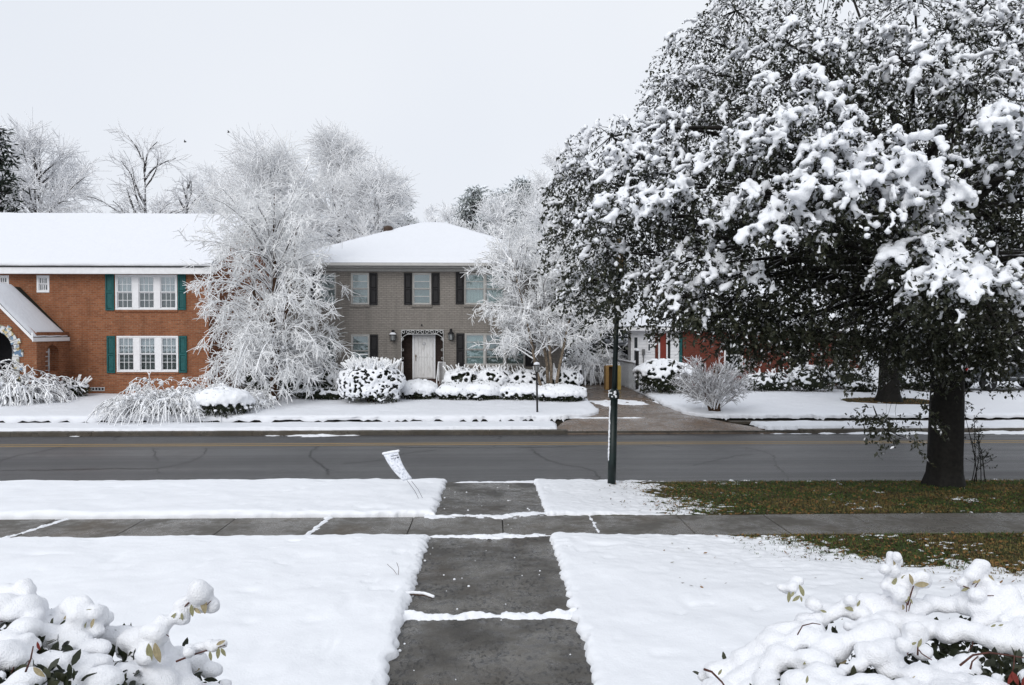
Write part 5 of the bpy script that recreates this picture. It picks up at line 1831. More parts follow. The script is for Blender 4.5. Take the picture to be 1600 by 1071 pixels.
    ee = np.repeat(expo, nleaf)
    rr = rng.random(len(LPs))
    hi = np.clip((np.repeat(SP[:, 2], nleaf) - zmin) / 2.5, 0, 1)
    mi = np.where(rr < 0.05 + 0.04 * hi + 0.34 * ee * hi, 2, np.where(rng.random(len(LPs)) < 0.35, 1, 0))
    obj('leaves', v, fq, [M_OAKLEAF, M_OAKLEAF2, M_DUSTLEAF], root, mi=mi)
    # snow lying on the exposed sprays
    back = SP[:, 1] > base[1] + 1.6
    sel = np.where((expo > rng.uniform(0.16, 0.66, n)) & (~back | (rng.random(n) < 0.35)))[0]
    C, Rd = [], []
    for q in sel:
        k = rng.integers(3, 7)
        big_ = rng.choice([0.65, 0.85, 1.0, 1.3])
        for tt in np.linspace(0.0, 0.95, k):
            ii = min(int(tt * (K - 1)), K - 2); ff_ = tt * (K - 1) - ii
            p = spr[q, ii] * (1 - ff_) + spr[q, ii + 1] * ff_
            rl = rng.uniform(*lump) * (0.65 + 0.5 * expo[q]) * big_ * float(np.interp(p[1] - base[1], [-4.5, -2.5, 1.0], [1.12, 0.95, 0.72]))
            C.append(p + np.array([rng.normal(0, .028), rng.normal(0, .028), rl * 0.55])); Rd.append((rl * rng.uniform(.9, 1.3), rl * rng.uniform(.9, 1.3), rl * rng.uniform(0.75, 1.0)))
    snow_union('lying_snow', C, Rd, voxel, M_SNOWLEAF, root, noise=0.007)
    return root


# the near oak: pads of foliage (photo position, distance, radius, thickness, density, droop)
PADS = [  # front, snow-bearing boughs
    (955, 205, 15.0, 0.75, 0.8), (905, 262, 15.6, 0.65, 0.8), (1000, 235, 14.4, 0.8, 0.8), (1040, 190, 15.2, 0.7, 0.7), (985, 300, 13.6, 0.75, 0.6), (1060, 285, 13.2, 0.6, 0.6),
    (905, 330, 15.2, 0.7, 0.8), (950, 385, 14.2, 0.75, 0.8), (925, 430, 14.6, 0.6, 0.7), (1020, 420, 13.8, 0.75, 0.7), (1090, 385, 13.4, 0.75, 0.7), (1075, 455, 13.2, 0.6, 0.5), (1150, 420, 13.0, 0.7, 0.6),
    (1145, 225, 13.4, 0.85, 0.7), (1180, 300, 12.6, 0.75, 0.6), (1240, 110, 13.4, 0.9, 0.8), (1210, 185, 12.9, 0.75, 0.6), (1290, 160, 12.8, 0.7, 0.6),
    (1330, 215, 12.2, 0.85, 0.6), (1400, 235, 11.9, 0.9, 0.6), (1290, 265, 11.9, 0.75, 0.6), (1230, 330, 12.0, 0.6, 0.5), (1360, 290, 11.6, 0.75, 0.6), (1440, 290, 11.6, 0.65, 0.5),
    (1430, 85, 13.2, 0.85, 0.8), (1510, 120, 13.0, 0.9, 0.8), (1570, 190, 11.6, 0.8, 0.6), (1620, 230, 11.4, 0.8, 0.6), (1600, 60, 13.6, 0.9, 0.8), (1690, 150, 13.0, 1.0, 0.8),
    (1440, 385, 11.3, 0.65, 0.5), (1500, 420, 10.9, 0.75, 0.55), (1555, 430, 11.1, 0.6, 0.5), (1440, 345, 11.6, 0.5, 0.5), (1120, 110, 16.5, 1.0, 1.0), (1090, 50, 17.4, 0.9, 0.9), (1150, 10, 17.6, 1.0, 1.0), (1230, 20, 17.0, 1.1, 1.0), (1330, 40, 16.4, 1.1, 1.0),
    (1120, 165, 15.6, 0.8, 0.7), (1060, 120, 17.0, 0.7, 0.7), (1430, -10, 16.4, 1.2, 1.0), (1540, 0, 16.0, 1.2, 1.0), (1640, -20, 16.5, 1.2, 1.0), (1300, -50, 17.5, 1.2, 1.0), (1190, -60, 18, 1.1, 0.9)]
pads = []
for (px, py, Y, rad, th) in PADS:
    p = at(px, py, Y)
    pads.append(((p.x, p.y, p.z), rad, th * 1.15, 1.5 if Y > 15 else (1.25 if rad > 0.7 else 1.0), 0.8))
prng = np.random.default_rng(17)
# inner and lower boughs: sheltered, dark
LOW = [(1120, 470), (1180, 540), (1190, 480), (1240, 430), (1250, 500), (1250, 560), (1300, 380), (1310, 450), (1330, 520), (1380, 430), (1390, 500), (1400, 570), (1440, 500), (1450, 590), (1470, 540), (1500, 500), (1510, 580), (1540, 520), (1560, 470), (1590, 440), (1590, 540), (1560, 350), (1540, 280), (1520, 330), (1480, 200), (1380, 130), (1350, 370), (1280, 330), (1210, 400), (1160, 360), (1130, 310), (1100, 340), (1050, 350), (980, 350), (1000, 390), (1200, 250), (1260, 210), (1320, 120), (1560, 100), (1590, 290), (1600, 380), (1630, 320), (1640, 470), (1180, 120), (1230, 60), (1400, 330), (1470, 450), (1420, 180), (1100, 250), (1060, 230), (1010, 150 + 120), (1300, 90), (1380, 60), (1480, 40), (1150, 170), (1570, 30), (1350, 330), (1260, 290), (1360, 560)]
for (px, py) in LOW:
    Y = prng.uniform(13.6, 17.2) if py > 300 else prng.uniform(14.5, 17.5)
    p = at(px, py if py < 440 else 440 + (py - 440) * (0.6 if px < 1230 else 0.72), Y)
    pads.append(((p.x, p.y, p.z), prng.uniform(0.75, 1.05), prng.uniform(0.6, 0.95), 1.2, 0.35))
for (px, py, Y, r) in ((1075, 462, 13.6, 0.55), (1120, 485, 13.4, 0.6), (1165, 500, 13.5, 0.55), (1215, 510, 13.6, 0.6), (1270, 520, 13.8, 0.5), (1170, 470, 14.5, 0.6), (1520, 545, 13.7, 0.5), (1570, 520, 13.5, 0.5)):
    p = at(px, py, Y)
    pads.append(((p.x, p.y, p.z), r, 0.6, 0.85, 0.35))
for k in range(34):                                          # the far half of the crown and the part right of the picture
    a = prng.uniform(0, math.pi) if k < 18 else prng.uniform(-1.2, 1.2)
    r = prng.uniform(2.5, 6.0)
    pads.append(((9.3 + r * math.cos(a), 16.0 + r * math.sin(a) * 0.9, prng.uniform(4.2, 10.5 - r * 0.3)), prng.uniform(1.0, 1.4), 1.0, 0.75, 0.6))
for (px, py, Y) in ((1680, 260, 14), (1690, 380, 14.5), (1740, 300, 15.5), (1650, 420, 15), (1720, 200, 15), (1760, 400, 16), (1700, 470, 15.5), (1640, 540, 15), (1780, 240, 16.5)):
    p = at(px, py, Y)
    pads.append(((p.x, p.y, p.z), 1.1, 0.95, 1.0, 0.5))
# single leafy sprigs hanging below the crown
for (px, py, Y) in ((1385, 650, 13.2), (1405, 672, 13.2), (1370, 640, 13.4), (1440, 640, 13.6)):
    p = at(px, py, Y)
    pads.append(((p.x, p.y, p.z), 0.26, 0.35, 0.14, 0.3))
ox, oy = 9.22, 15.55
tz = float(zs(0, oy))
oak_tree('oak_tree', 'huge snow-covered evergreen oak standing on the near verge at right', (ox, oy, tz),
         [(ox, oy, tz - 0.1), (ox + 0.02, oy, tz + 0.25), (ox + 0.04, oy, tz + 1.0), (ox + 0.06, oy, tz + 2.4), (ox - 0.1, oy + 0.1, tz + 4.2), (ox - 0.5, oy + 0.2, tz + 6.4)], [0.42, 0.335, 0.315, 0.305, 0.28, 0.16], pads, 101, nspray=100, n_out=len(PADS))

# the second oak in the far garden
pads2 = []
for (px, py, Y) in ((1300, 470, 30.5), (1350, 440, 30), (1410, 430, 30), (1470, 450, 30.5), (1530, 480, 31), (1280, 510, 31), (1330, 500, 29.5), (1390, 490, 29.3), (1450, 500, 29.5), (1510, 520, 30), (1360, 540, 30), (1430, 545, 30), (1390, 400, 31.5), (1460, 400, 32), (1320, 420, 32), (1560, 450, 32), (1250, 480, 32), (1490, 380, 33)):
    p = at(px, py, Y)
    pads2.append(((p.x, p.y, p.z), 1.5, 1.2, 1.0, 0.6))
ox, oy = ax(1390, 31.0), 31.0
tz = float(zs(0, oy))
oak_tree('oak_tree', 'dark-trunked tree in a ring of straw behind the big oak', (ox, oy, tz),
         [(ox, oy, tz - 0.1), (ox, oy, tz + 0.3), (ox, oy, tz + 1.2), (ox + 0.05, oy, tz + 2.6), (ox, oy, tz + 4.4)], [0.55, 0.42, 0.37, 0.34, 0.2], pads2, 103, leaf=(0.14, 0.07), nspray=48, nleaf=9, lump=(0.10, 0.17), voxel=0.07, zmin=3.5)
# ================================================================== shrubs and evergreens
M_SHRUBLEAF = leaf_mat('dark_shrub_leaf', (0.020, 0.026, 0.012))
M_SHRUBLEAF2 = leaf_mat('mid_shrub_leaf', (0.040, 0.044, 0.020))
M_PINE = leaf_mat('haze_paled_pine_needles', (0.27, 0.295, 0.285), 0.3, 0.8)  # needle colour paled for snow and in place of distance haze
M_PINE2 = leaf_mat('near_pine_needles', (0.020, 0.030, 0.020), 0.4, 0.8)
M_FROSTNEEDLE = snowy('frosted_needles', (0.40, 0.43, 0.43), -2.0, 0.2, (0.80, 0.83, 0.86))


def leafy_shrub(name, label, px, Y, wpx, ytop, depth, seed, box=False, lump=(0.045, 0.085), cover=0.85, cut=0.05, nl=1500, leaf=(0.10, 0.05), voxel=0.047, group=None, sprigs=0, sx=1.0):
    """evergreen shrub: stems, dark leaves through its volume and snow lying on its top"""
    rng = np.random.default_rng(seed)
    cx = ax(px, Y); z0_ = float(zs(cx, Y)) + 0.02
    rx = wpx / F_PX * Y / 2; h = az(ytop, Y) - z0_ - 0.06; ry = depth / 2
    root = thing(name, (cx, Y, z0_), label, 'shrub', group)
    m = MB()
    for k in range(7):
        a = rng.uniform(0, 2 * math.pi); q = rng.uniform(0.2, 0.6)
        m.tube([(cx + 0.1 * math.cos(a), Y + 0.1 * math.sin(a), z0_ - 0.05), (cx + q * rx * math.cos(a), Y + q * ry * math.sin(a), z0_ + h * 0.6)], [0.02, 0.008], 5)
    m.build('stems', M_BROWNBARK, root)
    e = 0.45 if box else 1.0

    def surf(n, zlo=-0.3):
        u = unit(rng.normal(size=(n, 3)))
        u = np.sign(u) * np.abs(u) ** e if box else u
        if box: u = u / np.abs(u).max(1, keepdims=True) * np.linalg.norm(unit(u), axis=1, keepdims=True)
        lowr = u[:, 2] < 0
        q_ = np.linalg.norm(u[:, :2], axis=1, keepdims=True) + 1e-6
        u[:, :2] = np.where(lowr[:, None], u[:, :2] / q_ * (1 - 0.22 * np.abs(u[:, 2:3]) ** 1.5), u[:, :2])
        r = 1 + 0.10 * fbm(u[:, 0] * 2.2 + seed, u[:, 1] * 2.2, u[:, 2] * 2.2, seed, 3)
        return u, r
    u, r = surf(nl)
    rr = r * rng.uniform(0.45, 0.97, nl) ** 0.5
    P = np.stack([cx + u[:, 0] * rx * rr, Y + u[:, 1] * ry * rr, z0_ + h * (0.52 + 0.48 * u[:, 2] * rr)], -1)
    ok = P[:, 2] > z0_ + 0.02
    P = P[ok]; u = u[ok]
    v, f = leaf_geo(P, unit(u + rng.normal(0, 0.6, u.shape)), unit(rng.normal(0, 0.7, u.shape) + np.array([0, 0, 1.0])), leaf[0] * rng.uniform(.7, 1.3, len(P)), leaf[1] * rng.uniform(.7, 1.3, len(P)))
    mi = np.where(rng.random(len(P)) < 0.10, 2, (rng.random(len(P)) < 0.3).astype(int))
    obj('leaves', v, f, [M_SHRUBLEAF, M_SHRUBLEAF2, M_DUSTLEAF], root, mi=mi)
    # dark heart so that the shrub does not show through
    uu, ri = ICO[2][0], 0.72
    V = np.stack([cx + uu[:, 0] * rx * ri, Y + uu[:, 1] * ry * ri, z0_ + h * (0.5 + 0.42 * uu[:, 2])], -1)
    obj('inner_foliage', V, ICO[2][1], M_SHRUBLEAF, root, smooth=True)
    # snow
    area = rx * ry * 3.2 + (rx + ry) * h * 1.6
    n = int(cover * area / (np.mean(lump) ** 2 * 1.7))
    u, r = surf(n)
    gap = fbm(u[:, 0] * 3.3, u[:, 1] * 3.3, u[:, 2] * 3.3, seed + 7, 3)
    ok = (u[:, 2] + 0.35 * gap > cut - 0.14 + 0.30 * rng.random(n))
    u, r = u[ok], r[ok]
    C = np.stack([cx + u[:, 0] * rx * r, Y + u[:, 1] * ry * r, z0_ + h * (0.52 + 0.48 * u[:, 2] * r) + 0.02], -1)
    rl = rng.uniform(*lump, len(C))
    Rd = np.stack([rl * rng.uniform(.9, 1.3, len(C)), rl * rng.uniform(.9, 1.3, len(C)), rl * rng.uniform(.6, .9, len(C))], -1)
    if -0.5 < cut < -0.28:                                         # closed blanket under the lumps
        u2, r2 = surf(int(n * 0.45))
        ok = u2[:, 2] + 0.5 * fbm(u2[:, 0] * 3.3, u2[:, 1] * 3.3, u2[:, 2] * 3.3, seed + 7, 3) > cut + 0.35
        u2, r2 = u2[ok], r2[ok] * 0.95
        C = np.concatenate([C, np.stack([cx + u2[:, 0] * rx * r2, Y + u2[:, 1] * ry * r2, z0_ + h * (0.52 + 0.48 * u2[:, 2] * r2)], -1)])
        Rd = np.concatenate([Rd, np.tile([lump[1] * 1.25, lump[1] * 1.25, lump[1]], (len(u2), 1))])
    snow_union('lying_snow', C, Rd, voxel, M_SNOWLEAF, root, noise=voxel * 0.3)
    if sprigs:
        a = rng.uniform(0, 2 * np.pi, sprigs); q = np.sqrt(rng.random(sprigs)) * 0.8
        S = np.stack([cx + q * rx * np.cos(a), Y + q * ry * np.sin(a), np.full(sprigs, z0_ + h * 0.85)], -1)
        D = np.stack([np.cos(a) * q * 0.7, np.sin(a) * q * 0.7, np.full(sprigs, 1.0)], -1)
        Pz = grow(S, D, rng.uniform(0.2, 0.45, sprigs), 4, 0.2, 0.15, rng)
        obj('sprig_cluster', *tube_geo(Pz, taper(sprigs, 4, 0.022, 0.028, rng), 4), M_TWIG, root, smooth=True)['kind'] = 'stuff'
    return root


def arching_shrub(name, label, px, Y, wpx, ytop, depth, seed, n=260, r=(0.022, 0.016), m=6, dark=0.5, sub=(0.12, 0.34), up=(42, 89), cat='shrub', base_spread=0.40, droop=3.3, fill=0.75):
    """fountain of snow-laden shoots bending to the ground"""
    rng = np.random.default_rng(seed)
    cx = ax(px, Y); z0_ = float(zs(cx, Y)) + 0.02
    rx = wpx / F_PX * Y / 2; h = az(ytop, Y) - z0_; ry = depth / 2
    root = thing(name, (cx, Y, z0_), label, cat)
    a = rng.uniform(0, 2 * np.pi, n)
    q = np.sqrt(rng.random(n)) * base_spread
    S = np.stack([cx + q * rx * np.cos(a) * 1.6, Y + q * ry * np.sin(a) * 1.6, np.full(n, z0_)], -1)
    el = np.radians(rng.uniform(*up, n))
    D = np.stack([np.cos(a) * np.cos(el) * rx / max(rx, ry), np.sin(a) * np.cos(el) * ry / max(rx, ry), np.sin(el)], -1)
    Ln = rng.uniform(0.75, 1.15, n) * (h * 0.95 + rx * 0.75 * np.cos(el))
    P1 = grow(S, D, Ln, 7, droop * rng.uniform(0.7, 1.2, n), 0.10, rng)
    top = P1[:, :, 2].max() - z0_
    sc_ = h / top * 1.0
    P1[:, :, 2] = z0_ + (P1[:, :, 2] - z0_) * sc_
    obj('stems', *tube_geo(P1, taper(n, 7, r[0] * 0.9, r[0], rng), 3), M_TWIG2, root, smooth=True)
    S2, D2, t2 = spawn(P1, m, 0.25, 1.0, 20, 75, rng)
    P2 = grow(S2, D2 + rng.normal(0, 0.35, D2.shape), rng.uniform(*sub, len(S2)), 3, 1.0, 0.22, rng)
    v, f = tube_geo(P2, taper(len(P2), 3, r[0], r[1], rng), 3)
    ok = v[:, 2] > z0_ - 0.02
    obj('snowy_shoots', v, f[ok[f].all(1)], M_TWIG, root, smooth=True)
    sel = rng.random(n) < fill
    tt = rng.integers(2, 6, (sel.sum(), 4))
    C = P1[sel][np.arange(sel.sum())[:, None], tt].reshape(-1, 3) + rng.normal(0, 0.03, (sel.sum() * 4, 3))
    C = C[C[:, 2] > z0_ + 0.22 * h]
    if fill and len(C):
        rl = rng.uniform(0.035, 0.065, len(C))
        snow_union('lying_snow', C, np.stack([rl * 1.3, rl * 1.3, rl * 0.8], -1), 0.042, M_SNOWLEAF, root, noise=0.01)
    nl = int(900 * dark)
    if nl:
        u = unit(rng.normal(size=(nl, 3))); q = rng.random(nl) ** 0.4 * 0.75
        Pl = np.stack([cx + u[:, 0] * rx * q, Y + u[:, 1] * ry * q, z0_ + np.abs(u[:, 2]) * h * 0.7 * q + 0.02], -1)
        v, f = leaf_geo(Pl, unit(rng.normal(size=Pl.shape)), unit(rng.normal(size=Pl.shape)), 0.13, 0.07)
        obj('leaves', v, f, [M_SHRUBLEAF], root)
    return root


arching_shrub('arching_shrub', 'snowy drooping shrub in front of the mosaic arch at far left', 18, 30.6, 104, 560, 1.8, 201, 300, (0.026, 0.022), 10, 0.8)
leafy_shrub('round_shrub', 'small snowy shrub at the foot of brick wall, left of crawl vent', 107, 32.4, 62, 593, 1.1, 202, lump=(0.04, 0.075), cut=0.1, sprigs=30)
arching_shrub('arching_shrub', 'wide white arching shrub on the lawn edge before the brick house', 260, 27.7, 150, 580, 2.2, 203, 400, (0.016, 0.013), 10, 0.9)
arching_shrub('arching_shrub', 'white arching shrub half hidden behind the snow-capped mound, left of weeping tree', 345, 28.6, 130, 583, 2.2, 204, 360, (0.016, 0.013), 10, 0.6)
leafy_shrub('round_shrub', 'snow-capped rounded shrub with dark skirt near the far kerb, right of arching shrubs', 348, 27.3, 88, 604, 1.7, 205, lump=(0.05, 0.09), cut=-0.35, cover=1.3)
for k, (px, w_, yt) in enumerate(((405, 62, 570), (460, 66, 572), (515, 62, 572))):
    leafy_shrub('hedge_shrub', ('dark hedge shrub left of the weeping tree trunk', 'dark hedge shrub just right of the weeping tree trunk', 'snow-dotted hedge shrub under the left window of grey house')[k], px, 32.5, w_, yt, 1.2, 210 + k, lump=(0.04, 0.075), cover=0.7, cut=-0.1, sprigs=20)
leafy_shrub('low_shrub', 'low snowy ground-hugging shrub between weeping tree and drooping white shrub', 505, 31.4, 90, 603, 1.0, 214, lump=(0.04, 0.07), cut=0.0)
leafy_shrub('drooping_shrub', 'white domed shrub of drooping shoots left of the grey house steps', 580, 30.4, 100, 563, 2.0, 215, lump=(0.028, 0.052), cut=-0.75, cover=0.85, nl=3200, sprigs=200, voxel=0.032)
leafy_shrub('round_shrub', 'small rounded snowy shrub just left of the brick steps', 652, 31.6, 66, 592, 1.2, 216, cut=-0.4, cover=1.3, lump=(0.04, 0.075))
for k, (px, w_, yt) in enumerate(((722, 60, 574), (772, 62, 573), (822, 62, 577), (880, 60, 575))):
    leafy_shrub('hedge_shrub', ('snow-flecked hedge shrub right of the brick steps', 'snow-flecked hedge shrub under the right window of grey house', 'snow-flecked hedge shrub left of the tan trunks', 'snow-flecked hedge shrub right of the tan trunks')[k], px, 32.5, w_, yt, 1.2, 220 + k, lump=(0.04, 0.075), cover=1.0, cut=-0.27, sprigs=26)
leafy_shrub('round_shrub', 'rounded snow-capped shrub in front row, nearest right of steps', 712, 31.3, 60, 597, 1.2, 225, cut=-0.4, cover=1.3, lump=(0.04, 0.07))
leafy_shrub('round_shrub', 'rounded snow-capped shrub in front row, second from steps', 755, 31.2, 62, 595, 1.2, 226, cut=-0.4, cover=1.3, lump=(0.04, 0.07))
leafy_shrub('round_shrub', 'rounded snow-capped shrub behind the lamp post', 815, 31.2, 72, 597, 1.2, 227, cut=-0.4, cover=1.3, lump=(0.04, 0.07))
leafy_shrub('box_hedge', 'squarish low hedge with snowy top at the driveway corner', 876, 30.7, 82, 600, 1.4, 228, box=False, cut=-0.3, cover=1.2, lump=(0.04, 0.07), nl=2600)
leafy_shrub('clipped_hedge', 'broad clipped hedge under thick snow before the white siding', 1040, 33.6, 96, 563, 2.2, 230, lump=(0.07, 0.12), cut=0.16, nl=4200, cover=1.4)
leafy_shrub('round_shrub', 'snowy shrub before the red brick wall, right of twiggy bush', 1205, 34.4, 88, 583, 1.6, 231, lump=(0.06, 0.10), cut=-0.1, sprigs=30)
leafy_shrub('round_shrub', 'snowy shrub seen left of the far tree trunk', 1270, 34.0, 74, 572, 1.5, 232, lump=(0.06, 0.10), cut=-0.1, sprigs=20)
leafy_shrub('round_shrub', 'dark green mound with snowy crown left of the far tree trunk', 1330, 35.2, 70, 576, 1.6, 233, lump=(0.05, 0.09), cut=0.45)
leafy_shrub('low_shrub', 'low snowy plant in front of dark mound, beside straw ring', 1345, 33.6, 46, 596, 0.9, 234, lump=(0.05, 0.08), cut=-0.1)
leafy_shrub('round_shrub', 'snowy shrub between the far trunk and the big oak trunk', 1430, 35.0, 76, 582, 1.5, 235, lump=(0.05, 0.09), cut=0.0)
arching_shrub('arching_shrub', 'tall white bending shrub at the back of the driveway, left side', 925, 41.5, 96, 540, 2.6, 236, 320, (0.028, 0.022), 8, 0.8, (0.25, 0.55))
leafy_shrub('round_shrub', 'snowy shrub at the back of driveway beside the fence', 955, 44.0, 60, 546, 1.8, 237, lump=(0.08, 0.14), voxel=0.05, cut=-0.2)

# twiggy bush on the right-hand lawn, round an old stump
tx, ty_ = ax(1117, 27.6), 27.6


def prim_bush(rng):
    n = 90
    a_ = rng.uniform(0, 2 * np.pi, n)
    el = np.radians(rng.uniform(38, 80, n))
    D = np.stack([np.cos(a_) * np.cos(el), np.sin(a_) * np.cos(el), np.sin(el)], -1)
    S = np.stack([0.10 * np.cos(a_), 0.10 * np.sin(a_), rng.uniform(0.1, 0.6, n)], -1)
    return S, D, rng.uniform(0.9, 2.0, n), rng.uniform(0.0, 0.5, n)


bare_tree('twiggy_bush', 'frosted twiggy bush round a short thick stem on the right lawn', (tx, ty_, 0.0),
          [([(0.05, 0, -0.05), (0.05, 0, 0.5), (0.10, 0, 1.1), (0.08, 0, 1.75)], [0.19, 0.15, 0.12, 0.11]), ([(-0.05, 0, 0.3), (-0.3, 0, 1.0), (-0.55, 0, 2.0)], [0.07, 0.05, 0.03]), ([(-0.12, 0, 0), (-0.3, 0, 0.6), (-0.42, 0, 1.2)], [0.06, 0.04, 0.02])],
          prim_bush, dict(r_parent=(0.018, 0.009), m=6, a=(20, 55), len=(0.2, 0.6), droop=0.1, r=(0.011, 0.008), mat=M_FARTWIG),
          dict(m=5, a=(20, 60), len=(0.08, 0.28), droop=0.1, r=(0.011, 0.007), K=3, sides=3), M_BROWNBARK, snowy('bush_twig', (0.11, 0.085, 0.07), -0.2, 0.5), 241, cat='shrub')


def evergreen(name, label, px, ytop, Y, wpx, seed, cone=0.3, near=False, zlow=0.2, dust=0.35, nclump=150, cl=0.9, mats=None, leafsz=0.42):
    rng = np.random.default_rng(seed)
    cx = ax(px, Y); H = az(ytop, Y) - 0.2; rx = wpx / F_PX * Y / 2
    root = thing(name, (cx, Y, 0.2), label, 'tree')
    MB().tube([(cx, Y, 0), (cx + .1, Y, H * 0.5), (cx, Y, H * 0.97)], [0.3, 0.2, 0.05], 7).build('trunk', M_FARBARK, root)
    t = rng.random(nclump) ** (1.3 if cone > 0.5 else 0.8)
    z = 0.2 + H * (zlow + (1 - zlow) * t)
    prof = (1 - t) * cone + (1 - cone) * np.sqrt(np.clip(1 - (2 * t - 0.9) ** 2, 0.02, 1))
    a = rng.uniform(0, 2 * np.pi, nclump); q = np.sqrt(rng.random(nclump)) * prof * rx
    C = np.stack([cx + q * np.cos(a), Y + q * np.sin(a), z], -1)
    n = 34
    off = unit(rng.normal(size=(nclump, n, 3))) * (rng.random((nclump, n, 1)) ** 0.5) * np.array([cl, cl, cl * 0.42])
    P = (C[:, None] + off).reshape(-1, 3)
    d = unit(off.reshape(-1, 3) + rng.normal(0, 0.4, (len(P), 3)) * cl + np.array([0, 0, -0.1]))
    v, f = leaf_geo(P, d, unit(rng.normal(0, 0.6, d.shape) + np.array([0, 0, 1])), leafsz * rng.uniform(.6, 1.3, len(P)), leafsz * 0.28)
    up = off.reshape(-1, 3)[:, 2] > 0.08 * cl
    mi = np.where(up & (rng.random(len(P)) < dust * 2), 1, 0)
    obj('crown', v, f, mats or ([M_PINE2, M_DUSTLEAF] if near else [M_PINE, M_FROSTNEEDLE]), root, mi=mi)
    pts = np.stack([np.repeat([[cx, Y]], nclump, 0)[:, 0], np.full(nclump, Y), z * 0.92], -1)
    obj('limb', *tube_geo(np.stack([pts, C], 1), np.full((nclump, 2), 0.04), 4), M_FARBARK, root)
    return root


evergreen('pine_tree', 'dark pine at the left edge above the brick roof', -12, 205, 48, 78, 301, 0.2, True, 0.3, 0.25, 150, 0.9)
evergreen('pine_tree', 'grey-green pine standing behind the grey roof, right of its ridge', 742, 296, 72, 110, 302, 0.1, False, 0.3, 0.6, 170, 0.75)
evergreen('pine_tree', 'grey-green pine behind the white tree by the driveway, left one', 815, 276, 70, 90, 303, 0.1, False, 0.3, 0.6, 150, 0.75)
evergreen('pine_tree', 'small grey-green pine on skyline where frosted trees meet the grey roof', 622, 298, 74, 64, 304, 0.2, False, 0.3, 0.3, 90, 1.0)
evergreen('pine_tree', 'pine behind the oak, seen left of its crown', 852, 330, 66, 120, 305, 0.1, False, 0.3, 0.6, 170, 0.8)
evergreen('pine_tree', 'taller grey-green pine just left of the frosted trees beside the oak', 782, 300, 66, 96, 311, 0.1, False, 0.25, 0.6, 150, 0.75)
evergreen('dark_evergreen', 'dark evergreen behind the tan-trunked tree, against the grey house corner', 905, 395, 45, 105, 306, 0.35, True, 0.02, 0.22, 210, 0.8, leafsz=0.30)
evergreen('dark_evergreen', 'dark evergreen beside the shed at the end of driveway', 962, 385, 50, 90, 307, 0.35, True, 0.05, 0.25, 200, 0.9, leafsz=0.32)
evergreen('dark_evergreen', 'tall dark evergreen far behind the white siding house', 1120, 330, 60, 170, 308, 0.2, True, 0.05, 0.5, 220, 1.2)
evergreen('dark_evergreen', 'dark evergreen far behind the oak, right of white house', 1330, 300, 62, 190, 309, 0.2, True, 0.05, 0.5, 220, 1.2)
evergreen('dark_evergreen', 'dark evergreen behind the grey sided house at right edge', 1545, 330, 60, 170, 310, 0.2, True, 0.05, 0.5, 200, 1.2)
# ================================================================== street furniture and small things
# ---------------------------------------------------------------- green pole on the near verge
pyY = 15.8
pb, pc, pt = at(955.5, 761, pyY), at(959.5, 620, pyY), at(967.5, 382, pyY)
gp = thing('green_pole', (pb.x, pyY, float(zs(0, pyY))), 'dark green metal pole with thicker foot, leaning slightly, on the near verge', 'pole')
pb.z = float(zs(0, pyY)) - 0.05
ax_ = (pc - pb)
m = MB(); m.tube([pb, pb + ax_ * 0.3, pb + ax_ * 0.985], [0.086, 0.082, 0.078], 18)
m.build('foot', M_DKGREEN, gp, smooth=True)
m = MB(); q = pb + ax_ * 0.985
d = ax_.normalized()
m.tube([q - d * 0.02, q, q + d * 0.03, q + d * 0.10, q + d * 0.14, q + d * 0.19], [0.078, 0.104, 0.108, 0.108, 0.09, 0.055], 18)
m.build('collar', M_DKGREEN, gp, smooth=True)
m = MB(); m.tube([q + d * 0.1, (q + pt) / 2, pt], [0.053, 0.050, 0.045], 16)
m.build('shaft', M_DKGREEN, gp, smooth=True)
m = MB(); m.cbox(pt.x - 0.07, pt.x + 0.07, pyY - 0.10, pyY - 0.055, pt.z - 0.55, pt.z + 0.1, 0.01)
M_TAN = plain('tan_paint', (0.30, 0.20, 0.085), 0.6, vary=0.2)
m.build('back_plate', M_TAN, gp)
C, Rd = [], []
for k in range(46):
    f = 0.32 + 0.62 * k / 45 + random.uniform(-.01, .01)
    p = pb + ax_ * f
    C.append((p.x - 0.080 - random.uniform(0, 0.008), p.y - 0.03, p.z)); Rd.append((0.012 + 0.012 * random.random(), 0.03, 0.03 + 0.02 * random.random()))
for k in range(26):
    a = random.uniform(1.6, 5.0)
    C.append((q.x + 0.10 * math.cos(a), q.y + 0.10 * math.sin(a), q.z + random.uniform(0.02, 0.15))); Rd.append((0.025, 0.025, 0.022))
snow_union('clinging_snow', C, Rd, 0.010, M_SNOWLEAF, gp)

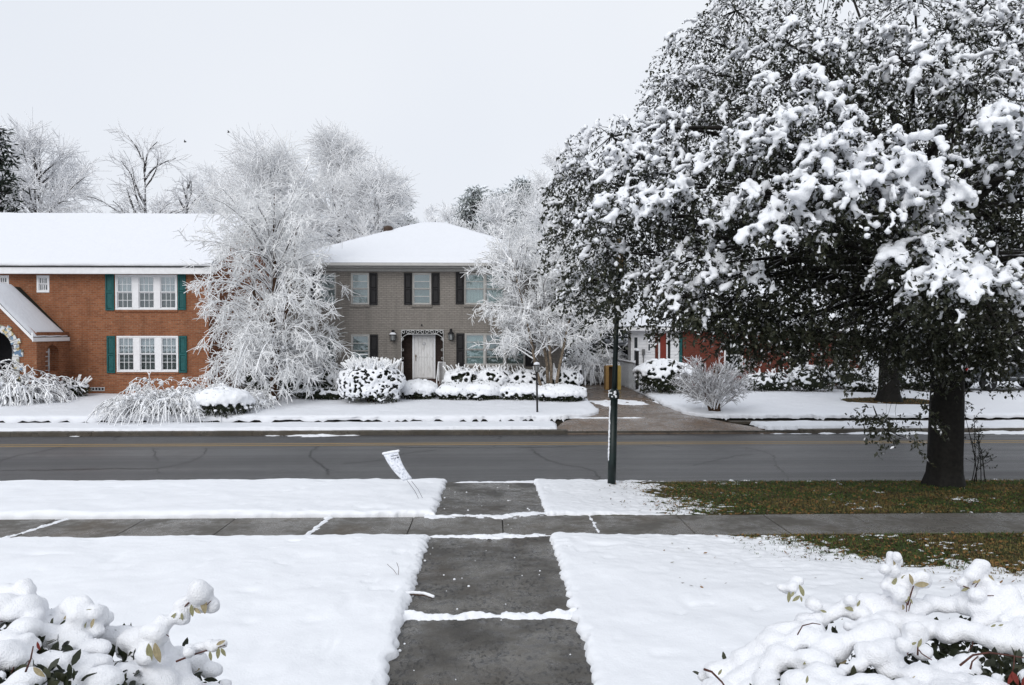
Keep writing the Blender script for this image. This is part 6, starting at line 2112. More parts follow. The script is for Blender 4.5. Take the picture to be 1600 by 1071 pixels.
# ---------------------------------------------------------------- snow-crusted yard sign bent over on wire stakes
sY = 13.85
TL, TR, BR, BL = at(599, 711, sY + .12), at(622, 707, sY + .10), at(644, 748, sY + .03), at(630, 752, sY)
ys_ = thing('yard_sign', (at(650, 760, sY).x, sY, 0.0), 'small leaning yard sign crusted in snow on thin wire stakes', 'sign')
t = NT('snow_crusted_sign')
co = t.coord()
f1 = t.noise(co, 28, 4, 0.65)
t.col(t.ramp(f1, (0.30, (0.30, 0.32, 0.38)), (0.42, (0.62, 0.65, 0.72)), (0.6, (0.80, 0.82, 0.87)))).set(0.7, 0.2); t.bump(f1, 0.008)
nu, nv = 7, 15
vv = []
for back in (0, 1):
    for j in range(nv):
        for i in range(nu):
            u, v = i / (nu - 1), j / (nv - 1)
            p = (TL * (1 - u) + TR * u) * (1 - v) + (BL * (1 - u) + BR * u) * v
            bow = math.sin(v * math.pi) * 0.035
            p = p + Vector((-bow * 0.6, (0.022 if back else 0) - bow, -bow * 0.35))
            if not back:
                p.y -= 0.006 * float(vnoise(p.x * 40, p.z * 40, 0, 3))
            vv.append(tuple(p))
ff = []
N = nu * nv
for j in range(nv - 1):
    for i in range(nu - 1):
        a = j * nu + i
        ff.append((a, a + nu, a + nu + 1, a + 1)); ff.append((N + a, N + a + 1, N + a + nu + 1, N + a + nu))
rim = [i for i in range(nu)] + [j * nu + nu - 1 for j in range(1, nv)] + [(nv - 1) * nu + i for i in range(nu - 2, -1, -1)] + [j * nu for j in range(nv - 2, 0, -1)]
for a, b in zip(rim, rim[1:] + rim[:1]):
    ff.append((a, b, N + b, N + a))
obj('panel', vv, ff, t.m, ys_, smooth=True)
# dark bits of print showing through at the top, and the roll of snow on the upper edge
m = MB()
for (u0, u1, v0, v1) in ((0.45, 0.98, 0.075, 0.095), (0.40, 0.50, 0.16, 0.185), (0.55, 0.60, 0.15, 0.20), (0.66, 0.72, 0.15, 0.19), (0.80, 0.95, 0.135, 0.19)):
    pts = []
    for (u, v) in ((u0, v0), (u1, v0), (u1, v1), (u0, v1)):
        p = (TL * (1 - u) + TR * u) * (1 - v) + (BL * (1 - u) + BR * u) * v
        bow = math.sin(v * math.pi) * 0.035
        pts.append(p + Vector((-bow * .6, -bow - 0.010, -bow * .35)))
    m.quad(*pts)
m.build('print_marks', plain('faded_print', (0.10, 0.11, 0.14), 0.7), ys_)
C = [tuple(TL.lerp(TR, k / 12) + Vector((0, 0.008, 0.022))) for k in range(13)]
snow_union('snow_roll', C, [(0.03, 0.03, 0.026 + 0.005 * random.random()) for _ in C], 0.008, M_SNOW, ys_)
for a, b in (((636, 751), (657, 785)), ((643, 752), (661, 780))):
    A_, B_ = at(*a, sY + 0.01), at(*b, sY - 0.05)
    mid = (A_ + B_) / 2 + Vector((0.015, 0, 0.012))
    B_.z = min(B_.z, 0.04)
    MB().tube([A_, mid, B_], 0.0045, 5).build('stake', plain('wire_grey', (0.16, 0.16, 0.17), 0.4, metal=0.6), ys_)

# ---------------------------------------------------------------- lamp post on the far lawn
lY = 27.35
lp = at(839.5, 650, lY)
zb = float(zs(0, lY))
lm = thing('lamp_post', (lp.x, lY, zb), 'slim black lamp post with snow-capped lantern on the far lawn', 'lamp post')
zt_ = az(583, lY)
MB().tube([(lp.x, lY, zb - .05), (lp.x, lY, zb + .12), (lp.x - 0.02, lY, zt_)], [0.05, 0.036, 0.033], 10).build('post', M_BLACK, lm, smooth=True)
zh = az(571, lY)
m = MB(); m.lathe((lp.x - .02, lY, zt_), [(0.03, 0), (0.06, 0.02), (0.06, 0.035)], 10)
for k in range(6):
    a = math.pi / 3 * k
    m.tube([(lp.x - .02 + 0.055 * math.cos(a), lY + 0.055 * math.sin(a), zt_ + 0.03), (lp.x - .02 + 0.075 * math.cos(a), lY + 0.075 * math.sin(a), zh)], 0.007, 4)
m.lathe((lp.x - .02, lY, zh - .005), [(0.095, 0), (0.09, 0.015), (0.03, 0.05)], 10)
m.build('lantern_frame', M_BLACK, lm)
MB().lathe((lp.x - .02, lY, zt_ + 0.035), [(0.046, 0), (0.064, zh - zt_ - 0.045)], 10).build('lantern_glass', plain('pale_lantern_glass', (0.30, 0.31, 0.31), 0.15), lm)
MB().lathe((lp.x - .02, lY, zh + 0.012), [(0.105, 0), (0.11, 0.03), (0.085, 0.075), (0.03, 0.10)], 12).build('snow_cap', M_SNOWFAR, lm, smooth=True)

# ---------------------------------------------------------------- driveway: posts, fence, tan box
for (px, py0, py1, Y, r, lab) in ((995.5, 549, 612, 35.8, 0.075, 'black gate post with snow cap at the end of chain-link fence'), (907.5, 579, 603, 34.0, 0.05, 'short black post at the left edge of driveway by the hedge')):
    b = at(px, py1, Y); z1_ = az(py0, Y)
    g_ = thing('gate_post', (b.x, Y, float(zs(0, Y))), lab, 'post')
    MB().tube([(b.x, Y, float(zs(0, Y)) - .05), (b.x, Y, z1_)], r, 10).build('post', M_BLACK, g_)
    MB().lathe((b.x, Y, z1_ + .002), [(r * 1.05, 0), (r * 1.1, 0.04), (r * 0.8, 0.09), (r * 0.2, 0.12)], 10).build('snow_cap', M_SNOWFAR, g_, smooth=True)
p0, p1 = Vector((ax(993, 35.9), 35.9, 0)), Vector((ax(943, 45.0), 45.0, 0))
fz = float(zs(0, 36)) + 0.02
fn = thing('chain_link_fence', (p0.x, p0.y, fz), 'snow-crusted chain-link fence along the right side of driveway', 'fence')
Lf = (p1 - p0).length; dv = (p1 - p0).normalized(); Hf = 1.22
M_WIRE = snowy('snowy_wire', (0.22, 0.22, 0.23), 0.0, 0.6, (0.70, 0.72, 0.75))
P = []
step = 0.085
for k in range(int((Lf + Hf) / step)):
    s0 = k * step - Hf
    for sg in (0, 1):
        a0, a1 = (max(s0, 0), min(s0 + Hf, Lf))
        if a1 <= a0: continue
        z_a, z_b = (a0 - s0), (a1 - s0)
        if sg: z_a, z_b = Hf - z_a, Hf - z_b
        P.append([list(p0 + dv * a0 + Vector((0, 0, fz + z_a))), list(p0 + dv * a1 + Vector((0, 0, fz + z_b)))])
P = np.array(P)
tag(obj('mesh', *tube_geo(P, np.full((len(P), 2), 0.009), 3), M_WIRE, fn), kind='stuff')
for k in range(4):
    b = p0 + dv * (Lf * (k + 0.25) / 3.4)
    MB().tube([(b.x, b.y, fz - .05), (b.x, b.y, fz + Hf + .05)], 0.03, 8).build('post', M_WIRE, fn)
MB().tube([p0 + Vector((0, 0, fz + Hf)), p1 + Vector((0, 0, fz + Hf))], 0.028, 6).build('top_rail', M_WIRE, fn)
C = [tuple(p0 + dv * (Lf * k / 130) + Vector((0, 0, fz + Hf + 0.035))) for k in range(131)]
snow_union('snow_on_rail', C, [(0.05 + .03 * random.random(), 0.06, 0.04 + 0.03 * random.random()) for _ in C], 0.022, M_SNOWFAR, fn)
gy = 43.5
gate = thing('white_gate', (ax(950, gy), gy, 0.24), 'white board gate closing the back of the driveway', 'gate')
for k in range(9):
    xa = ax(941, gy) + 0.16 * k
    MB().cbox(xa, xa + 0.15, gy - 0.02 - 0.006 * (k % 2), gy + 0.02, 0.26, az(568, gy), 0.006).build('board', M_WHITE, gate)
MB().box(ax(941, gy), ax(941, gy) + 1.44, gy - 0.05, gy - 0.03, 1.2, 1.3).build('rail', M_WHITE, gate)

tY = 36.3
xa, xb = ax(946.5, tY), ax(970.5, tY)
zb, zt_ = float(zs(0, tY)) - 0.0, az(571.5, tY)
tb = thing('tan_cabinet', ((xa + xb) / 2, tY, zb), 'tan upright cabinet with dark open front standing on the driveway behind the pole', 'cabinet')
M_TANB = plain('tan_board', (0.42, 0.25, 0.09), 0.6, vary=0.15); M_TANY = plain('yellow_tan_board', (0.50, 0.36, 0.10), 0.6, vary=0.15)
wd = (xb - xa) * 0.21


def rounded(x0, x1, z0, z1, r, left):
    pts = [(x0, z0), (x1, z0)]
    if left:
        pts += [(x1, z1)] + [(x0 + r - r * math.sin(a), z1 - r + r * math.cos(a)) for a in (0, .4, .8, 1.2, 1.57)]
    else:
        pts += [(x1 - r + r * math.cos(a), z1 - r + r * math.sin(a)) for a in (0, .4, .8, 1.2, 1.57)] + [(x0, z1)]
    return pts


MB().prism(rounded(xa, xa + wd, zb, zt_, 0.09, True), tY, tY + 0.55).build('side_panel', M_TANB, tb)
MB().prism(rounded(xb - wd, xb, zb, zt_, 0.09, False), tY, tY + 0.55).build('side_panel', M_TANY, tb)
MB().box(xa + wd, xb - wd, tY + 0.30, tY + 0.54, zb, zt_ - 0.06).build('back_panel', plain('dark_brown_board', (0.07, 0.04, 0.02), 0.7), tb)
MB().cbox(xa + wd + .002, xb - wd - .002, tY + 0.03, tY + 0.53, zt_ - 0.058, zt_ - 0.004).build('top_panel', M_TANB, tb)
C = [(xa + 0.04 + (xb - xa - 0.08) * random.random(), tY + 0.05 + 0.45 * random.random(), zt_ + 0.01) for _ in range(60)]
snow_union('snow_cap', C, [(0.05, 0.05, 0.03)] * 60, 0.02, M_SNOWFAR, tb)

# ---------------------------------------------------------------- dark parked car past the oak
cY = 33.6
car_x = ax(1512, cY)
cz = float(zs(0, cY)) + 0.03
M_CAR = plain('dark_grey_car_paint', (0.030, 0.034, 0.040), 0.22, 0.6, vary=0.1)
M_RUBBER = plain('tyre_rubber', (0.012, 0.012, 0.013), 0.8); M_RIM = plain('alloy', (0.42, 0.43, 0.45), 0.35, metal=0.8)
M_CARGLASS = plain('dark_car_glass', (0.012, 0.014, 0.016), 0.06, 0.7)
cr_ = thing('parked_car', (car_x + 2.4, cY + 0.9, cz), 'dark grey parked car half hidden behind the oak at right edge', 'car')
prof = [(0.0, 0.42), (0.02, 0.80), (0.08, 1.02), (0.30, 1.08), (0.62, 1.62), (0.95, 1.74), (2.6, 1.74), (3.35, 1.12), (4.45, 1.02), (4.72, 0.86), (4.78, 0.42)]
WX = (0.98, 3.85)
low = []
for wx in (WX[1], WX[0]):
    low += [(wx + 0.44 * math.cos(a), 0.38 + 0.44 * math.sin(a)) for a in np.linspace(0.1, math.pi - 0.1, 9)]
outline = prof + [(4.6, 0.34)] + low + [(0.2, 0.34)]
hw = 0.92
m = MB()
nP = len(outline)
secs = []
for (yy, inset) in ((-hw, 0.05), (-hw + 0.06, 0.0), (hw - 0.06, 0.0), (hw, 0.05)):
    sec = []
    for (x, z) in outline:
        y_ = yy
        if z > 1.1:
            y_ = yy * (1 - 0.20 * (z - 1.1) / 0.64)
        xx = x + (inset if x < 2.4 else -inset) * (0.4 if z > 0.45 else 0.0)
        sec.append((car_x + xx, cY + 0.9 + y_, cz + z - (inset * 0.3 if z > 0.9 else 0)))
    secs.append(sec)
for s in secs: m.v += s
for k in range(3):
    for i in range(nP):
        j = (i + 1) % nP
        m.f.append((k * nP + j, k * nP + i, (k + 1) * nP + i, (k + 1) * nP + j)); m.m.append(0)
m.f.append(tuple(range(nP))); m.m.append(0); m.f.append(tuple(3 * nP + i for i in reversed(range(nP)))); m.m.append(0)
m.build('body', M_CAR, cr_)
for (x0, x1, x2, x3) in ((0.66, 0.88, 1.52, 1.52), (1.60, 1.60, 2.48, 2.48), (2.56, 2.56, 2.60, 3.12)):
    za, zz = 1.14, 1.62
    f = lambda z: -hw * (1 - 0.20 * (z - 1.1) / 0.64) - 0.012
    m = MB().quad((car_x + x0, cY + .9 + f(za), cz + za), (car_x + x3, cY + .9 + f(za), cz + za), (car_x + x2, cY + .9 + f(zz), cz + zz), (car_x + x1, cY + .9 + f(zz), cz + zz))
    m.build('window', M_CARGLASS, cr_)
for wx in WX:
    for sd in (-1, 1):
        wc = (car_x + wx, cY + 0.9 + sd * (hw - 0.10), cz + 0.37)
        m = MB(); m.lathe((wc[0], wc[1] - 0.11, wc[2]), [(0.26, 0), (0.35, 0.0), (0.37, 0.03), (0.37, 0.19), (0.35, 0.22), (0.26, 0.22)], 24, axis='y')
        wh_ = m.build('wheel', M_RUBBER, cr_, smooth=True)
        m = MB(); m.lathe((wc[0], wc[1] - 0.10 if sd < 0 else wc[1] + 0.08, wc[2]), [(0.25, 0), (0.25, 0.02)], 24, axis='y')
        for k in range(5):
            a = 2 * math.pi * k / 5
            c_, s_ = math.cos(a), math.sin(a)
            m.tube([(wc[0] + 0.04 * c_, wc[1] - 0.115, wc[2] + 0.04 * s_), (wc[0] + 0.24 * c_, wc[1] - 0.115, wc[2] + 0.24 * s_)], 0.03, 6)
        m.build('rim', M_RIM, wh_)
MB().cbox(car_x - 0.01, car_x + 0.34, cY + 0.9 - hw - 0.006, cY + .9 - hw + 0.2, cz + 0.84, cz + 1.02, 0.02).build('tail_light', plain('red_lens', (0.35, 0.012, 0.01), 0.2), cr_)
MB().cbox(car_x - 0.07, car_x + 0.30, cY + 0.9 - hw - 0.012, cY + .9 + hw, cz + 0.40, cz + 0.60, 0.04).build('bumper', M_RIM, cr_)
MB().box(car_x + 1.5, car_x + 3.3, cY + .9 - hw - 0.014, cY + .9 - hw, cz + 0.58, cz + 0.62).build('trim_strip', M_RIM, cr_)
MB().cbox(car_x + 1.74, car_x + 1.90, cY + .9 - hw - 0.03, cY + .9 - hw, cz + 0.98, cz + 1.02, 0.01).build('door_handle', M_RIM, cr_)
C = []
for k in range(150):
    C.append((car_x + random.uniform(0.8, 2.8), cY + .9 + random.uniform(-0.72, 0.72), cz + 1.76))
snow_union('roof_snow', C, [(0.14, 0.14, 0.07)] * len(C), 0.045, M_SNOWFAR, cr_)
pad_ = tag(MB().box(car_x - 2.0, car_x + 12, cY - 0.35, cY + 2.6, cz - 0.3, cz + 0.07).build('parking_pad', M_KERB), kind='structure')
cr_.location.z += 0.08

# ---------------------------------------------------------------- sapling beside the oak
sx, sy = ax(1531, 15.9), 15.9
sz = float(zs(0, sy))
rng = np.random.default_rng(400)
sp_ = thing('sapling', (sx, sy, sz), 'thin leafy sapling growing beside the big oak trunk', 'sapling')
S = np.stack([sx + rng.normal(0, 0.06, 5), sy + rng.normal(0, 0.05, 5), np.full(5, sz)], -1)
D = np.stack([rng.normal(0, 0.16, 5), rng.normal(0, 0.1, 5), np.ones(5)], -1)
P1 = grow(S, D, np.array([1.65, 1.4, 1.0, 1.2, 0.8]), 7, 0.05, 0.07, rng)
S2, D2, t2 = spawn(P1, 7, 0.2, 0.95, 35, 70, rng)
P2 = grow(S2, D2, rng.uniform(0.15, 0.5, len(S2)), 4, 0.1, 0.15, rng)
obj('stem', *merge([tube_geo(P1, taper(5, 7, 0.011, 0.005, rng), 5), tube_geo(P2, taper(len(P2), 4, 0.005, 0.003, rng), 3)]), M_OAKBARK, sp_)
S3, D3, t3 = spawn(P2, 9, 0.2, 1.0, 30, 80, rng)
v, f = leaf_geo(S3, D3, unit(rng.normal(size=S3.shape)), rng.uniform(0.035, 0.065, len(S3)), 0.024)
obj('leaves', v, f, M_OAKLEAF, sp_)

# ---------------------------------------------------------------- fallen stick on the walk, twigs in the snow
a, b = at(632, 937, 8.72), at(677, 936, 8.72)
st_ = thing('fallen_stick', (a.x, 8.72, 0), 'short bent stick under snow lying on the left edge of front walk', 'stick')
pts = [Vector((a.x - 0.05, 8.70, 0.05)), Vector((a.x + 0.10, 8.74, 0.045)), Vector((a.x + 0.22, 8.74, 0.035)), Vector((b.x, 8.69, 0.015))]
MB().tube(pts, [0.014, 0.013, 0.011, 0.008], 7).build('stick', M_BROWNBARK, st_, smooth=True)
C = []
for k in range(26):
    u = k / 25 * 3; i = min(int(u), 2)
    p = pts[i].lerp(pts[i + 1], u - i)
    C.append((p.x, p.y, p.z + 0.02))
snow_union('lying_snow', C, [(0.022, 0.02, 0.018 + 0.005 * random.random()) for _ in C], 0.006, M_SNOW, st_)
tw_ = thing('dry_twig', (at(618, 905, 9.4).x, 9.4, 0.08), 'thin dry twig sticking out of the snow left of the front walk', 'twig')
bb = at(621, 912, 9.35); bb.z = 0.07
MB().tube([bb, bb + Vector((-0.05, 0.02, 0.06)), bb + Vector((-0.13, 0.05, 0.12))], 0.003, 5).build('stem', M_BROWNBARK, tw_)
MB().tube([bb + Vector((0.01, 0, 0)), bb + Vector((0.015, 0.01, 0.08)), bb + Vector((-0.01, 0.01, 0.15))], 0.003, 5).build('stem', M_BROWNBARK, tw_)

# ---------------------------------------------------------------- birds far off over the roofs
for px, py, lab in ((357, 207, 'tiny dark bird in the sky above the weeping tree'), (289, 222, 'tiny dark bird in the sky right of the tall bare tree')):
    p = at(px, py, 55)
    b_ = thing('bird', p, lab, 'bird')
    MB().lathe((p.x - 0.09, p.y, p.z), [(0.005, 0), (0.04, 0.05), (0.045, 0.11), (0.02, 0.17), (0.004, 0.22)], 8, axis='x').build('body', M_BLACK, b_, smooth=True)
    for s in (-1, 1):
        m = MB(); m.v = [(p.x - 0.04, p.y, p.z + .02), (p.x + 0.05, p.y, p.z + .02), (p.x + 0.04, p.y + s * 0.16, p.z + 0.10), (p.x - 0.01, p.y + s * 0.16, p.z + 0.10), (p.x, p.y, p.z + 0.035), (p.x + 0.015, p.y + s * 0.16, p.z + 0.105)]
        m.f = [(0, 1, 2, 3), (0, 3, 5, 4), (1, 4, 5, 2)]; m.m = [0] * 3
        m.build('wing', M_BLACK, b_)

# ================================================================== foreground shrubs, close to the camera
M_FGSNOW = snow_mat('thick_fluffy_snow', (0.85, 0.86, 0.89), fine=160, d=0.006, broad=0.0)


def leaf_under(name, c):
    t = NT(name)
    co = t.coord('Generated')
    f = t.noise(co, 6, 3)
    t.col(t.ramp(f, (0.3, tuple(x * 0.75 for x in c)), (0.7, tuple(x * 1.2 for x in c)))).set(0.55, 0.3)
    return t.m


M_LEAFPALE = leaf_under('pale_leaf_underside', (0.26, 0.25, 0.14))
M_LEAFTAN = leaf_under('tan_leaf_underside', (0.33, 0.28, 0.17))
M_REDLEAF = leaf_under('red_leaf', (0.16, 0.025, 0.018))
M_REDSTEM = plain('red_brown_stem', (0.075, 0.026, 0.018), 0.6, vary=0.4, scale=40)
_LM = {}


def leaf_mesh(mat):
    """one folded, pointed leaf 1 long along +X, underside showing"""
    if mat.name in _LM: return _LM[mat.name]
    n = 8
    v, f = [], []
    for i in range(n + 1):
        u = i / n
        w = 0.21 * math.sin(math.pi * min(1, u * 0.96 + 0.02)) ** 0.8 * (1 - 0.25 * u)
        zz = -0.10 * (u - 0.4) ** 2
        v += [(u, -w, zz + 0.05 * w / 0.2), (u, 0, zz), (u, w, zz + 0.05 * w / 0.2)]
    for i in range(n):
        for k in (0, 1):
            a = i * 3 + k
            f.append((a, a + 3, a + 4, a + 1))
    me = bpy.data.meshes.new('leaf'); me.from_pydata(v, [], f); me.materials.append(mat)
    me.polygons.foreach_set('use_smooth', np.ones(len(f), dtype=bool)); me.update()
    _LM[mat.name] = me
    return me


def fg_leaf(root, px0, py0, px1, py1, Y, mat, roll=0.0, tiltY=0.0):
    a, b = at(px0, py0, Y), at(px1, py1, Y + tiltY)
    d = b - a
    o = piece('leaf', leaf_mesh(mat), a, root)
    xax = d.normalized()
    vw = Vector((0, -1, 0.25))
    vw = (Matrix.Rotation(roll, 3, xax) @ vw)
    yax = vw.cross(xax).normalized(); zax = xax.cross(yax)
    R3 = Matrix((xax, yax, zax)).transposed().to_4x4()
    o.matrix_local = Matrix.Translation(a - wloc(root)) @ R3 @ Matrix.Diagonal((d.length, d.length, d.length, 1))
    return o


def leaf_geo8(P, D, Nn, ln, wd):
    """rounded leaf outline of eight corners"""
    D = unit(D); S = unit(np.cross(D, Nn)); N2 = np.cross(S, D)
    ln = np.asarray(ln)[:, None]; wd = np.broadcast_to(wd, (len(P),))[:, None]
    V = [P]
    for u, w in ((0.22, 0.36), (0.5, 0.5), (0.8, 0.3)):
        V.append(P + D * ln * u + S * wd * w + N2 * ln * 0.05)
    V.append(P + D * ln)
    for u, w in ((0.8, 0.3), (0.5, 0.5), (0.22, 0.36)):
        V.append(P + D * ln * u - S * wd * w + N2 * ln * 0.05)
    return np.stack(V, 1).reshape(-1, 3), np.arange(8 * len(P)).reshape(-1, 8)


def fg_shrub(name, label, top, x0, x1, Yt, Yb, seed, extra, stems, leaves, holes):
    """heavily loaded shrub: lumps of snow along its arching twigs, dark leaves in the gaps"""
    rng = np.random.default_rng(seed)
    root = thing(name, (at((x0 + x1) / 2, 1071, (Yt + Yb) / 2).x, (Yt + Yb) / 2, 0.0), label, 'shrub')
    tx = np.array([p[0] for p in top]); tyv = np.array([p[1] for p in top])
    C, Rd = [], []
    # rows of loaded twigs, the lower the nearer
    for row in range(11):
        for px in np.arange(x0, x1, 10):
            t = np.interp(px, tx, tyv)
            py = t + 12 + row * 24 + 12 * float(vnoise(px / 60.0, row * 3.1, 0, seed)) + rng.normal(0, 4)
            if py > 1215: continue
            Y = Yt + (Yb - Yt) * min(1, (py - t) / 220) + 0.05 * float(vnoise(px / 45.0, row * 1.7, 5, seed))
            if any(((px - h[0]) / h[2]) ** 2 + ((py - h[1]) / h[3]) ** 2 < 1 for h in holes):
                continue
            gp_ = float(fbm(px / 55.0, row * 1.3, 2, seed + 4, 3))
            if row > 0 and gp_ < -0.5: continue
            p = at(px, py, Y)
            r = (10.5 + 11 * rng.random() ** 1.6 + 5 * gp_) / F_PX * Y
            C.append(tuple(p)); Rd.append((r * 1.25, r * 1.25, r * 0.95))
    for (px, py, rp, Y) in extra:
        r = rp / F_PX * Y
        n = 5
        for k in range(n):
            p = at(px + rng.normal(0, rp * 0.28), py + rng.normal(0, rp * 0.22), Y + rng.normal(0, 0.02))
            C.append(tuple(p)); Rd.append((r * rng.uniform(.6, .85), r * rng.uniform(.6, .85), r * rng.uniform(.55, .8)))
    snow_union('lying_snow', C, Rd, 0.0100, M_FGSNOW, root, sub=2, noise=0.0042, smooth_it=1)
    # leaf tips and twig ends showing all over the load
    Ca, Ra = np.array(C), np.array(Rd)
    lo, hi_ = at(x0, 1100, Yb), at(x1, 860, Yt)
    for k in range(75):
        i = rng.integers(len(Ca)); c_, r_ = Ca[i], Ra[i]
        d = unit(np.array([rng.normal(0, 0.8), -1.0, rng.normal(-0.1, 0.6)]))
        p = Vector(c_ + d * r_ * 0.98)
        q = p + Vector(unit(np.array([rng.normal(0, 0.8), -0.35, rng.normal(-0.45, 0.5)]))) * rng.uniform(0.022, 0.045)
        if k % 3 == 2:
            MB().tube([p, (p + q) / 2 + Vector((rng.normal(0, .006), -0.004, rng.normal(0, .006))), q + (q - p) * 0.5], [0.0022, 0.002, 0.0015], 5).build('twig', M_REDSTEM, root)
            continue
        o = piece('leaf', leaf_mesh(M_LEAFTAN if k % 2 else M_LEAFPALE), p, root)
        xa_ = (q - p).normalized(); ya_ = Vector((rng.normal(0, .4), -1, 0.3)).cross(xa_).normalized(); za_ = xa_.cross(ya_)
        L_ = (q - p).length
        o.matrix_local = Matrix.Translation(p - wloc(root)) @ Matrix((xa_, ya_, za_)).transposed().to_4x4() @ Matrix.Diagonal((L_, L_, L_, 1))
    for pts, r in stems:
        q = [at(px, py, Y) for (px, py, Y) in pts]
        MB().tube(q, [r * (1 - 0.4 * k / (len(q) - 1)) for k in range(len(q))], 6).build('stem', M_REDSTEM, root, smooth=True)
    for lf in leaves:
        fg_leaf(root, *lf)
    # the shaded inside: main stems from the ground, dark leaves
    S, D, Ln = [], [], []
    m = MB()
    for k in range(9):
        px = rng.uniform(x0, x1); p = at(px, np.interp(px, tx, tyv) + 190, (Yt + Yb) / 2 + rng.uniform(.15, .4))
        m.tube([(root.location.x + rng.normal(0, .08), root.location.y + 0.1 + rng.normal(0, .06), -0.02), ((p.x + root.location.x) / 2, (p.y + root.location.y) / 2, p.z * 0.55), tuple(p)], [0.02, 0.014, 0.006], 6)
    m.build('main_stems', M_BROWNBARK, root)
    nl = 2600
    px = rng.uniform(x0 + 15, x1 - 45, nl); dep = rng.uniform(75, 330, nl)
    P = np.array([at(a, np.interp(a, tx, tyv) + d_, Yt + 0.06 + (Yb - Yt) * min(1, d_ / 220)) for a, d_ in zip(px, dep)])
    P[:, 1] += rng.uniform(0.04, 0.3, nl)
    v, f = leaf_geo8(P, unit(rng.normal(size=P.shape)), unit(rng.normal(size=P.shape)), rng.uniform(0.035, 0.06, nl), 0.024)
    obj('inner_leaves', v, f, [M_SHRUBLEAF, M_SHRUBLEAF2], root, mi=(rng.random(nl) < 0.3).astype(int))
    return root


LT, LP_ = M_LEAFTAN, M_LEAFPALE
fg_shrub('snow_laden_shrub', 'close shrub buried in thick snow at the lower left corner', [(-120, 895), (-20, 915), (45, 918), (60, 952), (100, 958), (160, 958), (172, 990), (230, 990), (262, 1015), (330, 1046), (372, 1090)], -120, 352, 3.0, 2.15, 501,
         [(12, 925, 20, 2.95), (38, 922, 18, 2.95), (125, 955, 24, 2.9), (150, 962, 20, 2.9), (313, 928, 26, 2.85), (322, 945, 17, 2.85), (286, 948, 17, 2.85), (280, 965, 15, 2.84), (256, 975, 18, 2.82), (240, 998, 24, 2.78), (235, 1020, 24, 2.75), (345, 1005, 10, 2.7), (330, 1010, 11, 2.7), (312, 1014, 11, 2.7), (295, 1018, 11, 2.7)],
         [([(236, 1010, 2.77), (258, 982, 2.80), (277, 960, 2.81), (296, 941, 2.82), (318, 924, 2.83)], 0.004), ([(275, 1034, 2.66), (300, 1024, 2.67), (325, 1016, 2.67), (352, 1008, 2.67)], 0.0035), ([(120, 962, 2.86), (140, 964, 2.86), (150, 968, 2.86)], 0.003), ([(20, 945, 2.9), (28, 948, 2.9)], 0.003), ([(40, 1050, 2.3), (48, 1030, 2.3), (52, 1010, 2.32)], 0.003)],
         [(304, 934, 310, 944, 2.80, LP_), (318, 932, 320, 960, 2.80, LT), (299, 945, 301, 964, 2.80, LP_), (282, 965, 280, 968, 2.79, LP_), (266, 970, 275, 958, 2.79, LP_), (284, 958, 285, 970, 2.79, LP_), (232, 1006, 236, 1034, 2.70, LP_), (242, 1005, 250, 1036, 2.70, LT), (124, 962, 148, 953, 2.85, LP_), (133, 964, 130, 986, 2.85, LP_), (138, 964, 150, 969, 2.85, LT), (24, 944, 38, 931, 2.88, LT), (20, 948, 14, 958, 2.88, LP_), (328, 1018, 330, 1033, 2.64, LP_), (342, 1012, 340, 1030, 2.64, LP_), (338, 1008, 352, 1001, 2.64, LT), (52, 1043, 70, 1058, 2.25, LT), (62, 1016, 58, 1003, 2.3, M_REDLEAF)],
         [(66, 1020, 16, 16), (22, 1050, 20, 14), (190, 1060, 8, 14)])
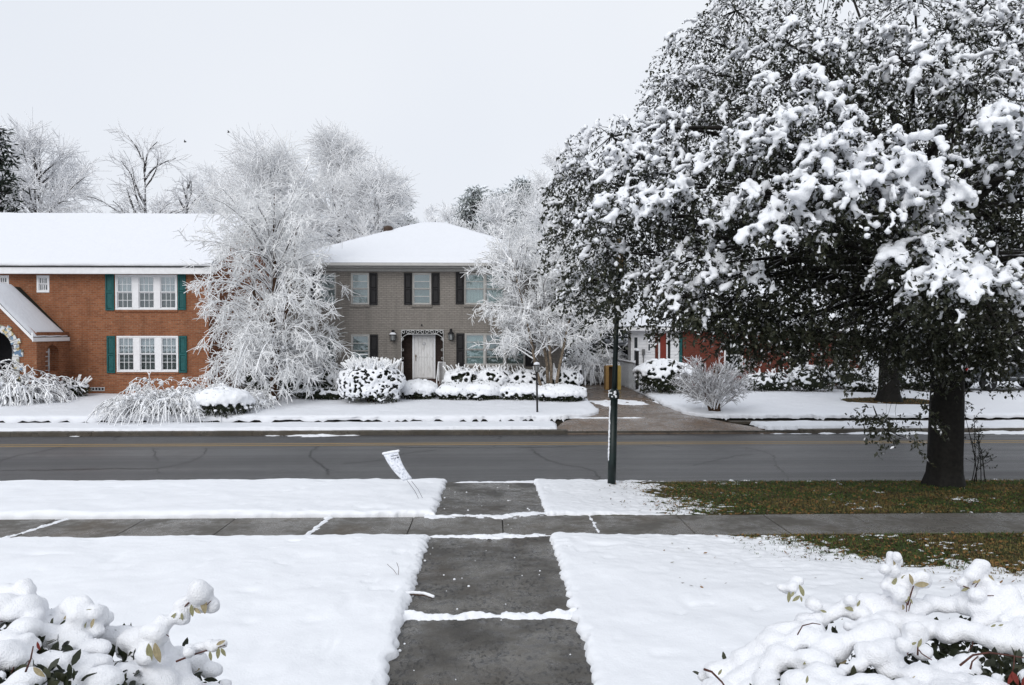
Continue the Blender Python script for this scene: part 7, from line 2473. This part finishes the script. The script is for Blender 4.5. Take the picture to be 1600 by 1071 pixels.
fg_shrub('snow_laden_shrub', 'close shrub buried in thick snow at the lower right corner', [(1080, 1062), (1110, 1040), (1150, 1030), (1200, 995), (1250, 965), (1300, 948), (1350, 938), (1400, 940), (1450, 946), (1500, 940), (1560, 928), (1640, 915), (1740, 900)], 1100, 1740, 3.0, 2.15, 502,
         [(1396, 872, 13, 2.95), (1391, 892, 15, 2.95), (1400, 908, 14, 2.95), (1390, 918, 14, 2.95), (1425, 905, 17, 2.92), (1446, 904, 17, 2.92), (1412, 930, 17, 2.9), (1236, 920, 14, 3.0), (1246, 912, 12, 3.0), (1226, 918, 10, 3.0), (1530, 886, 15, 2.95), (1518, 900, 16, 2.95), (1508, 915, 14, 2.95), (1545, 915, 16, 2.95), (1570, 935, 22, 2.9), (1530, 935, 18, 2.9), (1270, 945, 14, 2.95), (1330, 940, 13, 2.95), (1426, 990, 20, 2.55), (1420, 1010, 18, 2.52)],
         [([(1407, 908, 2.92), (1402, 893, 2.92), (1396, 876, 2.92)], 0.0032), ([(1418, 946, 2.88), (1424, 926, 2.88), (1428, 914, 2.88)], 0.0032), ([(1434, 1024, 2.48), (1434, 1012, 2.48), (1436, 1002, 2.48)], 0.003), ([(1246, 992, 2.7), (1254, 978, 2.72), (1270, 974, 2.72), (1282, 976, 2.72)], 0.0025), ([(1100, 1046, 2.5), (1112, 1050, 2.48), (1128, 1066, 2.45), (1140, 1085, 2.42)], 0.004), ([(1500, 1040, 2.35), (1520, 1024, 2.36), (1545, 1020, 2.36), (1575, 1024, 2.36), (1610, 1030, 2.36)], 0.0035), ([(1585, 1026, 2.34), (1584, 1042, 2.34), (1581, 1052, 2.34)], 0.002), ([(1505, 916, 2.9), (1520, 922, 2.9), (1530, 908, 2.9)], 0.0025), ([(1516, 1046, 2.4), (1519, 1034, 2.4), (1528, 1026, 2.4)], 0.003)],
         [(1400, 889, 1397, 870, 2.90, LT), (1401, 903, 1392, 918, 2.90, LP_), (1404, 900, 1398, 889, 2.9, LP_), (1408, 904, 1415, 899, 2.90, LP_), (1426, 914, 1421, 897, 2.86, LT), (1429, 914, 1452, 913, 2.86, LT), (1421, 932, 1414, 941, 2.86, LP_), (1422, 936, 1426, 944, 2.86, LP_), (1256, 932, 1249, 914, 2.96, LP_), (1250, 931, 1238, 940, 2.96, LP_), (1251, 932, 1253, 941, 2.96, LP_), (1233, 925, 1232, 942, 2.96, LP_), (1338, 953, 1320, 950, 2.92, LP_), (1339, 948, 1344, 938, 2.92, LP_), (1514, 918, 1502, 924, 2.9, LP_), (1522, 920, 1512, 929, 2.9, LP_), (1532, 906, 1520, 911, 2.9, LT), (1434, 1012, 1440, 998, 2.47, LP_), (1432, 1004, 1422, 1008, 2.47, LP_), (1581, 1050, 1592, 1071, 2.33, M_REDLEAF), (1583, 1050, 1575, 1070, 2.33, M_REDLEAF), (1600, 1058, 1598, 1080, 2.33, M_REDLEAF), (1122, 1055, 1128, 1046, 2.45, LP_), (1260, 1068, 1262, 1056, 2.4, LP_), (1282, 954, 1292, 957, 2.9, LP_), (1560, 978, 1568, 976, 2.7, LP_), (1556, 976, 1548, 980, 2.7, LP_)],
         [(1232, 1052, 26, 22), (1395, 1000, 22, 12), (1462, 992, 12, 9), (1545, 1036, 30, 14), (1325, 1062, 14, 8), (1585, 1062, 22, 18)])
